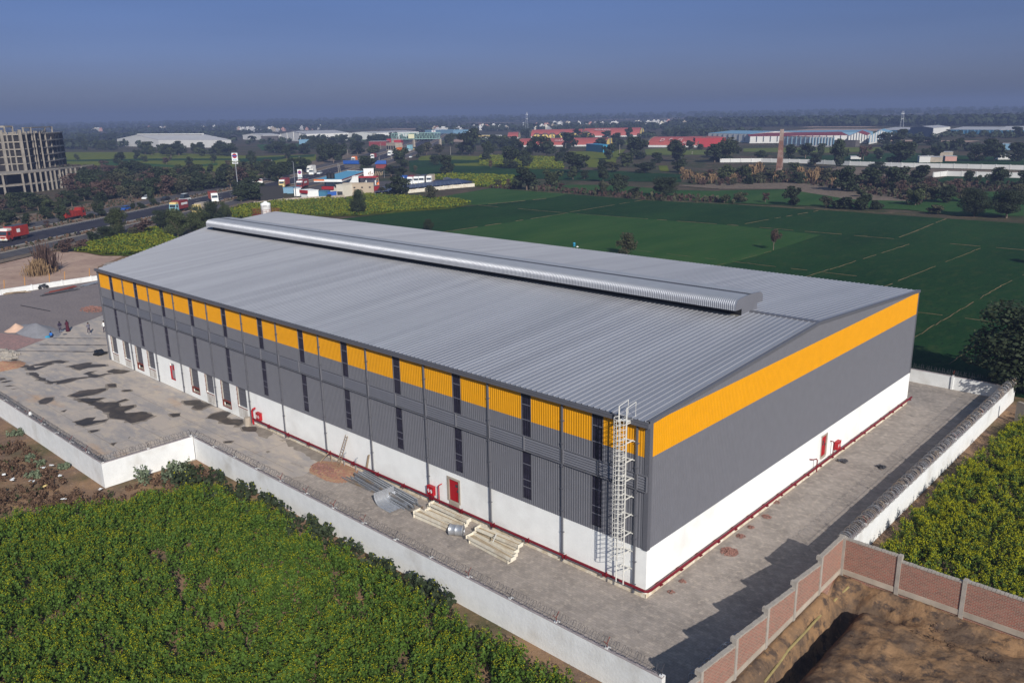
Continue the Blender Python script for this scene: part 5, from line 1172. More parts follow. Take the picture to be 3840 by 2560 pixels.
def stand(st=.12, lean=0.0, arms=0.0):
    return dict(pelvis=(0, 0, .92), chest=(lean*.4, 0, 1.32), neck=(lean*.6, 0, 1.50), head=(lean*.75, 0, 1.60), crown=(lean*.8, 0, 1.68), sl=(lean*.5, .17, 1.40), el=(lean*.5+.02+arms*.1, .24, 1.14), hl=(lean*.5+.10+arms*.22, .22, .92+arms*.2), sr=(lean*.5, -.17, 1.40), er=(lean*.5-.02+arms*.1, -.24, 1.14), hr=(lean*.5+.05+arms*.22, -.2, .9+arms*.2),
                pl=(0, .09, .86), kl=(st*.6, .1, .48), fl=(st, .1, .06), tl=(st+.16, .1, .04), pr=(0, -.09, .86), kr=(-st*.3, -.1, .48), fr=(-st, -.1, .06), tr=(-st+.16, -.1, .04))
q = A(cS, 1880, 290); person(q, math.radians(200), 'person in a grey sleeveless jacket and white shoes walking across the concrete', stand(.2, .03, .5), [(0, M['plastic_white']), (.12, M['cloth_dark']), (.9, M['cloth_grey']), (1.48, M['skin'])])
q = A(cS, 2205, 255); person(q, math.radians(190), 'person in a pale shirt and dark trousers half hidden by the warehouse corner', stand(.1, .0, .2), [(0, M['cloth_dark']), (.9, M['plastic_white']), (1.48, M['skin'])])
q = A(cS, 1430, 240); o = person(q, math.radians(180), 'woman in a long maroon dress and dark shawl standing by the grey sand heap', stand(.04, .05, .3), [(0, M['cloth_maroon']), (.9, M['cloth_maroon']), (1.2, M['cloth_dark']), (1.6, M['cloth_dark'])])
m_ = MB(); m_.lathe([(.30, .05), (.26, .4), (.20, .9), (.21, 1.3), (.13, 1.5), (.05, 1.55)], n=14); m_.build('long_dress', M['cloth_maroon'], o, smooth=True)
j = stand(.1, .45, .9); j['pelvis'] = (0, 0, .88)
q = A(cS, 1275, 262); o = person(q, math.radians(-15), 'person in dark clothes bending forward with a grey pan beside the sand heap', j, [(0, M['cloth_dark']), (.8, M['cloth_grey']), (1.0, M['cloth_dark'])])
m_ = MB(); m_.lathe([(.02, 0), (.25, .03), (.32, .12)], n=14); item('head_pan', m_, M['galv'], A(cS, 1300, 240, .8), 0, 'grey iron pan held by the person bending at the sand heap', 'pan')
sit = dict(pelvis=(0, 0, .28), chest=(.1, 0, .62), neck=(.15, 0, .78), head=(.19, 0, .87), crown=(.2, 0, .94), sl=(.12, .17, .70), el=(.28, .2, .5), hl=(.42, .12, .45), sr=(.12, -.17, .70), er=(.28, -.2, .5), hr=(.42, -.12, .45), pl=(.05, .1, .26), kl=(.38, .13, .45), fl=(.36, .12, .06), tl=(.5, .12, .04), pr=(.05, -.1, .26), kr=(.38, -.13, .45), fr=(.36, -.12, .06), tr=(.5, -.12, .04))
q = A(cS, 1085, 380); person(q, math.radians(170), 'crouching person in a blue top at the edge of the concrete', sit, [(0, M['skin']), (.1, M['cloth_dark']), (.4, M['cloth_blue']), (.8, M['skin'])])
m_ = MB(); m_.box(-.5, .5, -.4, .4, 0, .04); 
for k in range(5): st_ = len(m_.v); m_.box(-.3, .3, -.2, .2, 0, .15); m_.xf(Matrix.Translation((rnd.uniform(-.2, .2), rnd.uniform(-.2, .2), .1)) @ Matrix.Rotation(rnd.uniform(0, 6), 4, 'Z') @ Matrix.Rotation(rnd.uniform(-.4, .4), 4, 'X'), st_)
item('blue_sheet', m_, M['blue_sheet'], A(cS, 1020, 370), 0, 'crumpled light blue sheet lying beside the crouching person', 'sheet')
qq, a = nearest(297, 882); motorbike((at(295, 885)[0], at(295, 885)[1], .22), a+math.pi, 'motorcycle ridden by a dark-clothed person on the service road')
person((at(295, 885)[0], at(295, 885)[1], .52), a+math.pi, 'rider in dark clothes on the motorcycle on the service road', dict(sit, kl=(.3, .16, .2), kr=(.3, -.16, .2), fl=(.2, .16, -.1), fr=(.2, -.16, -.1), tl=(.32, .16, -.12), tr=(.32, -.16, -.12), pelvis=(-.2, 0, .48), pl=(-.12, .1, .42), pr=(-.12, -.1, .42), chest=(-.1, 0, .85), neck=(-.08, 0, 1.0), head=(-.06, 0, 1.1), crown=(-.05, 0, 1.18), sl=(-.1, .17, .92), sr=(-.1, -.17, .92), el=(.1, .24, .72), er=(.1, -.24, .72), hl=(.36, .3, .68), hr=(.36, -.3, .68)), [(-1, M['cloth_dark']), (1.0, M['cloth_dark'])])
# ------------------------------------------------------------------ buildings far and near
def frame2(pa, pb):
    a = np.array(pa[:2]); b = np.array(pb[:2]); d = b-a; L_ = np.linalg.norm(d); d /= L_; n = np.array([-d[1], d[0]])
    if n @ (a-CAM[:2]) < 0: n = -n
    return a, d, n, L_
def block(name, pa, pb, depth, h, m, label, cat='building', z=0.0, roof=None, group=None, parapet=0.0, windows=None, wm=None, band=None, parent=None):
    """box whose front edge runs between two ground points, depth away from the camera"""
    a, d, n, L_ = frame2(pa, pb)
    t = empty(name, (a[0], a[1], z), math.atan2(d[1], d[0]), label, cat, group) if parent is None else parent
    sg = 1 if (-d[1]*n[0]+d[0]*n[1]) > 0 else -1
    m_ = MB(); m_.box(0, L_, *sorted((0, sg*depth)), -.5, h)
    m_.build('wall', m, t)
    m_ = MB(); e = .12; m_.box(-e, L_+e, *sorted((-sg*e, sg*(depth+e))), h, h+(parapet or .15)); m_.build('roof', roof or m, t)
    if windows:
        cols, rows, ww, wh, z0 = windows
        for r_ in range(rows):
            for c in range(cols):
                x = L_*(c+.5)/cols; zc = z0+r_*3.2; m_ = MB(); m_.box(x-ww/2, x+ww/2, *sorted((-sg*.06, sg*.05)), zc, zc+wh); m_.build('window', wm or M['glass'], t)
    if band: m_ = MB(); m_.box(-.3, L_+.3, *sorted((-sg*.5, -sg*.0-sg*.01)), h-band[0], h+.3); m_.build('fascia', band[1], t)
    t['sg'] = sg; return t
def gable(name, P0, P1, P2, h, hr, wall, roofm, label, cat='warehouse', group=None, stripes=None, open_=False, vent=False, smat=None):
    """P0-P1 gable wall base, P1-P2 long side base"""
    P0, P1, P2 = [np.array([p[0], p[1], 0.]) for p in (P0, P1, P2)]; P3 = P0+(P2-P1); mid0 = (P0+P1)/2; mid1 = (P3+P2)/2; up = lambda p, z: (p[0], p[1], z)
    c0 = P1.copy(); t = empty(name, c0, 0, label, cat, group)
    sh = lambda p: (p[0]-c0[0], p[1]-c0[1], p[2])
    V = [up(P0, -1), up(P1, -1), up(P2, -1), up(P3, -1), up(P0, h), up(P1, h), up(P2, h), up(P3, h), up(mid0, hr), up(mid1, hr)]; V = [sh(np.array(v)) for v in V]
    m_ = MB(); m_.add(V, [(0, 1, 5, 8, 4), (1, 2, 6, 5), (2, 3, 7, 9, 6), (3, 0, 4, 7)]); m_.build('wall', wall, t)
    e = (P2-P1)/np.linalg.norm(P2-P1)*.4; V2 = [up(P1-e, h), up(P2+e, h), up(mid1+e, hr), up(mid0-e, hr), up(P3+e, h), up(P0-e, h)]; V2 = [sh(np.array(v)+[0, 0, .12]) for v in V2]+[sh(np.array(v)+[0, 0, -.1]) for v in V2]
    m_ = MB(); m_.add(V2, [(0, 1, 2, 3), (3, 2, 4, 5), (9, 8, 7, 6), (11, 10, 8, 9), (0, 6, 7, 1), (4, 10, 11, 5), (5, 11, 9, 3), (3, 9, 6, 0), (1, 7, 8, 2), (2, 8, 10, 4)]); rf = m_.build('roof', roofm, t)
    if vent:
        m_ = MB(); m_.obox(sh(np.array(up(mid0+e*8, hr+.1))), sh(np.array(up(mid1-e*8, hr+.1))), 3.0, 1.1); m_.build('ridge_vent', smat or wall, rf)
    if stripes:
        for (A_, B_, n_) in ((P0, P1, stripes[0]), (P1, P2, stripes[1])):
            if n_ <= 0: continue
            dd = B_-A_; L_ = np.linalg.norm(dd); dn = dd/L_; nn = np.array([-dn[1], dn[0], 0]); 
            if nn @ (A_-np.array([CAM[0], CAM[1], 0])) > 0: nn = -nn
            for i in range(n_+1):
                s = L_*i/n_; p = A_+dn*s; hh = h if A_ is P1 else h+(hr-h)*(1-abs(2*s/L_-1)); m_ = MB(); m_.obox(sh(np.array(up(p+nn*.1, 1.2))), sh(np.array(up(p+nn*.1, hh-.05))), 1.0, .3); m_.build('stripe', stripes[2], t)
    return t
G2 = lambda c, x, y: A(c, x, y)
def zat(c, x, y, P_, add=0.0): r_ = ray(*c(x, y)); return float(CAM[2]+r_[2]*(dist((P_[0], P_[1], 0))+add))
# white warehouses on the left horizon
gable('warehouse', G2(cA, 1082, 362), G2(cA, 1462, 374), G2(cA, 2130, 378), zat(cA, 1462, 306, G2(cA, 1462, 374)), zat(cA, 1600, 251, G2(cA, 1462, 374), 45), M['far_white'], M['far_white_roof'], 'large white warehouse with a pale roof ridge behind the left mustard fields', vent=True)
gable('warehouse', G2(cB, 28, 303), G2(cB, 215, 306), G2(cB, 385, 304), zat(cB, 215, 262, G2(cB, 215, 306)), zat(cB, 130, 245, G2(cB, 215, 306), 25), M['far_white'], M['far_white_roof'], 'low white warehouse wing at the left end of the row on the horizon')
gable('warehouse', G2(cB, 380, 314), G2(cB, 618, 322), G2(cB, 1000, 309), zat(cB, 618, 252, G2(cB, 618, 322)), zat(cB, 500, 227, G2(cB, 618, 322), 20), M['far_white'], M['far_white_roof'], 'white warehouse with the tallest gable in the row on the horizon', stripes=(4, 6, M['far_white']))
gable('warehouse', G2(cB, 992, 303), G2(cB, 1255, 303), G2(cB, 1645, 290), zat(cB, 1255, 242, G2(cB, 1255, 303)), zat(cB, 1130, 229, G2(cB, 1255, 303), 20), M['far_white'], M['far_white_roof'], 'white warehouse at the right end of the row on the horizon, with small dark windows')
t = [o for o in bpy.data.objects if o.name.startswith('warehouse') and o.get('label', '').startswith('white warehouse at the right')][0]
for i in range(5):
    p = G2(cB, 1180+i*22, 298); m_ = MB(); m_.box(-1.6, 1.6, -1.2, 1.2, 7.5, 10.0); o = m_.build('window', M['conc_dark'], t); o.location = (p[0]-t.location[0]+1, p[1]-t.location[1], 0)
for i, (x, y, w_) in enumerate([(270, 303, 150), (930, 301, 120), (710, 305, 30), (785, 304, 30), (410, 300, 26), (470, 301, 26), (545, 303, 26)]):
    a_, b_ = G2(cB, x-w_/2, y+4), G2(cB, x+w_/2, y+3); block('loading_canopy', a_, b_, 3, 5.0, M['conc_dark'], ['long dark opening of the low white wing on the horizon', 'dark dock opening at the right end of the tallest white warehouse', 'right one of two dark canopies right of the tall white gable', 'left one of two dark canopies right of the tall white gable', 'leftmost small dark canopy under the tall white gable', 'middle small dark canopy under the tall white gable', 'rightmost small dark canopy under the tall white gable'][i] if True else '', 'canopy', group='dark loading canopies of the horizon warehouses', roof=M['far_grey'])
M['letters'] = mat('faded_letters', (.50, .38, .37), .8, 0, .1, 1)
# arched godowns
def vault(P0, P1, P2, h0, hr, label, group=None, text=None, yel=True, name='godown', side=0, ends=('a', 'b')):
    """P0-P1 end base, extruded to P2"""
    P0, P1, P2 = [np.array([p[0], p[1], 0.]) for p in (P0, P1, P2)]; c0 = P1.copy(); t = empty(name, c0, 0, label, 'warehouse', group); ex = P2-P1; W_ = P1-P0; n = 14
    ring = [P0-c0+W_*(.5-.5*math.cos(math.pi*k/n))+np.array([0, 0, h0+(hr-h0)*math.sin(math.pi*k/n)]) for k in range(n+1)]
    m_ = MB(); m_.add(ring+[p+ex for p in ring], [(k, k+1, n+2+k, n+1+k) for k in range(n)]); m_.build('roof', M['far_red'], t)
    m_ = MB(); m_.add([P0-c0+[0, 0, -1], P1-c0+[0, 0, -1], P1-c0+[0, 0, h0], P0-c0+[0, 0, h0], P0-c0+ex+[0, 0, -1], P1-c0+ex+[0, 0, -1], P1-c0+ex+[0, 0, h0], P0-c0+ex+[0, 0, h0]], [(0, 1, 2, 3), (5, 4, 7, 6), (1, 5, 6, 2), (4, 0, 3, 7)]); m_.build('wall', M['far_white'], t)
    for e_ in (0, 1):
        s_ = ex*e_+ (ex/np.linalg.norm(ex))*(.15 if e_ else -.15)
        m_ = MB(); m_.add([p+s_ for p in ring], [tuple(range(n+1))]); g_ = m_.build('gable_end', M['far_yellow'], t)
        m_ = MB()
        for q_ in (-.05, .05): p = P0-c0+W_*(.5+q_)+s_+(ex/np.linalg.norm(ex))*(.2 if e_ else -.2); m_.obox(p+[0, 0, h0], p+[0, 0, hr-.2], .5, .2)
        m_.build('dark_stripe', M['far_grey'], g_)
        m_ = MB(); m_.tube([p+s_*1.02 for p in ring], .35, 4); m_.build('arch_rim', M['conc_dark'], g_)
    if text:
        for txt, u, zf, sz, sl in text:
            cu = bpy.data.curves.new('letters', 'FONT'); cu.body = txt; cu.size = sz; cu.shear = .25; cu.extrude = .05; tmp = bpy.data.objects.new('tmpfont', cu); COL.objects.link(tmp)
            dg = bpy.context.evaluated_depsgraph_get(); me = bpy.data.meshes.new_from_object(tmp.evaluated_get(dg)); bpy.data.objects.remove(tmp)
            o = bpy.data.objects.new('lettering', me); COL.objects.link(o); me.materials.clear(); me.materials.append(M['letters']); o.parent = t
            ed = ex/np.linalg.norm(ex); wn = W_/np.linalg.norm(W_)
            # tangent plane on the camera-facing flank
            th = math.radians(zf); ynorm = math.sin(th); 
            rad_w = np.linalg.norm(W_)/2; pos = (P0-c0)+W_*.5+wn*rad_w*math.cos(th)*side+np.array([0, 0, h0+(hr-h0)*math.sin(th)])
            upv = np.array([0, 0, (hr-h0)*math.cos(th)])-wn*side*rad_w*math.sin(th); upv /= np.linalg.norm(upv); ux = ed.copy()
            if ux @ _r < 0: ux = -ux
            nn = np.cross(ux, upv); nn /= np.linalg.norm(nn)
            if nn @ (CAM-(pos+c0)) < 0: nn = -nn
            org = pos+(ex*u)+nn*1.0
            o.matrix_local = Matrix(((ux[0], upv[0], nn[0], org[0]), (ux[1], upv[1], nn[1], org[1]), (ux[2], upv[2], nn[2], org[2]), (0, 0, 0, 1)))
    return t
def vault_side(c, xa, ya, xb, yb, depth, hr, label, text=None, h0=1.5, group=None):
    a, b = A(c, xa, ya), A(c, xb, yb); _, d, n, L_ = frame2(a, b)
    back = np.array([b[0]+n[0]*depth, b[1]+n[1]*depth]); 
    return vault(back, b[:2], a[:2], h0, hr, label, group, text, side=1)
def gp_(px, D): r_ = ray(px, 640); q = CAM+r_*D; return q[:2]
def vault3(e0, e1, far, h0, hr, label, group=None, text=None): return vault(gp_(*e0), gp_(*e1), gp_(*far), h0, hr, label, group, text, side=1)
vault3((2656, 694), (2612, 660), (2428, 678), 1.6, 7.6, 'red arched godown with white letters and a pale yellow end behind the trees', None, [('D', .78, 22, 5.0, 0), ('R', .60, 30, 4.4, 0), ('G', .42, 24, 5.0, 0), ('AGR', .30, 8, 2.9, 0)])
vault3((2300, 742), (2270, 712), (1940, 728), 1.2, 6.6, 'long red arched godown with white letters in front of the row of yellow arches', None, [('A', .74, 22, 3.6, 0), ('GARW', .58, 26, 3.6, 0)])
vault3((2412, 985), (2395, 950), (2185, 955), 1.2, 9.4, 'red arched godown at the right of the yellow arches, with traces of white letters', None, [('AGARW', .82, 40, 5, 0)])
vault3((2200, 1000), (2186, 968), (1992, 975), 1.2, 8.6, 'long red arched roof running behind the row of yellow arches')
vault3((1953, 985), (1945, 950), (1906, 950), 1.2, 6.8, 'short red godown at the far left of the row of yellow arches')
for i, (x, w_) in enumerate([(525, 74), (600, 72), (665, 72), (762, 90), (862, 80), (972, 96)]):
    px_c = 1800+x/2.45; hw = w_/4.9; d0 = 925
    vault(gp_(px_c-hw, d0), gp_(px_c+hw, d0-2), gp_(px_c+hw, d0+30), 1.0, 1.0+hw*d0/FPX*1.02, ['leftmost', 'second', 'third', 'fourth', 'fifth', 'rightmost'][i]+' of the yellow-fronted arched godowns in the red row', 'yellow-fronted arched godowns')
t = block('annex', A(cC, 1975, 374), A(cC, 2255, 370), 40, 7, M['bright_red'], 'low bright red shed joined to the red arched godown', 'shed', roof=M['far_red'])
# white-blue warehouses on the right
st = M['far_blue_roof']
gable('warehouse', G2(cD, 232, 262), G2(cD, 226, 276)*0+A(cC, 2150, 325), A(cD, 232, 278), 13, 19, M['far_white'], M['far_blue_roof'], 'white warehouse with blue-grey stripes and blue roof right of the red godown', stripes=(0, 6, M['far_grey'])) if False else None
def wh_side(c, xa, ya, xb, yb, depth, h, hr, wall, roof, label, stripes=(0, 0, None), **k):
    """front face between two base pixels is the long side"""
    a, b = A(c, xa, ya), A(c, xb, yb); _, d, n, L_ = frame2(a, b); P0 = np.array(a[:2])+n*depth; return gable('warehouse', P0, a, b, h, hr, wall, roof, label, stripes=stripes, **k)
wh_side(cD, -92, 268, 228, 278, 60, zat(cD, 228, 212, A(cD, 228, 278)), zat(cD, 100, 190, A(cD, 228, 278), 35), M['far_white'], M['far_blue_roof'], 'white warehouse with thin blue-grey stripes and a blue roof right of the red godown', (2, 8, M['far_grey']))
wh_side(cD, 228, 284, 985, 276, 60, zat(cD, 600, 226, A(cD, 600, 280)), zat(cD, 600, 199, A(cD, 600, 280), 30), M['far_white'], M['maroon'], 'long white warehouse with a dull red roof behind the brick chimney', (0, 14, M['far_grey']))
gable('warehouse', G2(cD, 486, 300), G2(cD, 690, 308), G2(cD, 876, 312), zat(cD, 690, 234, G2(cD, 690, 308)), zat(cD, 690, 230, G2(cD, 690, 308), 8), M['far_white'], M['maroon'], 'warehouse with a dark front and a long white striped side right of the chimney', stripes=(6, 8, M['far_blue_roof']))
a_, b_ = G2(cD, 488, 299), G2(cD, 689, 307); block('dark_front', a_, b_, .6, zat(cD, 600, 236, A(cD, 600, 302)), M['far_grey'], 'dark grey front panel of the warehouse right of the chimney', 'warehouse front')  # dark blue-grey is this panel's own colour
gable('warehouse', G2(cD, 985, 290), G2(cD, 1132, 280), G2(cD, 1160, 262), zat(cD, 1132, 222, G2(cD, 1132, 280)), zat(cD, 1055, 198, G2(cD, 1060, 285), 0), M['far_white'], M['maroon'], 'white gable-fronted warehouse with grey stripes below the long blue roof', stripes=(7, 0, M['far_grey']))
gable('warehouse', G2(cD, 1150, 292), G2(cD, 1308, 262), G2(cD, 1330, 248), zat(cD, 1308, 203, G2(cD, 1308, 262)), zat(cD, 1235, 182, G2(cD, 1230, 277), 0), M['far_white'], M['far_blue_roof'], 'rightmost white gable of the striped warehouses, with blue corner lines', stripes=(8, 0, M['far_blue_roof']))
wh_side(cD, 40, 250, 1180, 236, 60, zat(cD, 600, 203, A(cD, 600, 243)), zat(cD, 600, 186, A(cD, 600, 243), 30), M['far_blue_roof'], M['far_blue_roof'], 'very long blue-roofed warehouse behind the striped white ones')
wh_side(cD, 1215, 222, 1468, 226, 60, zat(cD, 1340, 182, A(cD, 1340, 224)), zat(cD, 1340, 160, A(cD, 1340, 224), 30), M['far_blue'], M['far_white_roof'], 'blue-walled shed with a grey roof left of the dark grey warehouse')
gable('warehouse', G2(cD, 1466, 226), G2(cD, 1646, 236), G2(cD, 1770, 224), zat(cD, 1646, 166, G2(cD, 1646, 236)), zat(cD, 1560, 152, G2(cD, 1556, 231), 0), M['far_grey'], M['far_white_roof'], 'dark grey warehouse with a white striped side on the right horizon', stripes=(0, 9, M['far_white']))
a_, b_ = G2(cD, 1647, 237), G2(cD, 1769, 225); block('side_panel', a_, b_, .5, zat(cD, 1700, 164, A(cD, 1700, 232)), M['far_white'], 'white side panel of the dark grey warehouse on the right horizon', 'warehouse side')
wh_side(cD, 1772, 212, 2166, 216, 60, zat(cD, 1970, 179, A(cD, 1970, 214)), zat(cD, 1970, 156, A(cD, 1970, 214), 30), M['far_blue'], M['far_white_roof'], 'long bright blue warehouse with a pale roof on the right horizon', (0, 14, M['far_blue_roof']))
gable('warehouse', G2(cD, 2164, 216), G2(cD, 2252, 204), G2(cD, 2480, 204), zat(cD, 2252, 172, G2(cD, 2252, 204)), zat(cD, 2208, 153, G2(cD, 2208, 210), 0), M['far_blue'], M['far_white_roof'], 'bright blue gable-ended warehouse at the right edge of the horizon')
block('dark_shed', A(cD, 868, 308), A(cD, 1046, 312), 6, 4.5, M['conc_dark'], 'low black shed in front of the small white warehouse bay', 'shed')
m_ = MB(); a_, b_ = A(cC, 975, 408), A(cC, 1130, 424); t = block('container_shed', a_, b_, 8, 5.2, M['blue_sheet'], 'bright blue sheet-metal enclosure in the yellow field before the red godowns', 'shed')
# chimney
q = A(cD, 458, 515); CH = empty('chimney', q, .3, 'tall tapering brick kiln chimney with flaking whitewash, standing in dry scrub', 'chimney')
m_ = MB(); V = []; lv = [(0, 1.5), (1.2, 1.42), (6, 1.2), (12, .98), (19.7, .72)]
for z, r_ in lv: V += [(-r_, -r_, z), (r_, -r_, z), (r_, r_, z), (-r_, r_, z)]
m_.add(V, [(i*4+k, i*4+(k+1) % 4, i*4+4+(k+1) % 4, i*4+4+k) for i in range(len(lv)-1) for k in range(4)]); m_.build('shaft', M['brick_far'], CH)
m_ = MB(); m_.box(-.76, .76, -.76, .76, 19.7, 19.95); m_.box(-.5, .5, -.5, .5, 19.951, 19.96, 1); m_.build('cap', [M['brick_far'], M['black']], CH)
# long compound walls on the right
def far_wall(pts, h, label, m=None):
    t = empty('compound_wall', A(*pts[0]), 0, label, 'wall', None); o0 = np.array(t.location); P_ = [A(*p) for p in pts]
    for i in range(len(P_)-1):
        a, b = P_[i], P_[i+1]; m_ = MB(); m_.obox(a-o0, b-o0, .25, h); 
        k = int(np.linalg.norm(b-a)/6)+1
        for j in range(k): p = a+(b-a)*j/k-o0; m_.obox(p, p+[0, 0, h+.15], .4, .4)
        m_.build('wall_panel', m or M['far_white'], t)
far_wall([(cD, 0, 432), (cD, 320, 430), (cD, 680, 440), (cD, 1000, 455), (cD, 1400, 468), (cD, 2352, 490), (cD, 2900, 505)], 2.1, 'long pale concrete compound wall crossing behind the chimney to the right edge')
far_wall([(cD, 1645, 548), (cD, 1750, 537), (cD, 2340, 552), (cD, 2800, 562)], 2.1, 'bright compound wall bending round the small green field on the right')
# shanties and small houses
for i, (x0, x1, y, h, mm, lab) in enumerate([(1540, 1625, 434, 3.2, 'far_white', 'cream shack with a flat roof behind the long compound wall'), (1625, 1720, 432, 2.8, 'conc_old', 'brown shack beside the cream one behind the compound wall'), (1740, 1830, 424, 2.6, 'pink', 'low pinkish shack with a tin roof right of the brown one'), (1600, 1680, 388, 3, 'far_white', 'white hut among trees behind the shacks'), (1700, 1800, 392, 3, 'conc_old', 'grey-roofed hut with white junk around it'), (1215, 1250, 400, 3, 'far_white', 'tiny white hut between the dark trees'), (2180, 2290, 335, 4, 'far_blue_roof', 'pale blue-roofed open shed near the right edge'), (2150, 2250, 412, 2.5, 'far_white', 'white hut in the trees near the right edge'), (1010, 1090, 408, 1.6, 'far_white', 'low tin-roofed lean-to in the green field')]):
    block('hut', A(cD, x0, y), A(cD, x1, y), 6, h, M[mm], lab, 'hut', roof=M['far_white_roof'])
# incomplete concrete frame building -------------------------------------------------
def depthpt(px, depth, z=0.0): r_ = ray(px, 640); p = CAM+r_*depth; return np.array([p[0], p[1], z])
FB = empty('unfinished_building', depthpt(100, 360), 0, 'unfinished open concrete-frame building of seven storeys at the left edge', 'building'); o0 = np.array(FB.location)
pod = [(-160, 335), (-60, 340), (5, 343), (80, 350), (107, 354), (128, 357), (149, 360), (169, 363), (187, 366), (203, 369), (222, 373), (247, 379)]
tow = [(-160, 350), (-90, 356), (-25, 360), (28, 361), (47, 362), (68, 363), (97, 364), (119, 368), (140, 373), (160, 379), (180, 387), (193, 395)]
pod = [depthpt(x, d)-o0 for x, d in pod]; tow = [depthpt(x, d)-o0 for x, d in tow]
for p in pod+tow: p[2] = 0
away = _f.copy(); away[2] = 0; away /= np.linalg.norm(away)
lv = [3.9, 8.7, 11.8, 14.9, 18.0, 21.1, 24.2]
for i, z in enumerate(lv):
    base = pod if i < 2 else tow; dep = 26 if i < 2 else 16
    poly_ = [p-away*(.25) for p in base]+[p+away*dep for p in base[::-1]]
    m_ = MB(); m_.poly([p[:2] for p in poly_], z-.55 if i < 2 else z-.45, z); m_.build('floor_slab', M['frame_conc'], FB)
for k, p in enumerate(pod):
    for q_ in (p, p+away*14): m_ = MB(); m_.box(q_[0]-.34, q_[0]+.34, q_[1]-.34, q_[1]+.34, -3, 8.2); m_.build('column', M['frame_conc'], FB)
for k, p in enumerate(tow):
    m_ = MB(); wd = .55 if k in (3, 6) else .26
    z1 = 26.0 if k in (2, 3, 6) else 25.0
    m_.box(p[0]-wd, p[0]+wd, p[1]-wd, p[1]+wd, 8.7, z1); m_.build('column', M['frame_conc'], FB)
    for q_ in (p+away*11,): m_ = MB(); m_.box(q_[0]-.3, q_[0]+.3, q_[1]-.3, q_[1]+.3, 8.7, 24.2); m_.build('column', M['frame_conc'], FB)
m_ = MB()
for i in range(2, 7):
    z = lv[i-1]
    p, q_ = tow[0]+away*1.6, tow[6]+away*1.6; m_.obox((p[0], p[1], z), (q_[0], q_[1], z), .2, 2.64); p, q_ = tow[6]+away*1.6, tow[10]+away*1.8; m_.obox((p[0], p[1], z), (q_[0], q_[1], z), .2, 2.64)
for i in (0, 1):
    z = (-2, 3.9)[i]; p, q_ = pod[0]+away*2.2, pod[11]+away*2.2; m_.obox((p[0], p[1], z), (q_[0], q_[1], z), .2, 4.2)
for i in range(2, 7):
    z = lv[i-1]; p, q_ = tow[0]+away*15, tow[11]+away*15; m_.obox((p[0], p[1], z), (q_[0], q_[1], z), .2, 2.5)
m_.build('inner_shade_wall', M['bay_shade'], FB)  # dark walls added behind the columns so the open bays look shaded
m_ = MB()
for k in range(4, 11): p = tow[k]; q_ = tow[k+1]; 
for k in range(2, 11):
    for t_ in (.3, .62): p = tow[k]*(1-t_)+tow[k+1]*t_+away*.8; m_.box(p[0]-.25, p[0]+.25, p[1]-.25, p[1]+.25, 24.2, 24.9+.5*rnd.random())
m_.build('parapet_stub', M['frame_conc'], FB)
def rooftop(k0, k1, z0, h, nm):
    m_ = MB(); ps = [tow[k0]+away*3, tow[k1]+away*3, tow[k1]+away*9, tow[k0]+away*9]
    for p in ps: m_.box(p[0]-.3, p[0]+.3, p[1]-.3, p[1]+.3, z0, z0+h)
    for a, b in zip(ps, ps[1:]+ps[:1]): m_.obox((a[0], a[1], z0+h-.5), (b[0], b[1], z0+h-.5), .4, .5)
    if nm == 'left': m_.poly([p[:2] for p in ps], z0+h, z0+h+.25)
    m_.build('roof_frame', M['frame_conc'], FB)
rooftop(1, 3, 24.2, 3.3, 'left'); rooftop(6, 10, 24.2, 2.7, 'right')
# ------------------------------------------------------------------ fuel station
ST = empty('fuel_canopy', A(cB, 800, 800), 0, 'fuel station canopy with a pale blue sheet roof and a maroon and white edge', 'canopy'); o0 = np.array(ST.location)
c1_, c2_, c3_, c4_ = [A(cB, x, y, 6.2)-o0 for x, y in ((678, 672), (935, 672), (1152, 595), (985, 588))]
m_ = MB(); m_.poly([c[:2] for c in (c1_, c2_, c3_, c4_)], 6.0, 6.2); m_.build('canopy_roof', M['sky_roof'], ST)
def facia(a, b, mats_, t):
    for i, (z0, z1, mm) in enumerate(mats_): m_ = MB(); m_.obox((a[0], a[1], z0), (b[0], b[1], z0), .25, z1-z0); m_.build('fascia', mm, t)
mid = c1_*.62+c2_*.38
facia(c1_, mid, [(5.75, 6.35, M['orange']), (5.4, 5.75, M['plastic_white'])], ST); facia(mid, c2_, [(5.4, 6.3, M['plastic_white'])], ST); facia(c2_, c3_, [(5.9, 6.3, M['maroon']), (5.4, 5.9, M['far_white'])], ST); facia(c3_, c4_, [(5.4, 6.3, M['plastic_white'])], ST)
for i in range(6):
    for j in (0.25, .75):
        p = (c1_*(1-j)+c2_*j)*(1-(.12+i*.16))+(c4_*(1-j)+c3_*j)*(.12+i*.16); m_ = MB(); m_.box(p[0]-.25, p[0]+.25, p[1]-.25, p[1]+.25, -.0, 5.95); m_.build('column', M['galv'], ST)
for i in range(5):
    p = (c1_*.5+c2_*.5)*(1-(.2+i*.17))+(c4_*.5+c3_*.5)*(.2+i*.17)+o0; m_ = MB(); m_.box(-.4, .4, -.3, .3, 0, 1.7); m_.box(-.3, .3, -.32, .32, 1.1, 1.5, 1); o = m_.build('fuel_pump', [M['truck_red'], M['plastic_white']]); o.location = (p[0], p[1], .06); tag(o, 'fuel pump standing in the shade under the blue canopy', 'fuel pump', 'pumps under the blue canopy')
block('station_building', A(cB, 790, 802), A(cB, 868, 806), 14, 6.0, M['white_wall'], 'white two-storey station building under the front of the blue canopy', z=0)
block('red_kiosk', A(cB, 768, 815), A(cB, 862, 818), 2.5, 3.2, M['white_paint'], 'white kiosk with a bright red sign band in front of the white station building', 'kiosk', band=(.9, M['bright_red']))
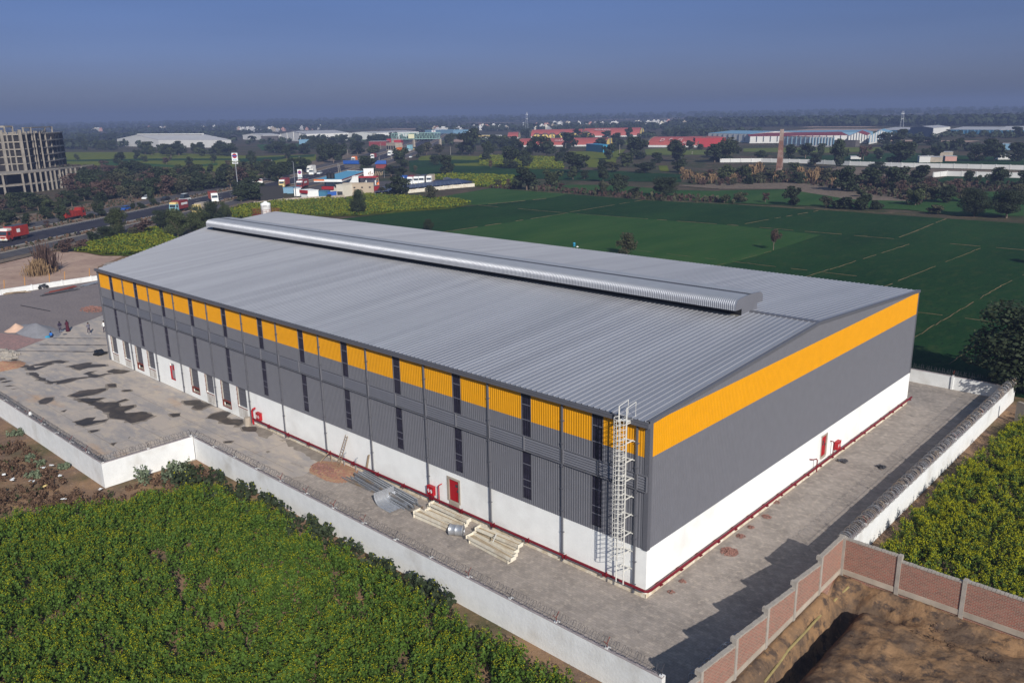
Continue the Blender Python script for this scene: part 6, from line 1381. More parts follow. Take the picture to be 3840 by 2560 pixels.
block('yard_wall', A(cB, 950, 818), A(cB, 1232, 812), 1.0, 4.6, mat('plain_cement_plaster', (.40, .33, .25), .9, 0, .08, .5), 'tall plain beige wall with small square holes beside the fuel station', 'wall', windows=(4, 1, .7, .5, 2.7), wm=M['black'])
block('cream_building', A(cB, 890, 828), A(cB, 952, 830), 9, 4.4, M['cream'], 'small cream building with a louvred window left of the plain beige wall', windows=(1, 1, 2.4, 1.4, .6), wm=M['steel_dark'])
block('toilet_block', A(cB, 622, 846), A(cB, 722, 838), 7, 2.8, M['white_wall'], 'low white block with four tiny windows below the station apron', windows=(4, 1, .35, .45, 1.2), wm=M['black'])
block('toilet_entrance', A(cB, 565, 845), A(cB, 624, 850), 5, 2.9, M['white_wall'], 'white entrance block with a red band beside the low white block', band=(.8, M['bright_red']))
block('low_store', A(cB, 500, 822), A(cB, 560, 820), 5, 2.6, M['white_wall'], 'small white store at the left of the red-banded entrance block')
block('blue_container', A(cB, 720, 838), A(cB, 790, 840), 3, 2.4, M['far_blue'], 'mid blue container beside the low white block', 'container')
block('blue_fence', A(cB, 790, 838), A(cB, 890, 832), .4, 2.0, M['blue'], 'deep blue sheet fence right of the blue container', 'fence')
block('picture_panel', A(cB, 1145, 752), A(cB, 1237, 748), 1.0, 8.0, M['plastic_white'], 'large white panel building with a faint picture behind the red canopy edge', 'panel')
t = [o for o in bpy.data.objects if o.name == 'picture_panel'][0]; m_ = MB()
for k in range(9): x = 2+k*.7; m_.obox((x, -.1*t['sg'], 5.2+rnd.uniform(-.6, .6)), (x+.5, -.1*t['sg'], 6.2+rnd.uniform(-.5, .8)), .06, .35)
m_.build('faint_picture', M['wood'], t)
t = empty('red_canopy', A(cB, 1150, 760), 0, 'thin bright red canopy in front of the white picture panel', 'canopy'); o0 = np.array(t.location); a_, b_ = A(cB, 1050, 652, 4.6)-o0, A(cB, 1262, 650, 4.6)-o0
m_ = MB(); m_.obox(a_, b_, 4, .5); m_.build('canopy_slab', M['bright_red'], t)
for f_ in (.1, .5, .9): p = a_*(1-f_)+b_*f_; m_ = MB(); m_.box(p[0]-.2, p[0]+.2, p[1]-.2, p[1]+.2, 0, 4.6); m_.build('post', M['plastic_white'], t)
block('red_annex', A(cB, 1222, 812), A(cB, 1285, 800), 6, 3.2, M['bright_red'], 'crimson-fronted lean-to at the right end of the beige wall', 'shed', roof=M['galv_rust'])
for i in range(2):
    m_ = MB(); m_.lathe([(.02, 0), (.9, 0), (.9, 1.9), (.3, 2.2), (.02, 2.25)], n=18); q = A(cB, 818+i*32, 660, 6.3); item('roof_tank', m_, M['black'], q, 0, ['left', 'right'][i]+' black water tank on the white fascia of the fuel canopy', 'water tank')
far_wall([(cB, 130, 905), (cB, 400, 872), (cB, 620, 858), (cB, 800, 850), (cB, 960, 838)], 1.1, 'weathered low wall between the service station yard and the mustard field', M['conc_old'])
block('net_fence', A(cB, 190, 868), A(cB, 402, 858), .3, 5.2, M['black'], 'tall black netting fence left of the service station', 'fence')
block('teal_trailer', A(cB, 400, 800), A(cB, 548, 795), 2.5, 2.2, M['far_blue_roof'], 'long teal trailer body parked behind the black netting fence', 'trailer')
# solar roofs
for i, (pts, lab) in enumerate([([(1240, 790), (1545, 756), (1535, 722), (1240, 742)], 'solar panel roof at the left, half hidden by the big tree'), ([(1530, 752), (2035, 708), (2140, 690), (1990, 660), (1535, 718)], 'long solar panel roof above the pale wall in the green fields'), ([(1870, 655), (1900, 668), (1950, 662), (1910, 650)], 'small solar panel array standing alone in the mustard')]):
    P_ = [A(cB, x, y, 1.6) for x, y in pts]; t = empty('solar_roof', (P_[0][0], P_[0][1], 0), 0, lab, 'solar roof', 'solar roofs'); o0 = np.array(t.location)
    m_ = MB(); m_.poly([(p-o0)[:2] for p in P_], 1.55, 1.65); m_.build('panel_deck', M['solar'], t)
    a, b = P_[0]-o0, P_[1]-o0; c_ = P_[-1]-o0; m_ = MB(); n_ = int(np.linalg.norm(b-a)/2.2)+1
    for k in range(n_+1): s = a+(b-a)*k/n_; e_ = s+(c_-a)*.98; m_.obox((s[0], s[1], 1.655), (e_[0], e_[1], 1.655), .12, .03)
    for k in range(5): s = a+(c_-a)*(.15+k*.2); e_ = s+(b-a); m_.obox((s[0], s[1], 1.656), (e_[0], e_[1], 1.656), .12, .02)
    m_.build('panel_frames', M['galv'], t)
    for k in range(6): s = a+(b-a)*k/5; m_ = MB(); m_.box(s[0]-.15, s[0]+.15, s[1]-.15, s[1]+.15, 0, 1.55); m_.build('post', M['galv'], t)
far_wall([(cB, 1545, 795), (cB, 1700, 780), (cB, 1950, 752), (cB, 2155, 735)], 1.35, 'pale wall with shrubs at its foot below the long solar roof', M['cream'])
block('blue_roof_stall', A(cB, 960, 565), A(cB, 1095, 566), 8, 4.0, M['conc_dark'], 'roadside shed with a royal blue roof band beyond the service station', 'shed', band=(1.6, M['blue']), roof=M['far_grey'])
block('blue_roof_stall', A(cB, 1248, 568), A(cB, 1342, 566), 7, 4.0, M['maroon'], 'roadside stall with a royal blue roof band right of the dark tree', 'shed', band=(1.6, M['blue']), roof=M['far_grey'])
block('blue_tarp_shed', A(cB, 545, 362), A(cB, 660, 360), 14, 6.0, M['far_blue_roof'], 'pale blue shed below the tall white gable on the horizon', 'shed')
block('red_roof_shop', A(cB, 1185, 362), A(cB, 1345, 360), 12, 4.2, M['maroon'], 'long low shop with a pale roof and red front left of the green gantry', 'shop', roof=M['far_white_roof'])
block('red_roof_shop', A(cB, 1350, 352), A(cB, 1480, 350), 12, 5.5, M['bright_red'], 'red-fronted shops behind the left end of the green gantry', 'shop')
block('toll_block', A(cB, 1345, 402), A(cB, 1430, 404), 8, 6, M['conc_old'], 'grey block with dark openings on the far roadside under the gantry', windows=(4, 1, 2.0, 3.0, .8), wm=M['black'])
block('blue_truck_body', A(cB, 1535, 402), A(cB, 1562, 402), 5, 4.2, M['cyan'], 'light blue box lorry body stopped on the far highway', 'lorry body')
block('orange_truck_body', A(cB, 1440, 420), A(cB, 1466, 420), 5, 3.6, M['orange'], 'orange box lorry body at the left of the far highway', 'lorry body')
# totem sign, lamps, poles
def totem(q, h, pw, ph, label):
    t = empty('totem_sign', q, math.atan2(_r[1], _r[0]), label, 'sign'); m_ = MB(); m_.tube([(0, 0, 0), (0, 0, h-ph)], [.22, .16], 10); m_.build('pole', M['galv'], t)
    m_ = MB(); m_.box(-pw/2, pw/2, -.2, .2, h-ph, h); pn = m_.build('sign_panel', M['plastic_white'], t)
    r_ = pw*.40
    m_ = MB(); zc = h-ph*.36; m_.add([(r_*math.cos(a), -.215, zc+r_*math.sin(a)) for a in [2*math.pi*k/24 for k in range(24)]], [tuple(range(24))]); m_.build('red_roundel', M['bright_red'], pn)
    m_ = MB(); m_.box(-pw*.44, pw*.44, -.24, -.22, zc-pw*.09, zc+pw*.09); m_.build('roundel_bar', M['blue'], pn)
    m_ = MB(); m_.box(-pw*.32, pw*.32, -.22, -.202, h-ph*.88, h-ph*.80); m_.build('sign_line', M['cyan'], pn)
    m_ = MB(); m_.box(-pw*.5, pw*.46, -.2, .2, h-ph-1.1, h-ph-.4); m_.build('lower_board', M['plastic_white'], t)
    m_ = MB(); m_.box(-pw*.38, pw*.34, -.22, -.2, h-ph-.9, h-ph-.6); m_.build('board_writing', M['steel_dark'], t); return t
totem(A(cA, 2190, 782), 15.6, 2.4, 3.2, 'tall roadside sign with a red roundel on a white panel high above the trees')
t = totem(A(cB, 560, 742), 7.6, 1.9, 3.4, 'lower white sign with a red roundel at the fuel station apron')
def pole(c, x, y, h_px, label, name='utility_pole', cat='pole', group=None, r=.16, m=None, lamp=False):
    q = A(c, x, y); s = 2.45 if c is not cD else 2.0632; h = h_px/s*dist(q)/FPX; t = empty(name, q, 0, label, cat, group)
    m_ = MB(); m_.tube([(0, 0, 0), (rnd.uniform(-.1, .1), 0, h)], [r, r*.7], 6); m_.build('shaft', m or M['conc'], t)
    m_ = MB()
    if lamp: m_.tube([(0, 0, h), (.9, -.9, h+.25)], .06, 4); m_.box(.7, 1.2, -1.2, -.8, h+.2, h+.3)
    else: m_.box(-.8, .8, -.06, .06, h-.5, h-.38)
    m_.build('lamp_arm' if lamp else 'cross_arm', M['galv'], t)
gp_ = 'pale concrete utility poles across the fields'
for i, (c, x, y, h, lab) in enumerate([(cB, 300, 585, 95, 'utility pole in the mustard behind the totem sign'), (cB, 548, 512, 55, 'utility pole at the right end of the left mustard field'), (cB, 8, 600, 60, 'utility pole just right of the tall totem sign'), (cB, 990, 445, 48, 'utility pole leaning above the dark trees left of the gantry'), (cB, 1097, 415, 45, 'leaning utility pole in the trees below the white warehouses'), (cB, 1293, 400, 65, 'thin pole beside the red-roofed shop'), (cB, 1280, 500, 38, 'short pale pole between the far trees'), (cB, 1391, 485, 50, 'pale pole beside the white bus'), (cB, 1648, 425, 50, 'utility pole at the right end of the gantry'), (cB, 1935, 443, 75, 'utility pole standing at the back edge of the mustard right of the gantry'), (cC, 98, 450, 75, 'left one of two utility poles close together at the edge of the mustard'), (cC, 110, 452, 78, 'right one of two utility poles close together at the edge of the mustard'), (cC, 233, 430, 62, 'utility pole before the front red godown at its left end'), (cC, 425, 390, 45, 'short utility pole among trees below the red roof'), (cC, 592, 410, 65, 'utility pole before the white letters of the front red godown'), (cC, 788, 390, 55, 'leaning utility pole left of the blue enclosure'), (cC, 1282, 440, 90, 'utility pole in the mustard right of the blue enclosure'), (cC, 1948, 440, 30, 'tiny pole in the dull field under the red annex'), (cB, 905, 610, 90, 'left one of the two poles behind the blue canopy'), (cB, 921, 612, 78, 'right one of the two poles behind the blue canopy')]):
    pole(c, x, y, h, lab, group=gp_)
pole(cB, 515, 825, 310, 'very tall grey lamp mast beside the low white store', 'lamp_mast', 'lamp mast', None, .16, M['galv'], True)
pole(cB, 1328, 655, 65, 'street lamp left of the parked lorries', 'street_lamp', 'street lamp', None, .1, M['galv'], True)
pole(cB, 1452, 562, 45, 'street lamp in front of the dark trees by the highway', 'street_lamp', 'street lamp', None, .1, M['galv'], True)
pole(cA, 2213, 600, 60, 'white pole right of the tall totem sign', 'utility_pole', 'pole', None, .13, M['plastic_white'])
def mast(c, x, y, h_px, label, w_=1.6):
    q = A(c, x, y); s = 2.45 if c is not cD else 2.0632; h = h_px/s*dist(q)/FPX; t = empty('telecom_mast', q, 0, label, 'mast'); m_ = MB()
    for a in range(3): an = a*2.094; m_.tube([(w_*math.cos(an), w_*math.sin(an), 0), (w_*.25*math.cos(an), w_*.25*math.sin(an), h)], .22, 4)
    for k in range(12):
        z = h*k/12; r_ = w_*(1-.75*k/12); r2 = w_*(1-.75*(k+1)/12)
        for a in range(3): an, bn = a*2.094, (a+1)*2.094; m_.tube([(r_*math.cos(an), r_*math.sin(an), z), (r2*math.cos(bn), r2*math.sin(bn), h*(k+1)/12)], .12, 3)
    m_.build('lattice', M['galv'], t); m_ = MB(); m_.box(-1.2, 1.2, -1.2, 1.2, h*.86, h*.9); m_.box(-.9, .9, -.9, .9, h*.62, h*.65); m_.build('antennas', M['plastic_white'], t)
mast(cC, 432, 222, 165, 'tall lattice mast rising above the red row into the sky', 2.4); mast(cC, 400, 215, 70, 'shorter mast left of the tall one')
mast(cD, 1400, 200, 160, 'tall thin mast on the right horizon above the grey warehouse', 2.6)
for x, y, h, lab in ((1780, 268, 48, 'small white square sign on a pole above the gantry, left one'), (2127, 262, 32, 'small white square sign on a pole right of the gantry')):
    q = A(cB, x, y); hh = h/2.45*dist(q)/FPX; t = empty('pole_sign', q, math.atan2(_r[1], _r[0]), lab, 'sign'); m_ = MB(); m_.tube([(0, 0, 0), (0, 0, hh)], .4, 6); m_.build('pole', M['galv'], t); m_ = MB(); m_.box(-2.6, 2.6, -.3, .3, hh*.68, hh); m_.build('sign_panel', M['plastic_white'], t); m_ = MB(); m_.box(-1, 1, -.34, -.3, hh*.78, hh*.92); m_.build('sign_mark', M['far_red'], t)
# truss footbridge
t = empty('footbridge', A(cB, 1400, 392), 0, 'pale green steel truss footbridge crossing the far highway', 'footbridge'); o0 = np.array(t.location); a, b = A(cB, 1395, 392)-o0, A(cB, 1850, 382)-o0; a[2] = b[2] = 0
for z0, nm in ((8.0, 'lower_chord'), (13.0, 'upper_chord')): m_ = MB(); m_.obox(a+[0, 0, z0], b+[0, 0, z0], 2.5 if z0 < 9 else 1.0, .5); m_.build(nm, M['steel_green'], t)
m_ = MB(); n_ = 30
for k in range(n_):
    p, q_ = a+(b-a)*k/n_, a+(b-a)*(k+1)/n_; m_.obox(p+[0, 0, 8], p+[0, 0, 13], .25, .25); m_.obox((p+[0, 0, 8]) if k % 2 else (p+[0, 0, 13]), (q_+[0, 0, 13]) if k % 2 else (q_+[0, 0, 8]), .2, .2)
m_.build('truss', M['steel_green'], t)
for f_ in (.02, .45, .98): p = a+(b-a)*f_; m_ = MB(); m_.box(p[0]-.8, p[0]+.8, p[1]-.8, p[1]+.8, 0, 8); m_.build('pier', M['conc_old'], t)
m_ = MB(); p = a+(b-a)*.5; m_.obox(a*.65+b*.35+[0, -.4, 8.8], a*.53+b*.47+[0, -.4, 8.8], 3.2, 3.6); m_.build('banner', mat('pale_yellow_banner', (.6, .6, .4), .7, 0, .05, 1), t)
# distant village houses
vil = [(cB, 60, 222, 160, 14, 'above the low white wing at the left'), (cB, 250, 222, 320, 16, 'left of the tallest white gable'), (cB, 640, 205, 240, 8, 'above the tall white warehouse'), (cA, 860, 222, 160, 7, 'left of the large white warehouse'), (cA, 1450, 205, 160, 5, 'above the large white warehouse'), (cA, 1850, 203, 260, 8, 'right of the large white warehouse'), (cC, 130, 200, 240, 12, 'beside the tall lattice mast'), (cC, 640, 200, 260, 12, 'above the yellow arches'), (cC, 950, 178, 600, 22, 'above the back red godown'), (cC, 1580, 172, 300, 20, 'above the lettered red godown'), (cB, 1900, 232, 300, 10, 'right of the pale blue shed'), (cB, 2250, 208, 240, 10, 'above the thin yellow roof line'), (cC, 1750, 160, 300, 8, 'left of the blue-roofed warehouses')]
for c, x, y, spread, cnt, wh_ in vil:
    for k in range(cnt):
        q = A(c, x+rnd.uniform(-spread/2, spread/2), y+rnd.uniform(-6, 14)); sc = rnd.uniform(.55, 1.0)
        cn_ = rnd.choice(['white', 'white', 'white', 'pink', 'grey', 'cream', 'pale', 'white']); mm = {'white': M['far_white'], 'pink': M['pink'], 'grey': M['conc_old'], 'cream': M['cream'], 'pale': M['far_white_roof']}[cn_]
        st2 = rnd.random() < .5; w_, d_, h_ = rnd.uniform(7, 13)*sc, rnd.uniform(7, 10)*sc, (6.4 if st2 else 3.4)
        m_ = MB(); m_.box(-w_/2, w_/2, -d_/2, d_/2, -1, h_); m_.box(-w_/2-.2, w_/2+.2, -d_/2-.2, d_/2+.2, h_, h_+.4); m_.box(-w_/4, w_/6, -d_/4, d_/4, h_+.4, h_+2.4)
        for i_ in range(3): u = -w_/2+w_*(i_+.5)/3; m_.box(u-.5, u+.5, -d_/2-.05, -d_/2, 1.2, 2.6, 1)
        o = m_.build('village_house', [mm, M['conc_dark']]); o.location = q; o.rotation_euler = (0, 0, rnd.uniform(.4, 1.1))
        tag(o, 'tiny %s %s house on the hazy horizon %s' % (cn_, 'two-storey' if st2 else 'single-storey', wh_), 'house', 'tiny village houses on the horizon')
block('blue_depot', A(cB, 1700, 248), A(cB, 1960, 250), 30, 5, M['far_blue_roof'], 'long pale blue shed in the haze right of the white warehouses', 'shed')
block('yellow_station', A(cB, 2175, 330), A(cB, 2350, 332), 10, 7, M['far_white'], 'white roadside building with a thin yellow roof line left of the red godowns', 'shop', band=(1.2, M['truck_yellow']), windows=(5, 1, 2, 3, .6), wm=M['conc_dark'])
# ------------------------------------------------------------------ vegetation
def quads(C_, N_, S_, asp=1.0, rng=nr):
    """leaf quads at centres C_ with normals N_, half-size S_"""
    n = len(C_); N_ = N_/np.linalg.norm(N_, axis=1, keepdims=True); a = rng.normal(size=(n, 3)); T_ = np.cross(N_, a); T_ /= np.linalg.norm(T_, axis=1, keepdims=True)+1e-9; B_ = np.cross(N_, T_)
    S_ = np.asarray(S_).reshape(-1, 1)*np.ones((n, 1)); V_ = np.stack([C_-T_*S_-B_*S_*asp*.6, C_+T_*S_*.9-B_*S_*asp, C_+T_*S_+B_*S_*asp*.7, C_-T_*S_*.8+B_*S_*asp], 1).reshape(-1, 3)
    return V_, np.arange(4*n).reshape(n, 4)
def crown(seed, nl, nleaf, ls, zlo=.28, flat=.8, rad=.5, drop=0.0):
    r_ = np.random.default_rng(seed); cs = []; rs = []
    for i in range(nl):
        z = r_.uniform(zlo+.1, .93); rr = rad*(1-.55*abs((z-.55)/.5)**1.6)*r_.uniform(.15, .78); a = i*2.4+r_.uniform(-.5, .5)
        cs.append((rr*np.cos(a), rr*np.sin(a), z)); rs.append(r_.uniform(.13, .24)*(rad/.5))
    cs.append((0, 0, .6)); rs.append(.26*(rad/.5)); cs = np.array(cs); rs = np.array(rs)
    ix = r_.choice(len(cs), nleaf, p=rs**2/np.sum(rs**2)); d = r_.normal(size=(nleaf, 3)); d /= np.linalg.norm(d, axis=1, keepdims=True)
    q = r_.random(nleaf)**.28; C_ = cs[ix]+d*(rs[ix]*q)[:, None]*[1, 1, flat]; C_[:, 2] -= drop*r_.random(nleaf)*np.hypot(C_[:, 0], C_[:, 1])
    C_ = C_[C_[:, 2] > .05]; m = len(C_); V_, F_ = quads(C_, d[:m]*.9+r_.normal(size=(m, 3))*.6+[0, 0, .25], ls*r_.uniform(.6, 1.4, m), rng=r_)
    V_[:, 2] = np.clip(V_[:, 2], .04, 1.02)
    lt = r_.uniform(-.22, .22, len(cs)); tone = np.repeat(.86+lt[ix[:m]]+r_.uniform(-.28, .28, m), 4)
    return V_, F_, tone
def trunk_mb(seed, bend=.03, hgt=.5, r0=.028):
    r_ = random.Random(seed); m_ = MB(); p = [(0, 0, -.02), (r_.uniform(-bend, bend), r_.uniform(-bend, bend), hgt*.5), (r_.uniform(-bend, bend), r_.uniform(-bend, bend), hgt)]
    m_.tube(p, [r0, r0*.75, r0*.5], 7)
    for k in range(5): a = k*1.3+r_.random(); m_.tube([p[1] if k < 2 else p[2], (p[2][0]+.13*math.cos(a), p[2][1]+.13*math.sin(a), hgt+.08), (p[2][0]+.27*math.cos(a), p[2][1]+.27*math.sin(a), hgt+.22)], [r0*.45, r0*.3, r0*.12], 5)
    return m_
kinds = {}
def proto(key, leafmat, **k):
    V_, F_, tn = crown(**k); me = npmesh('crown', V_, F_, M[leafmat], col=tn, link=False); tm = trunk_mb(k['seed'], hgt=.55 if k.get('zlo', .3) > .2 else .4)
    t_ = bpy.data.meshes.new('trunk'); t_.from_pydata(tm.v, [], tm.f); t_.materials.append(M['bark']); kinds.setdefault(key, []).append((me, t_))
for s_ in range(5): proto('dark', 'leaf_dark', seed=10+s_, nl=14, nleaf=2000, ls=.030, zlo=(.14, .02, .08, -.02, .1)[s_])
for s_ in range(3): proto('mid', 'leaf_mid', seed=20+s_, nl=12, nleaf=1700, ls=.031, zlo=.04)
for s_ in range(3): proto('olive', 'leaf_olive', seed=30+s_, nl=11, nleaf=1300, ls=.031, zlo=.1)
for s_ in range(2): proto('brown', 'leaf_brown', seed=40+s_, nl=9, nleaf=520, ls=.032, zlo=.1)
for s_ in range(3): proto('near', 'leaf_mid', seed=50+s_, nl=26, nleaf=11000, ls=.012, zlo=.08)
for s_ in range(2): proto('neardark', 'leaf_dark', seed=60+s_, nl=26, nleaf=11000, ls=.0125, zlo=.12)
proto('willow', 'leaf_olive', seed=71, nl=14, nleaf=2600, ls=.02, zlo=.1, drop=.35)
proto('thin', 'leaf_brown', seed=81, nl=9, nleaf=900, ls=.022, zlo=.42)
proto('bush', 'leaf_dark', seed=90, nl=12, nleaf=1500, ls=.04, zlo=-.05); proto('bush', 'leaf_olive', seed=91, nl=12, nleaf=1400, ls=.04, zlo=-.05)
proto('bushbrown', 'leaf_brown', seed=92, nl=12, nleaf=900, ls=.032, zlo=-.05)
NT = [0]
def plant(q, w_, h, kind, label, group=None, name=None, cat='tree', parts=True, sink=0.0):
    me, tm = rnd.choice(kinds[kind]); name = name or {'dark': 'acacia_tree', 'mid': 'leafy_tree', 'olive': 'olive_green_tree', 'brown': 'bare_brown_tree', 'near': 'leafy_tree', 'neardark': 'acacia_tree', 'willow': 'drooping_tree', 'thin': 'young_tree', 'bush': 'bush', 'bushbrown': 'dry_bush'}[kind]
    NT[0] += 1; rz_ = rnd.uniform(0, 6.28)
    o = empty(name, (q[0], q[1], -sink), rz_, label, cat, group); o.scale = (w_*1.06, w_*1.06, h*1.05)
    c = bpy.data.objects.new('crown', me); COL.objects.link(c); c.parent = o
    if kind not in ('bush', 'bushbrown'): t_ = bpy.data.objects.new('trunk', tm); COL.objects.link(t_); t_.parent = o
    return o
def tpx(c, x, y, w_, h, kind, label, group=None, **k):
    s = 2.0632 if c is cD else 2.45; px, py = c(x, y); q = at(px, py); D = dist(q); return plant(q, w_/s*D/FPX, max(h/s*D/FPX, .8), kind, label, group, cat='bush' if kind.startswith('bush') else 'tree', **k)
GB = 'dark thorny trees of the roadside belt left of the highway'
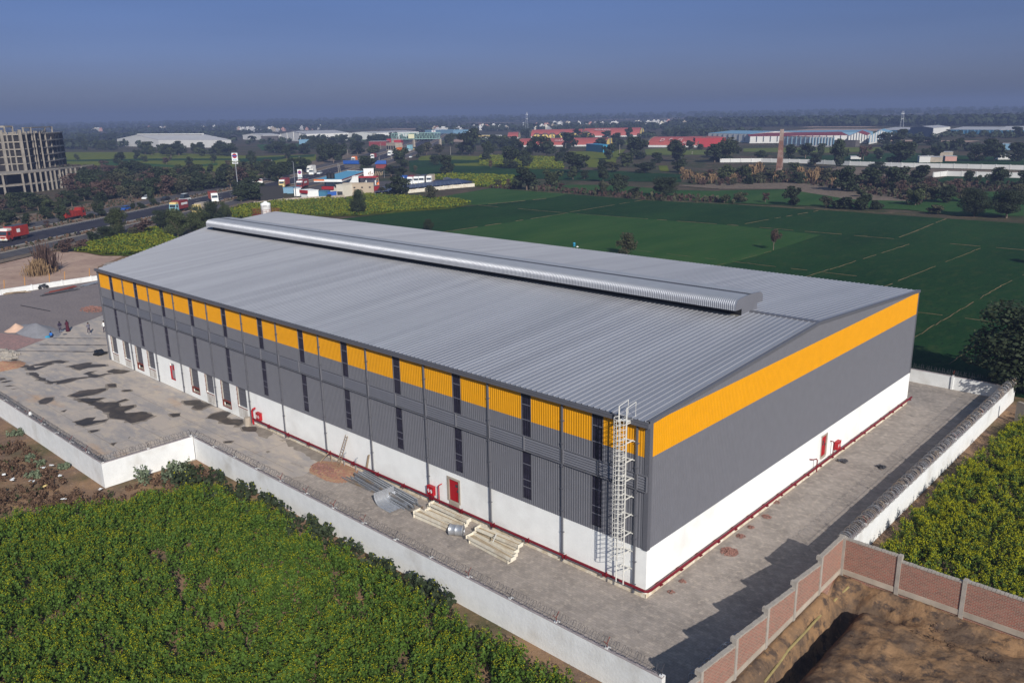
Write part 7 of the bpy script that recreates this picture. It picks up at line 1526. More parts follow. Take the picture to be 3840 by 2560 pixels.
# individually placed trees -------------------------------------------------
T_ = [
 (cA, 1100, 545, 120, 115, 'dark', 'dark tree standing in the middle of the left mustard fields'), (cA, 1262, 482, 75, 80, 'dark', 'dark round tree on the green strip between the left mustard fields'), (cA, 1325, 508, 80, 62, 'mid', 'low rounded tree just right of the dark round one in the left mustard'), (cA, 1740, 552, 70, 85, 'dark', 'small dark tree at the lower right of the left mustard fields'),
 (cA, 705, 497, 65, 60, 'mid', 'lone round bush-like tree in the leftmost mustard field'), (cA, 1530, 530, 105, 72, 'brown', 'reddish-brown leafless tree at the edge of the left mustard'), (cA, 1965, 520, 60, 80, 'dark', 'small dark tree on the far edge of the left mustard'), (cA, 2095, 552, 70, 55, 'brown', 'brownish tree before the tall roadside sign'), (cA, 2320, 548, 95, 130, 'dark', 'tall dark tree right of the tall roadside sign'), (cA, 2460, 560, 100, 70, 'brown', 'reddish-brown tree right of the tall dark one by the sign'),
 (cA, 1090, 1195, 190, 250, 'near', 'tall light green bushy tree on the near side of the service road'), (cA, 1500, 1110, 190, 150, 'neardark', 'dark tree at the left of the big clump behind the warehouse roof'), (cA, 1640, 1200, 240, 250, 'near', 'largest green tree of the clump behind the warehouse roof'), (cA, 1820, 1150, 230, 230, 'near', 'middle tree of the clump behind the warehouse roof'), (cA, 1960, 1080, 210, 190, 'neardark', 'darker tree at the right of the clump behind the warehouse roof'), (cA, 2070, 1030, 130, 150, 'near', 'rightmost small tree of the clump beside the mustard behind the roof'),
 (cA, 980, 1225, 170, 120, 'neardark', 'dark bush at the left foot of the tall light green tree'), (cA, 1300, 1180, 220, 130, 'bushbrown', 'grey-brown thicket between the tall light green tree and the clump'), (cA, 1240, 1195, 120, 80, 'bush', 'low green bush at the edge of the small mustard patch'), (cA, 870, 1250, 170, 100, 'bush', 'dark green bush left of the small mustard patch'), (cA, 610, 1335, 190, 110, 'bushbrown', 'brownish bush hiding the service road edge'), (cA, 750, 1320, 140, 90, 'bushbrown', 'second brownish bush on the service road edge'), (cA, 540, 1310, 90, 60, 'bush', 'small dark bush on the service road verge'),
 (cA, 920, 1015, 130, 130, 'dark', 'spreading dark tree on the highway median'), (cA, 440, 1120, 60, 70, 'brown', 'small reddish-brown tree on the highway verge'), (cA, 250, 1105, 100, 120, 'dark', 'open dark tree on the highway verge at the left'), (cA, 95, 1130, 110, 60, 'bush', 'low dark bush on the left highway verge'), (cA, 40, 1080, 100, 120, 'dark', 'leftmost dark verge tree'), (cA, 110, 1060, 110, 110, 'dark', 'second dark verge tree from the left'), (cA, 430, 1040, 120, 110, 'dark', 'dark verge tree behind the tipper truck'), (cA, 570, 1060, 140, 150, 'dark', 'dark tree half hiding the tipper truck'), (cA, 1400, 915, 90, 160, 'dark', 'tall dark tree on the median right of the white car'), (cA, 1220, 945, 70, 60, 'bush', 'low bush in the highway median'), (cA, 1300, 940, 90, 60, 'bush', 'bush in the highway median under the tall dark tree'), (cA, 1430, 905, 60, 40, 'bush', 'small bush at the right end of the highway median'), (cA, 830, 1030, 110, 50, 'bush', 'low bush in front of the median tree'), (cA, 10, 1190, 90, 60, 'bush', 'bush above the red container truck'),
 # service station side
 (cB, 1090, 995, 155, 215, 'neardark', 'dark tree with a leaning pale trunk in the mustard below the beige wall'), (cB, 1450, 835, 210, 190, 'dark', 'big dark tree in front of the solar panel roofs'), (cB, 1760, 865, 125, 130, 'olive', 'grey-green tree below the long solar roof'), (cB, 1312, 808, 95, 65, 'olive', 'small grey-green tree at the left of the big dark tree'), (cB, 1735, 1135, 100, 95, 'neardark', 'small dark bushy tree in the wheat just beyond the roof edge'), (cB, 1800, 535, 115, 85, 'dark', 'dark tree behind the larger one at the green wheat edge'), (cB, 1895, 625, 155, 165, 'dark', 'big dark round tree in the middle of the green wheat'), (cB, 1610, 600, 50, 55, 'olive', 'faint grey tree in the green wheat'), (cB, 810, 858, 60, 50, 'bush', 'dark bush at the wall below the blue fence'), (cB, 2270, 503, 85, 110, 'dark', 'dark tree at the mustard edge left of the double poles'), (cB, 2110, 440, 230, 220, 'dark', 'large spreading dark tree right of the gantry'), (cB, 2040, 440, 120, 100, 'dark', 'dark tree on the left of the large spreading one'), (cB, 1930, 355, 120, 90, 'mid', 'round tree below the small white square sign'),
 (cB, 1480, 565, 170, 170, 'dark', 'big dark tree right of the royal blue stall roof'), (cB, 1175, 605, 190, 140, 'dark', 'dark tree between the two royal blue roofs'), (cB, 1390, 640, 140, 90, 'dark', 'dark tree behind the parked lorries'), (cB, 1480, 650, 120, 90, 'dark', 'dark tree behind the solar roof beside the green wheat'), (cB, 860, 520, 150, 160, 'dark', 'tall dark tree above the blue canopy'), (cB, 760, 510, 150, 150, 'dark', 'dark tree at the right end of the left mustard field'), (cB, 930, 500, 130, 150, 'dark', 'dark tree left of the far lorry with the orange load'), (cB, 580, 610, 160, 130, 'dark', 'dark tree behind the street in front of the totem sign'), (cB, 480, 600, 130, 120, 'dark', 'dark tree left of the lower totem sign'), (cB, 430, 478, 85, 115, 'dark', 'dark tree on the strip between mustard fields above the totem sign'), (cB, 1650, 470, 80, 100, 'dark', 'dark tree at the left end of the mustard right of the highway'), (cB, 1715, 445, 120, 110, 'olive', 'grey-green tree below the gantry'), (cB, 1830, 445, 130, 90, 'olive', 'grey-green spreading tree right of the pole below the gantry'), (cB, 1235, 445, 170, 90, 'mid', 'wide green tree below the red-roofed shop'), (cB, 1080, 440, 160, 110, 'dark', 'dark tree below the white warehouses'),
 # right side
 (cC, 72, 502, 120, 170, 'dark', 'dark tree beside the close pair of utility poles'), (cC, 285, 568, 200, 185, 'dark', 'left and broader of two dark trees standing together in the mustard'), (cC, 420, 566, 150, 150, 'dark', 'right one of two dark trees standing together in the mustard'), (cC, 615, 470, 190, 180, 'dark', 'big dark tree in front of the white letters of the front red godown'), (cC, 480, 460, 150, 170, 'dark', 'dark tree left of the big one in front of the white letters'), (cC, 340, 445, 150, 140, 'dark', 'dark tree at the left end of the front red godown'), (cC, 812, 385, 185, 135, 'dark', 'dark tree covering the middle of the front red godown'), (cC, 730, 518, 115, 92, 'dark', 'dark tree at the right corner of the bright mustard'), (cC, 772, 450, 80, 70, 'dark', 'small dark tree above the one at the mustard corner'),
 (cC, 880, 612, 250, 180, 'dark', 'large round dark tree at the right of the bright mustard'), (cC, 855, 672, 130, 115, 'mid', 'green tree below the large round dark one'), (cC, 960, 668, 90, 80, 'dark', 'small dark tree right of the green one below the large round tree'), (cC, 1135, 585, 140, 90, 'dark', 'low wide dark tree right of the bright mustard'), (cC, 1130, 692, 120, 145, 'dark', 'dark tree at the left end of the narrow green strip'), (cC, 1225, 605, 150, 90, 'olive', 'olive thicket tree beside the brown patch'), (cC, 1195, 488, 150, 140, 'dark', 'dark tree right of the blue enclosure'), (cC, 1440, 485, 215, 190, 'dark', 'big dark tree left of the red godown with the yellow end'), (cC, 1345, 552, 180, 115, 'mid', 'green tree below the big dark tree left of the red godown'), (cC, 1510, 610, 210, 90, 'dark', 'spreading low dark tree above the narrow green strip'), (cC, 1795, 505, 225, 185, 'dark', 'big dark tree in front of the lettered red godown'), (cC, 1625, 520, 125, 90, 'dark', 'dark tree left of the big one in front of the lettered red godown'), (cC, 1830, 605, 150, 115, 'dark', 'dark tree below the big one in front of the lettered red godown'), (cC, 1930, 402, 90, 85, 'dark', 'dark tree at the joint of the red godown and the low red shed'), (cC, 2020, 398, 90, 50, 'mid', 'low green tree before the low red shed'), (cC, 2160, 465, 185, 105, 'dark', 'dark tree below the low red shed'), (cC, 2290, 485, 170, 190, 'olive', 'olive tree at the right end of the low red shed'),
 (cC, 430, 765, 240, 190, 'dark', 'large dark tree at the near edge of the second mustard strip'), (cC, 655, 735, 210, 160, 'mid', 'broad green tree right of the large dark one at the wheat edge'), (cC, 170, 742, 80, 70, 'olive', 'small grey tree at the left of the wheat edge'), (cC, 265, 745, 75, 75, 'brown', 'small brown tree at the wheat edge'), (cC, 745, 770, 80, 80, 'brown', 'brown leafless tree right of the broad green tree'), (cC, 1270, 805, 170, 170, 'dark', 'dark tree standing right at the far edge of the wheat'), (cC, 1130, 812, 100, 120, 'olive', 'thin grey tree left of the dark one at the wheat edge'), (cC, 1335, 705, 100, 70, 'dark', 'dark tree behind the one at the wheat edge'), (cC, 1420, 805, 150, 65, 'bush', 'low dark bush right of the dark tree at the wheat edge'), (cC, 1680, 825, 270, 165, 'neardark', 'wide dark tree overhanging the wheat edge below the red godown'), (cC, 1350, 1362, 215, 190, 'willow', 'drooping grey-green tree just beyond the far eave of the roof'), (cC, 667, 572, 30, 40, 'mid', 'tiny tree in the bright mustard'), (cC, 100, 570, 50, 70, 'brown', 'small bare tree at the left edge of the narrow green strip'),
 (cC, 420, 282, 110, 75, 'dark', 'dark tree before the left end of the row of yellow arches'), (cC, 545, 285, 60, 30, 'dark', 'small dark tree before the leftmost yellow arch'), (cC, 885, 290, 85, 80, 'dark', 'dark tree hiding the fifth yellow arch'), (cC, 1368, 290, 80, 95, 'dark', 'dark tree before the right end of the back red roof'), (cC, 1160, 288, 100, 60, 'dark', 'dark tree before the faded letters of the back red roof'), (cC, 960, 292, 110, 50, 'mid', 'low green tree before the rightmost yellow arch'), (cC, 760, 290, 90, 42, 'mid', 'low green tree before the fourth yellow arch'), (cC, 1730, 272, 60, 42, 'dark', 'small dark tree behind the lettered red godown'), (cC, 1800, 272, 70, 75, 'dark', 'taller dark tree behind the lettered red godown'), (cC, 1880, 274, 120, 70, 'dark', 'wide dark tree behind the yellow end of the red godown'), (cC, 1120, 365, 150, 70, 'mid', 'green tree before the right part of the front red godown'), (cC, 1240, 350, 120, 100, 'dark', 'dark tree at the right end of the front red godown'), (cC, 1290, 395, 120, 90, 'dark', 'dark tree between the two red godowns'),
 (cD, 60, 425, 180, 150, 'dark', 'dark tree left of the brick chimney, behind the compound wall'), (cD, -40, 430, 160, 130, 'dark', 'dark tree in the belt before the low red shed'), (cD, 310, 425, 110, 80, 'dark', 'dark round tree just left of the brick chimney'), (cD, 545, 412, 105, 110, 'dark', 'dark tree just right of the brick chimney'), (cD, 660, 402, 135, 110, 'dark', 'dark tree below the long white striped side'), (cD, 780, 382, 85, 88, 'mid', 'green tree at the foot of the white striped side'), (cD, 905, 480, 150, 210, 'dark', 'tall dark tree standing before the compound wall right of the chimney'), (cD, 735, 455, 110, 90, 'dark', 'dark tree breaking the compound wall'), (cD, 1105, 418, 125, 130, 'brown', 'brownish tree in the narrow mustard right of the warehouses'), (cD, 1220, 412, 100, 80, 'dark', 'dark tree beside the tiny white hut'), (cD, 1385, 445, 240, 160, 'dark', 'large dark clump of tree behind the compound wall'), (cD, 1285, 305, 130, 100, 'dark', 'dark tree at the foot of the rightmost white gable'), (cD, 1390, 305, 150, 120, 'dark', 'dark tree left of the grey warehouse'), (cD, 1520, 302, 140, 70, 'dark', 'dark tree below the grey warehouse'), (cD, 1640, 300, 140, 60, 'dark', 'dark tree below the white side of the grey warehouse'), (cD, 1660, 402, 115, 90, 'dark', 'dark round tree among the shacks'), (cD, 1580, 412, 65, 80, 'dark', 'dark tree left of the cream shack'), (cD, 1835, 345, 120, 95, 'dark', 'dark tree above the shacks'), (cD, 1980, 425, 140, 120, 'dark', 'dark tree right of the shacks'), (cD, 2120, 425, 190, 160, 'dark', 'large dark tree near the pale blue-roofed shed'), (cD, 2295, 425, 140, 135, 'dark', 'dark tree at the right edge before the compound wall'), (cD, 2300, 242, 120, 80, 'dark', 'dark tree before the bright blue gable'),
 (cD, 50, 575, 170, 120, 'mid', 'green tree in the scrub left of the chimney'), (cD, 190, 565, 140, 110, 'mid', 'green tree in the dry reeds left of the chimney'), (cD, 610, 595, 125, 85, 'dark', 'dark round tree right below the chimney'), (cD, 300, 585, 90, 70, 'bush', 'low bush in the dry reeds left of the chimney'), (cD, 570, 520, 120, 80, 'mid', 'green tree at the right foot of the chimney'), (cD, 820, 590, 110, 110, 'olive', 'olive tree among the reeds right of the chimney'), (cD, 980, 655, 210, 180, 'dark', 'large dark tree right of the dry reeds'), (cD, 1170, 622, 220, 140, 'dark', 'dark tree second right of the dry reeds'), (cD, 1370, 655, 195, 180, 'dark', 'dark tree third right of the dry reeds'), (cD, 1340, 560, 180, 90, 'mid', 'green tree behind the third dark one right of the reeds'), (cD, 1540, 605, 215, 140, 'dark', 'dark tree at the left end of the bright curved wall'), (cD, 1210, 500, 150, 65, 'dark', 'low dark tree before the compound wall'), (cD, 1920, 592, 95, 90, 'dark', 'dark tree inside the small green field on the right'), (cD, 2150, 632, 190, 155, 'dark', 'big dark tree in front of the bright curved wall'), (cD, 2000, 592, 75, 60, 'mid', 'small tree beside the one in the small green field'), (cD, 2345, 640, 120, 130, 'dark', 'dark tree at the right edge below the bright curved wall'),
 (cD, 1510, 765, 155, 140, 'mid', 'green tree among the scrub left of the pale-trunked one'), (cD, 1740, 745, 175, 130, 'dark', 'umbrella-shaped tree with pale bare stems near the right'), (cD, 1965, 850, 230, 200, 'neardark', 'large dark tree at the far edge of the right wheat field, left one'), (cD, 2215, 862, 290, 200, 'neardark', 'widest dark tree at the far edge of the right wheat field'), (cD, 1670, 832, 120, 70, 'bush', 'grey-green bush at the wheat edge on the right'), (cD, 555, 765, 135, 140, 'dark', 'dark tree standing alone below the chimney at the wheat edge'), (cD, 350, 745, 70, 90, 'brown', 'brown tree at the wheat edge left of the lone dark one'), (cD, 155, 745, 120, 80, 'olive', 'grey tree at the wheat edge, second from the left below the chimney'), (cD, 35, 745, 100, 65, 'mid', 'small green tree at the wheat edge, leftmost below the chimney'), (cD, 960, 790, 190, 95, 'bush', 'left part of the wide low bush clump at the wheat edge'), (cD, 1100, 795, 180, 120, 'bush', 'right part of the wide low bush clump at the wheat edge'), (cD, 820, 778, 100, 80, 'olive', 'grey bush left of the wide low clump at the wheat edge'), (cD, 1200, 795, 120, 70, 'bush', 'dark bush right of the wide low clump at the wheat edge'), (cD, 1090, 700, 120, 60, 'mid', 'green bush behind the wide low clump'), (cD, 412, 1112, 110, 155, 'thin', 'lone young tree with a thin pale trunk standing in the green wheat'), (cD, 2440, 1215, 120, 120, 'dark', 'tree just outside the right edge whose shadow falls on the wheat'),
]
for c, x, y, w_, h, kd, lab in T_: tpx(c, x, y, w_, h, kd, lab)
q = at(3850, 1470); plant(q, 12.5, 8.6, 'neardark', 'big dark tree at the right edge overshadowing the corner of the white wall')
# counted belts of look-alikes ----------------------------------------------
def inpoly(P_, pts):
    x, y = P_[:, 0], P_[:, 1]; n = len(pts); ins = np.zeros(len(P_), bool); j = n-1
    for i in range(n):
        xi, yi = pts[i]; xj, yj = pts[j]; c_ = ((yi > y) != (yj > y)) & (x < (xj-xi)*(y-yi)/(yj-yi+1e-12)+xi); ins ^= c_; j = i
    return ins
KW = {'dark': 'dark thorny tree', 'mid': 'greener leafy tree', 'brown': 'bare brown tree', 'olive': 'grey-green tree', 'bush': 'green bush', 'bushbrown': 'brown bush'}
def belt(c, poly_, n, hm, kindw, group, zones, wr=(1.0, 1.5)):
    """zones: (largest x in that crop, wording of the place); trees of one kind, size and zone look alike"""
    pts = np.array(poly_, float); lo_, hi_ = pts.min(0), pts.max(0); got = 0
    while got < n:
        p = nr.uniform(lo_, hi_, (1, 2))
        if not inpoly(p, pts)[0]: continue
        q = A(c, *p[0]); h = rnd.uniform(*hm); kd = rnd.choice(kindw); zn = [z_ for x_, z_ in zones if p[0][0] <= x_][0]
        plant(q, h*rnd.uniform(*wr), h, kd, ('tall ' if h > hm[0]*.45+hm[1]*.55 else 'short ')+KW[kd]+' '+zn, group, cat='bush' if kd.startswith('bush') else 'tree'); got += 1
belt(cA, [(620, 720), (800, 640), (1250, 640), (1500, 660), (2000, 640), (2350, 640), (2400, 760), (1900, 800), (1600, 820), (1000, 900), (700, 930), (640, 800)], 92, (4.5, 8), ['dark', 'dark', 'dark', 'dark', 'bush', 'mid', 'brown', 'olive', 'bushbrown'], GB,
     [(800, 'of the roadside belt just right of the unfinished building'), (1050, 'of the roadside belt above the tipper truck'), (1300, 'of the roadside belt above the dark blue car'), (1550, 'of the roadside belt above the white car'), (1800, 'of the roadside belt above the maroon lorry'), (2050, 'of the roadside belt above the white-fronted lorry'), (9999, 'of the roadside belt at the foot of the totem sign')])
belt(cA, [(0, 1010), (0, 900), (300, 880), (640, 860), (700, 930), (300, 970)], 22, (3.0, 5.0), ['dark', 'dark', 'mid', 'brown', 'bush'], 'low trees in front of the unfinished building', [(250, 'in front of the left columns of the unfinished building'), (480, 'in front of the right columns of the unfinished building'), (9999, 'below the right end of the unfinished building')])
belt(cA, [(480, 415), (1080, 400), (1080, 280), (700, 300), (480, 350)], 22, (6, 10), ['dark', 'dark', 'mid'], 'hazy trees behind the leftmost mustard field', [(700, 'in the haze just right of the unfinished building'), (900, 'in the haze behind the leftmost mustard field'), (9999, 'in the haze left of the large white warehouse')])
belt(cA, [(1280, 410), (2140, 420), (2140, 455), (1400, 470), (1280, 430)], 26, (6, 10), ['dark', 'dark', 'mid'], 'trees hiding the foot of the large white warehouse', [(1500, 'before the gable of the large white warehouse'), (1800, 'before the middle of the large white warehouse'), (9999, 'before the right end of the large white warehouse')])
belt(cA, [(760, 560), (1200, 560), (1500, 620), (2000, 620), (2350, 620), (2350, 660), (1500, 660), (800, 620)], 20, (4, 7), ['dark', 'mid', 'brown'], 'trees along the near edge of the left mustard fields', [(1200, 'at the near left edge of the mustard fields'), (1700, 'at the near middle edge of the mustard fields'), (9999, 'at the near right edge of the mustard fields')])
belt(cB, [(0, 620), (430, 600), (460, 690), (380, 720), (0, 680)], 12, (5, 8), ['dark', 'dark', 'mid'], 'dark trees near the totem sign', [(220, 'close to the pole of the totem sign'), (9999, 'between the totem sign and the lower sign')])
belt(cB, [(-20, 900), (180, 880), (190, 800), (60, 780), (-20, 800)], 8, (4, 6.5), ['dark', 'dark'], 'dark trees left of the netting fence', [(9999, 'left of the black netting fence')])
belt(cB, [(690, 420), (1000, 400), (1000, 350), (1380, 330), (1600, 320), (1620, 300), (1030, 310), (600, 350)], 26, (6, 9.5), ['dark', 'dark', 'mid'], 'dark trees before the white horizon warehouses', [(850, 'before the tallest white warehouse on the horizon'), (1100, 'before the gap between two white horizon warehouses'), (9999, 'before the white warehouse with small windows')])
belt(cB, [(180, 410), (680, 410), (680, 440), (180, 430)], 10, (6, 9), ['dark', 'dark'], 'dark trees above the mustard left of the canopy', [(430, 'above the left mustard beyond the totem sign'), (9999, 'above the right end of the left mustard')])
belt(cC, [(0, 360), (330, 350), (330, 420), (0, 440)], 9, (6, 10), ['dark', 'mid'], 'dark trees left of the front red godown', [(160, 'above the close pair of utility poles'), (9999, 'left of the front red godown')])
belt(cD, [(-250, 560), (0, 520), (900, 560), (900, 600), (0, 620), (-250, 600)], 16, (2.5, 4.5), ['bush', 'bushbrown'], 'scrub bushes round the chimney foot', [(100, 'in the scrub well left of the brick chimney'), (460, 'in the scrub at the left foot of the chimney'), (9999, 'in the scrub right of the brick chimney')])
belt(cD, [(1100, 640), (1700, 640), (2350, 700), (2350, 740), (1500, 760)], 14, (2.5, 5), ['bush', 'bushbrown', 'bush'], 'scrub bushes in the rough ground at the right', [(1600, 'in the rough ground left of the pale-trunked tree'), (9999, 'in the rough ground near the right edge')])
# far woodland (one mass)
def woodland(name, rows, label, seed):
    r_ = np.random.default_rng(seed); Vs, Fs, Ts = [], [], []; o = 0
    for (P0, P1, dep, cnt, hm) in rows:
        P0, P1 = np.array(P0[:2]), np.array(P1[:2]); d = P1-P0; n = np.array([-d[1], d[0]])/np.linalg.norm(d)
        if n @ (P0-CAM[:2]) < 0: n = -n
        u = r_.random(cnt); v = r_.random(cnt)**1.2; c_ = P0+np.outer(u, d)+np.outer(v*dep, n); h = r_.uniform(.6, 1.15, cnt)*hm; k = 34
        cc = np.repeat(c_, k, 0); hh = np.repeat(h, k); dd_ = r_.normal(size=(cnt*k, 3)); dd_ /= np.linalg.norm(dd_, axis=1, keepdims=True); C_ = np.concatenate([cc, (hh*.55)[:, None]], 1)+dd_*hh[:, None]*[.62, .62, .45]*(r_.random(cnt*k)**.3)[:, None]
        V_, F_ = quads(C_, dd_+[0, 0, .3], hh*.17, rng=r_); Vs.append(V_); Fs.append(F_+o); o += len(V_); Ts.append(np.repeat(.85+np.repeat(r_.uniform(-.25, .25, cnt), k)+r_.uniform(-.2, .2, cnt*k), 4))
    ob = npmesh(name, np.concatenate(Vs), np.concatenate(Fs), M['leaf_far'], col=np.concatenate(Ts)); tag(ob, label, 'woodland', kind='stuff')
def hp_(px, d, z=0): r_ = ray(px, 640); return CAM+r_*d
woodland('far_woodland', [(hp_(-300, 1150), hp_(1000, 1250), 220, 240, 9), (hp_(-300, 1700), hp_(1700, 1700), 500, 520, 10), (hp_(1500, 1350), hp_(2700, 1150), 350, 360, 9), (hp_(2500, 1600), hp_(4200, 1200), 120, 420, 13), (hp_(-400, 2600), hp_(4300, 2300), 500, 900, 13), (hp_(-500, 3800), hp_(4400, 3400), 300, 800, 16), (hp_(2600, 1350), hp_(4200, 1050), 90, 330, 14)], 'dark wooded plain fading into the blue haze on the horizon', 5)
woodland('distant_tree_belts', [(hp_(900, 900), hp_(1700, 900), 60, 40, 8), (hp_(1650, 750), hp_(2500, 900), 30, 26, 7), (hp_(3200, 560), hp_(4000, 520), 30, 26, 6), (hp_(3300, 760), hp_(4000, 700), 60, 60, 6), (hp_(2450, 950), hp_(2800, 900), 120, 60, 8), (hp_(300, 850), hp_(900, 980), 60, 70, 8)], 'scattered hedge-like tree belts between the far fields', 6)
# scatter helper for crops and weeds
def scatter(poly_, dens, rng=nr):
    pts = np.array([p[:2] for p in poly_]); lo_, hi_ = pts.min(0), pts.max(0); n = int(np.prod(hi_-lo_)*dens); P_ = rng.uniform(lo_, hi_, (n, 2)); return P_[inpoly(P_, pts)]
def crop(name, P_, hgt, nleaf, nflow, lsz, fsz, label, fl=1.0, spread=.22, mats_=('mustard_leaf', 'mustard_flower'), seed=3, kind='stuff', low=.12):
    r_ = np.random.default_rng(seed); n = len(P_); clump = smooth_noise(P_[:, 0], P_[:, 1], .9, seed+1)*.5+smooth_noise(P_[:, 0], P_[:, 1], 2.6, seed+2)*.5
    h = hgt*(.82+.42*clump+.14*r_.random(n)); h = np.clip(h, .3*hgt, None)
    def lay(k, z0, z1, sp, sz, up, asp=1.0):
        c_ = np.repeat(P_, k, 0); hh = np.repeat(h, k); m = n*k; zz = r_.uniform(z0, z1, m)*hh; rr = sp*(1.2-.75*zz/hh)*r_.random(m)**.5; a = r_.uniform(0, 6.28, m)
        C_ = np.stack([c_[:, 0]+rr*np.cos(a), c_[:, 1]+rr*np.sin(a), zz], 1); N_ = np.stack([np.cos(a)*.8, np.sin(a)*.8, np.full(m, up)], 1)+r_.normal(size=(m, 3))*.5; return quads(C_, N_, sz*r_.uniform(.6, 1.3, m), asp, r_)
    V1, F1 = lay(nleaf, low, .93, spread*1.15, lsz, .7); V2, F2 = lay(nflow, .84, 1.06, spread, fsz, .6)
    ct = np.repeat(np.clip(clump, -1, 1)*.18, 1)
    T1 = np.repeat(np.repeat(.82+ct, nleaf)+r_.uniform(-.3, .3, n*nleaf), 4); T2 = np.repeat(r_.uniform(.6, 1.15, n*nflow)*fl, 4)
    V_ = np.concatenate([V1, V2]); F_ = np.concatenate([F1, F2+len(V1)]); mi_ = np.r_[np.zeros(len(F1)), np.ones(len(F2))]
    o = npmesh(name, V_, F_, [M[m] for m in mats_], mi_, col=np.concatenate([T1, T2])); tag(o, label, 'crop', kind=kind); return o
def rows(P_, paths, gap):
    keep = np.ones(len(P_), bool)
    for a, b, w_ in paths:
        a, b = np.array(a[:2]), np.array(b[:2]); d = b-a; L_ = np.linalg.norm(d); d /= L_; s = (P_-a) @ d; o_ = np.abs((P_-a) @ np.array([-d[1], d[0]])+.25*np.sin(s*.9)); keep &= ~((s > 0) & (s < L_) & (o_ < w_))
    return P_[keep]
cF = cp((0, 1700), 1.8233)
edge = [A(cF, *a) for a in [(0, 560), (160, 480), (310, 455), (560, 415), (860, 395), (1060, 340), (1230, 290), (1420, 280), (1500, 330), (1640, 430)]]
edge = [e[:2] for e in edge]
fieldp = edge+[A(cM, 60, 1420)[:2]]+[(-24.5, -10.4), (-10, -10.2), (2, -10.3), (4.5, -11.2), (8.0, -22), (16, -36), (-30, -45), (-75, -36)]
C0_ = scatter(fieldp, 2.9); _d = (A(cF, 1200, 830)-A(cF, 60, 1330))[:2]; _d /= np.linalg.norm(_d); _n = np.array([-_d[1], _d[0]]); _o = C0_ @ _n; C0_ = C0_+np.outer((np.round(_o/.85)*.85-_o)*.62, _n)
P_ = np.repeat(C0_, 6, 0)+nr.normal(size=(len(C0_)*6, 2))*.24
P_ = rows(P_, [(A(cF, 60, 1330), A(cF, 700, 1050), .42), (A(cF, 700, 1050), A(cF, 1200, 830), .28), (A(cF, 1200, 830), A(cF, 1560, 640), .22), (A(cF, 1120, 700), A(cF, 1260, 1070), .3), (A(cF, 1260, 1070), A(cF, 1560, 1290), .3)], .3)
cn = smooth_noise(P_[:, 0], P_[:, 1], 1.5, 77)-.22; c2 = smooth_noise(P_[:, 0], P_[:, 1]*.7, 2.4, 78); P_ = P_[(cn < .62+.3*nr.random(len(P_))) & (nr.random(len(P_)) < 1.0-.6*np.clip(c2, -.1, .9))]
crop('mustard_crop', P_, 1.55, 24, 6, .060, .021, 'tall green mustard with tiny yellow flowers filling the near left foreground', 1.0, .24, seed=4)
# darker leafy weeds at the wall foot
wp = [(-41.5, -9.8), (-36, -8.9), (-30, -8.6), (-20, -8.7), (-8, -8.8), (-8, -10.1), (-22, -10.6), (-30, -11.6), (-38, -12.6), (-42, -11.5)]
P_ = scatter(wp, 5); cn = smooth_noise(P_[:, 0], P_[:, 1], 1.3, 9); P_ = P_[cn > -.15]
crop('broadleaf_weeds', P_, 1.35, 20, 1, .12, .05, 'dark broad-leaved weeds growing along the outer foot of the white wall', .8, .34, ('leaf_dark', 'mustard_flower'), 8)
# sparse plants along wall to the corner
# right-hand mustard
rp_ = [(9.2, 11.6), (40, 11.2), (60, 30), (60, 62), (14, 60), (10.5, 50), (9.4, 30)]
C0_ = scatter(rp_, 2.4); P_ = np.repeat(C0_, 6, 0)+nr.normal(size=(len(C0_)*6, 2))*.25; P_ = P_[(P_[:, 0] < 34)]; cn = smooth_noise(P_[:, 0], P_[:, 1], 1.2, 31); P_ = P_[(cn < .8) & ((P_[:, 0] > 9.3+.5*cn[:]))]
crop('mustard_crop', P_, 1.4, 20, 13, .058, .026, 'yellow-green flowering mustard beyond the white and brick walls on the right', 1.15, .24, ('mustard_leaf_bright', 'mustard_flower'), seed=14)
# mid-distance mustard tufts
def farcrop(polys, dens, sz, label, seed, hgt=1.2, fl=1.0):
    r_ = np.random.default_rng(seed); P_ = np.concatenate([scatter(p, dens, r_) for p in polys]); n = len(P_); m = n*3; cl = np.repeat(smooth_noise(P_[:, 0], P_[:, 1], .35, seed), 3)
    C_ = np.stack([np.repeat(P_[:, 0], 3)+r_.normal(size=m)*.4, np.repeat(P_[:, 1], 3)+r_.normal(size=m)*.4, hgt*(.75+.2*cl)+r_.normal(size=m)*.15], 1); V_, F_ = quads(C_, r_.normal(size=(m, 3))*.7+[0, -.2, .7], sz*r_.uniform(.6, 1.3, m), rng=r_)
    mi_ = (r_.random(m)+cl*.35 > .42).astype(int); o = npmesh('mustard_crop', V_, F_, [M['mustard_leaf2'], M['mustard_flower2']], mi_, col=np.repeat(.8+.2*cl*0+r_.uniform(-.2, .25, m)*fl, 4)); tag(o, label, 'crop', kind='stuff')
M['mustard_leaf2'] = mat('mustard_leaf_far', (.055, .095, .018), .8, 0, 0, tone=True, spec=.1); M['mustard_flower2'] = mat('mustard_flower_far', (.145, .155, .014), .8, 0, 0, tone=True, spec=.1)
mA = [A(cB, *a) for a in [(-60, 1010), (0, 925), (300, 885), (800, 862), (1000, 858), (1130, 830), (1160, 815), (1360, 815), (1600, 840), (2000, 868), (2130, 895), (1950, 940), (1500, 970), (1180, 1000), (1000, 1010), (800, 1010), (600, 1010)]]
mA = mA+[np.array([-180, 70, 0]), np.array([-200, 60, 0])] if False else mA
sheet('mustard_field', mA, .05, M['mustard_far']); farcrop([mA], 2.6, .19, 'yellow-green mustard between the fuel station wall and the warehouse roof', 21)
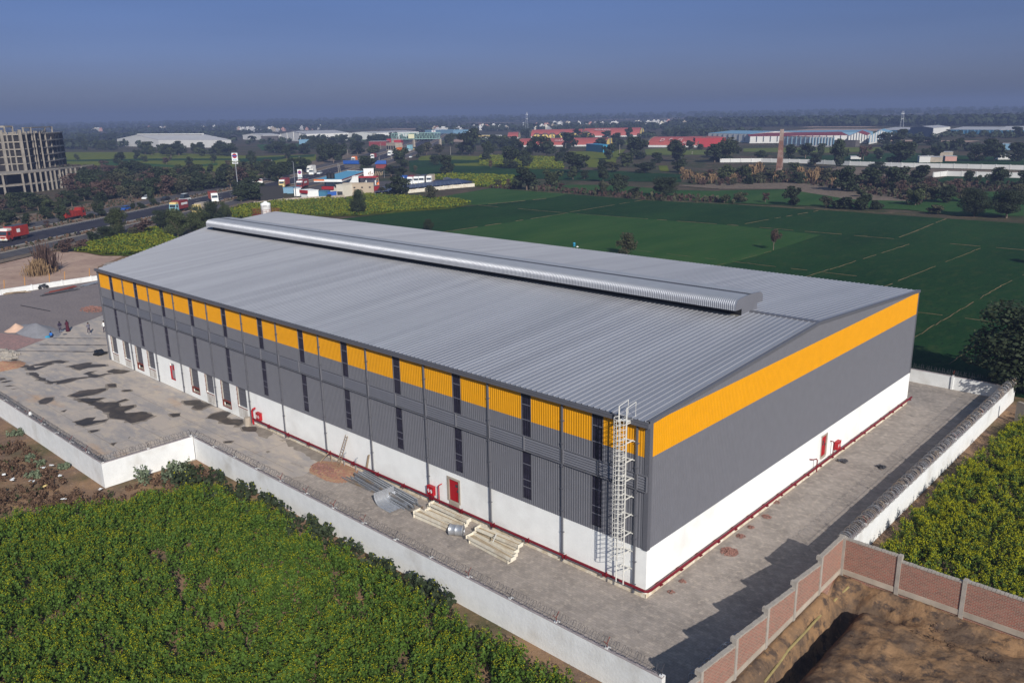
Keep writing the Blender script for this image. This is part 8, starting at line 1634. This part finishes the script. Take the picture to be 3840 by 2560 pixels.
mB = [A(cA, *a) for a in [(680, 1330), (850, 1270), (1040, 1215), (1250, 1180), (1420, 1130), (1480, 1150), (1620, 1240), (1500, 1300), (1300, 1370), (1140, 1375), (950, 1370), (800, 1345)]]
sheet('mustard_field', mB, .05, M['mustard_far']); farcrop([mB], 5, .17, 'small bright mustard patch between the thicket and the left end of the roof', 22)
mC = [A(cA, *a) for a in [(2110, 960), (2352, 915), (2352, 1040), (2150, 1040)]]; farcrop([mC], 2.6, .19, 'edge of the mustard right of the tree clump', 23)
far = [[A(c, *a) for a in p] for c, p in [(cC, [(0, 455), (680, 470), (760, 520), (770, 575), (450, 575), (200, 555), (0, 545)]), (cC, [(0, 638), (310, 648), (330, 700), (250, 745), (0, 735)]), (cB, [(1750, 642), (2000, 628), (2352, 640), (2352, 745), (2160, 735), (2140, 690), (1800, 680)])]]
farcrop(far, .9, .30, 'bright yellow mustard strips in the middle distance', 24)
# dry weeds
def weeds(name, polys, dens, hgt, sz, m, label, seed, k=10, thr=None, asp=2.2, up=.15):
    r_ = np.random.default_rng(seed); P_ = np.concatenate([scatter(p, dens, r_) for p in polys]); cn = smooth_noise(P_[:, 0], P_[:, 1], .9, seed)
    if thr is not None: P_ = P_[cn > thr]; cn = cn[cn > thr]
    n = len(P_); mm = n*k; hh = np.repeat(hgt*(.7+.4*np.clip(cn, -1, 1)+.3*r_.random(n)), k); a = r_.uniform(0, 6.28, mm); rr = .28*r_.random(mm)
    C_ = np.stack([np.repeat(P_[:, 0], k)+rr*np.cos(a), np.repeat(P_[:, 1], k)+rr*np.sin(a), hh*r_.random(mm)*.9+.03], 1); V_, F_ = quads(C_, np.stack([np.cos(a), np.sin(a), np.full(mm, up)], 1)+r_.normal(size=(mm, 3))*.5, sz*r_.uniform(.6, 1.4, mm), 1.0, r_)
    o = npmesh(name, V_, F_, m, col=np.repeat(.8+r_.uniform(-.3, .35, mm), 4)); tag(o, label, 'weeds', kind='stuff'); return o
wz = [A(cK, *a)[:2] for a in [(-500, 700), (0, 420), (150, 380), (300, 460), (420, 620), (620, 760), (740, 860), (900, 860), (1050, 860), (1250, 800), (1480, 690), (1650, 650), (1850, 640), (1950, 720), (1850, 840), (1650, 850), (1450, 900), (1200, 1000), (900, 1010), (650, 1040), (400, 1110), (150, 1150), (0, 1180), (-500, 1300)]]
weeds('dry_weeds', [wz], 5.5, .5, .075, M['dry'], 'brown dry weeds on the rough ground outside the corner of the white wall', 41, 12, -.25)
weeds('green_weeds', [wz], 1.0, .45, .08, M['leaf_mid'], 'scattered low green weeds among the dry ones outside the white wall', 42, 10, .25)
weeds('dry_weeds', [[(9.5, 9.5), (34, 9.5), (34, -20), (11.5, -20), (11.2, 5)]], 0.1, .22, .05, M['dry'], 'few taller dry tufts on the dug brown plot', 44, 7, -.45)
weeds('dry_grass', [[(12.2, 7.6), (34, 7.6), (34, -18), (12.6, -18)]], 22, .16, .034, M['dry'], 'low dry grass covering the dug brown plot behind the brick walls', 43, 9, -.5)
for i, (x, y, w_, h) in enumerate([(1335, 790, 130, 160), (1600, 740, 160, 170), (1700, 700, 130, 130), (1345, 700, 70, 60)]):
    me = None
for i, (x, y, r__, h) in enumerate([(1340, 765, .75, 1.7), (1560, 745, .8, 1.6), (1660, 700, .8, 1.6), (300, 560, .6, .8), (310, 720, .6, .8), (165, 320, .7, .7), (590, 620, .6, .5), (350, 600, .5, .6)]):
    q = A(cK, x, y)
    P_ = q[:2]+nr.normal(size=(int(16*r__), 2))*r__*.45
    o = crop('leafy_shrub', P_, h, 26, 1, .085, .03, ['pale green milkweed shrub at the foot of the short white wall, leftmost', 'pale green milkweed shrub in the middle of the short white wall', 'pale green milkweed shrub nearest the inner wall corner', 'pale grey-green shrub in the dry weeds left of the white corner', 'low grey-green shrub in the dry weeds, lowest one', 'green shrub against the left white wall', 'dull green tuft below the left white wall', 'small green tuft in the dry weeds above the lowest shrub'][i], 1, .22, ('milkweed', 'milkweed'), 50+i, kind=None) if 'milkweed' in M else None
scrubz = [[A(c, *a)[:2] for a in pl_] for c, pl_ in [(cD, [(-250, 540), (0, 500), (700, 500), (1000, 560), (1500, 560), (1640, 600), (2352, 610), (2352, 660), (1650, 655), (1450, 730), (1000, 660), (600, 590), (0, 600), (-250, 600)]), (cC, [(0, 745), (500, 775), (850, 800), (1500, 860), (2352, 895), (2352, 860), (1500, 820), (850, 775), (500, 745)]), (cA, [(500, 540), (900, 560), (1500, 620), (2350, 620), (2350, 700), (1500, 760), (1000, 800), (700, 800)])]]
weeds('scrub', scrubz, .10, 1.7, .42, M['leaf_olive'], 'rough green scrub between the middle-distance trees', 61, 12)
weeds('dry_scrub', scrubz, .10, 1.5, .40, M['leaf_brown'], 'rough brown scrub between the middle-distance trees', 62, 12)
vz = [[(*(RM[i]+np.array([(RM[i+1]-RM[i])[1], -(RM[i+1]-RM[i])[0]])/np.linalg.norm(RM[i+1]-RM[i])*o_),) for i, o_ in [(k_, a_) for k_ in range(0, 44)]+[(k_, b_) for k_ in range(43, -1, -1)]] for a_, b_ in ((-13.2, -7.8), (7.8, 11.7), (-36, -23.5))]
weeds('verge_weeds', vz, .35, .8, .2, M['leaf_olive'], 'rough weeds on the verges and median of the highway', 63, 9, -.1)
weeds('dry_verge_weeds', vz, .35, .7, .2, M['dry'], 'brown weeds on the verges and median of the highway', 64, 9, -.1)
# reed clumps by the far wall and the chimney
def reeds(q, n, r__, h, m, label, seed, wd=.05, grp=None):
    r_ = np.random.default_rng(seed); b = np.zeros((n, 3)); b[:, :2] = r_.normal(size=(n, 2))*r__*.45; hh = h*r_.uniform(.45, 1.1, n)*np.exp(-(np.linalg.norm(b[:, :2], axis=1)/r__)**2*.6); ln = r_.normal(size=(n, 2))*.16*hh[:, None]; t_ = b.copy(); t_[:, :2] += ln; t_[:, 2] = hh; a = r_.uniform(0, 6.28, n); s_ = np.stack([np.cos(a), np.sin(a), np.zeros(n)], 1)*wd
    V_ = np.stack([b-s_*.5, b+s_*.5, t_+s_, t_-s_], 1).reshape(-1, 3); o = npmesh('reed_clump', V_, np.arange(4*n).reshape(n, 4), m, col=np.repeat(.85+r_.uniform(-.3, .3, n), 4)); o.location = (q[0], q[1], 0); tag(o, label, 'reeds', grp)
reeds(A(cA, 430, 1520), 420, 2.2, 6.0, M['leaf_brown'], 'tall brown dry reed clump beyond the low far wall', 1, .07)
reeds(A(cA, 360, 1545), 380, 2.6, 3.2, M['reed'], 'lower tawny grass clump left of the tall brown reeds', 2, .06)
for i, (x, y, w_, h) in enumerate([(100, 580, 30, 60), (250, 560, 50, 110), (300, 520, 45, 90), (430, 560, 60, 60), (480, 580, 45, 80), (620, 540, 50, 70), (700, 590, 60, 100), (760, 560, 45, 90), (870, 590, 40, 60), (-250, 560, 60, 70), (-160, 590, 60, 70), (-60, 590, 50, 70), (-290, 520, 30, 50)]):
    q = A(cD, x, y); D = dist(q); reeds(q, 260, w_/2.06*D/FPX*.7, h/2.06*D/FPX, M['reed'], '%s tawny reed clump %s the brick chimney' % (['nearest', 'second', 'third', 'fourth', 'fifth', 'sixth', 'farthest'][(i if i < 4 else i-4 if i < 9 else i-5) % 7], 'left of' if i in (0, 1, 2, 9, 10, 11, 12) else 'at the right foot of'), 100+i, .22, 'tawny reeds round the chimney')
# haze -----------------------------------------------------------
hz = MB(); hz.box(-9500, 6500, -3200, 9500, -6, 62); ho = hz.build('haze', []) if False else None
m = bpy.data.materials.new('haze_air'); m.use_nodes = True; N = m.node_tree.nodes; N.remove(N['Principled BSDF']); pv = N.new('ShaderNodeVolumePrincipled'); pv.inputs['Color'].default_value = (.265, .34, .565, 1); pv.inputs['Density'].default_value = HAZE_DENSITY; pv.inputs['Anisotropy'].default_value = .0
m.node_tree.links.new(pv.outputs[0], N['Material Output'].inputs['Volume'])
ho = hz.build('haze', m); tag(ho, 'thin blue-grey haze over the plain', kind='stuff')
print('trees', NT[0], 'objects', len(bpy.data.objects))
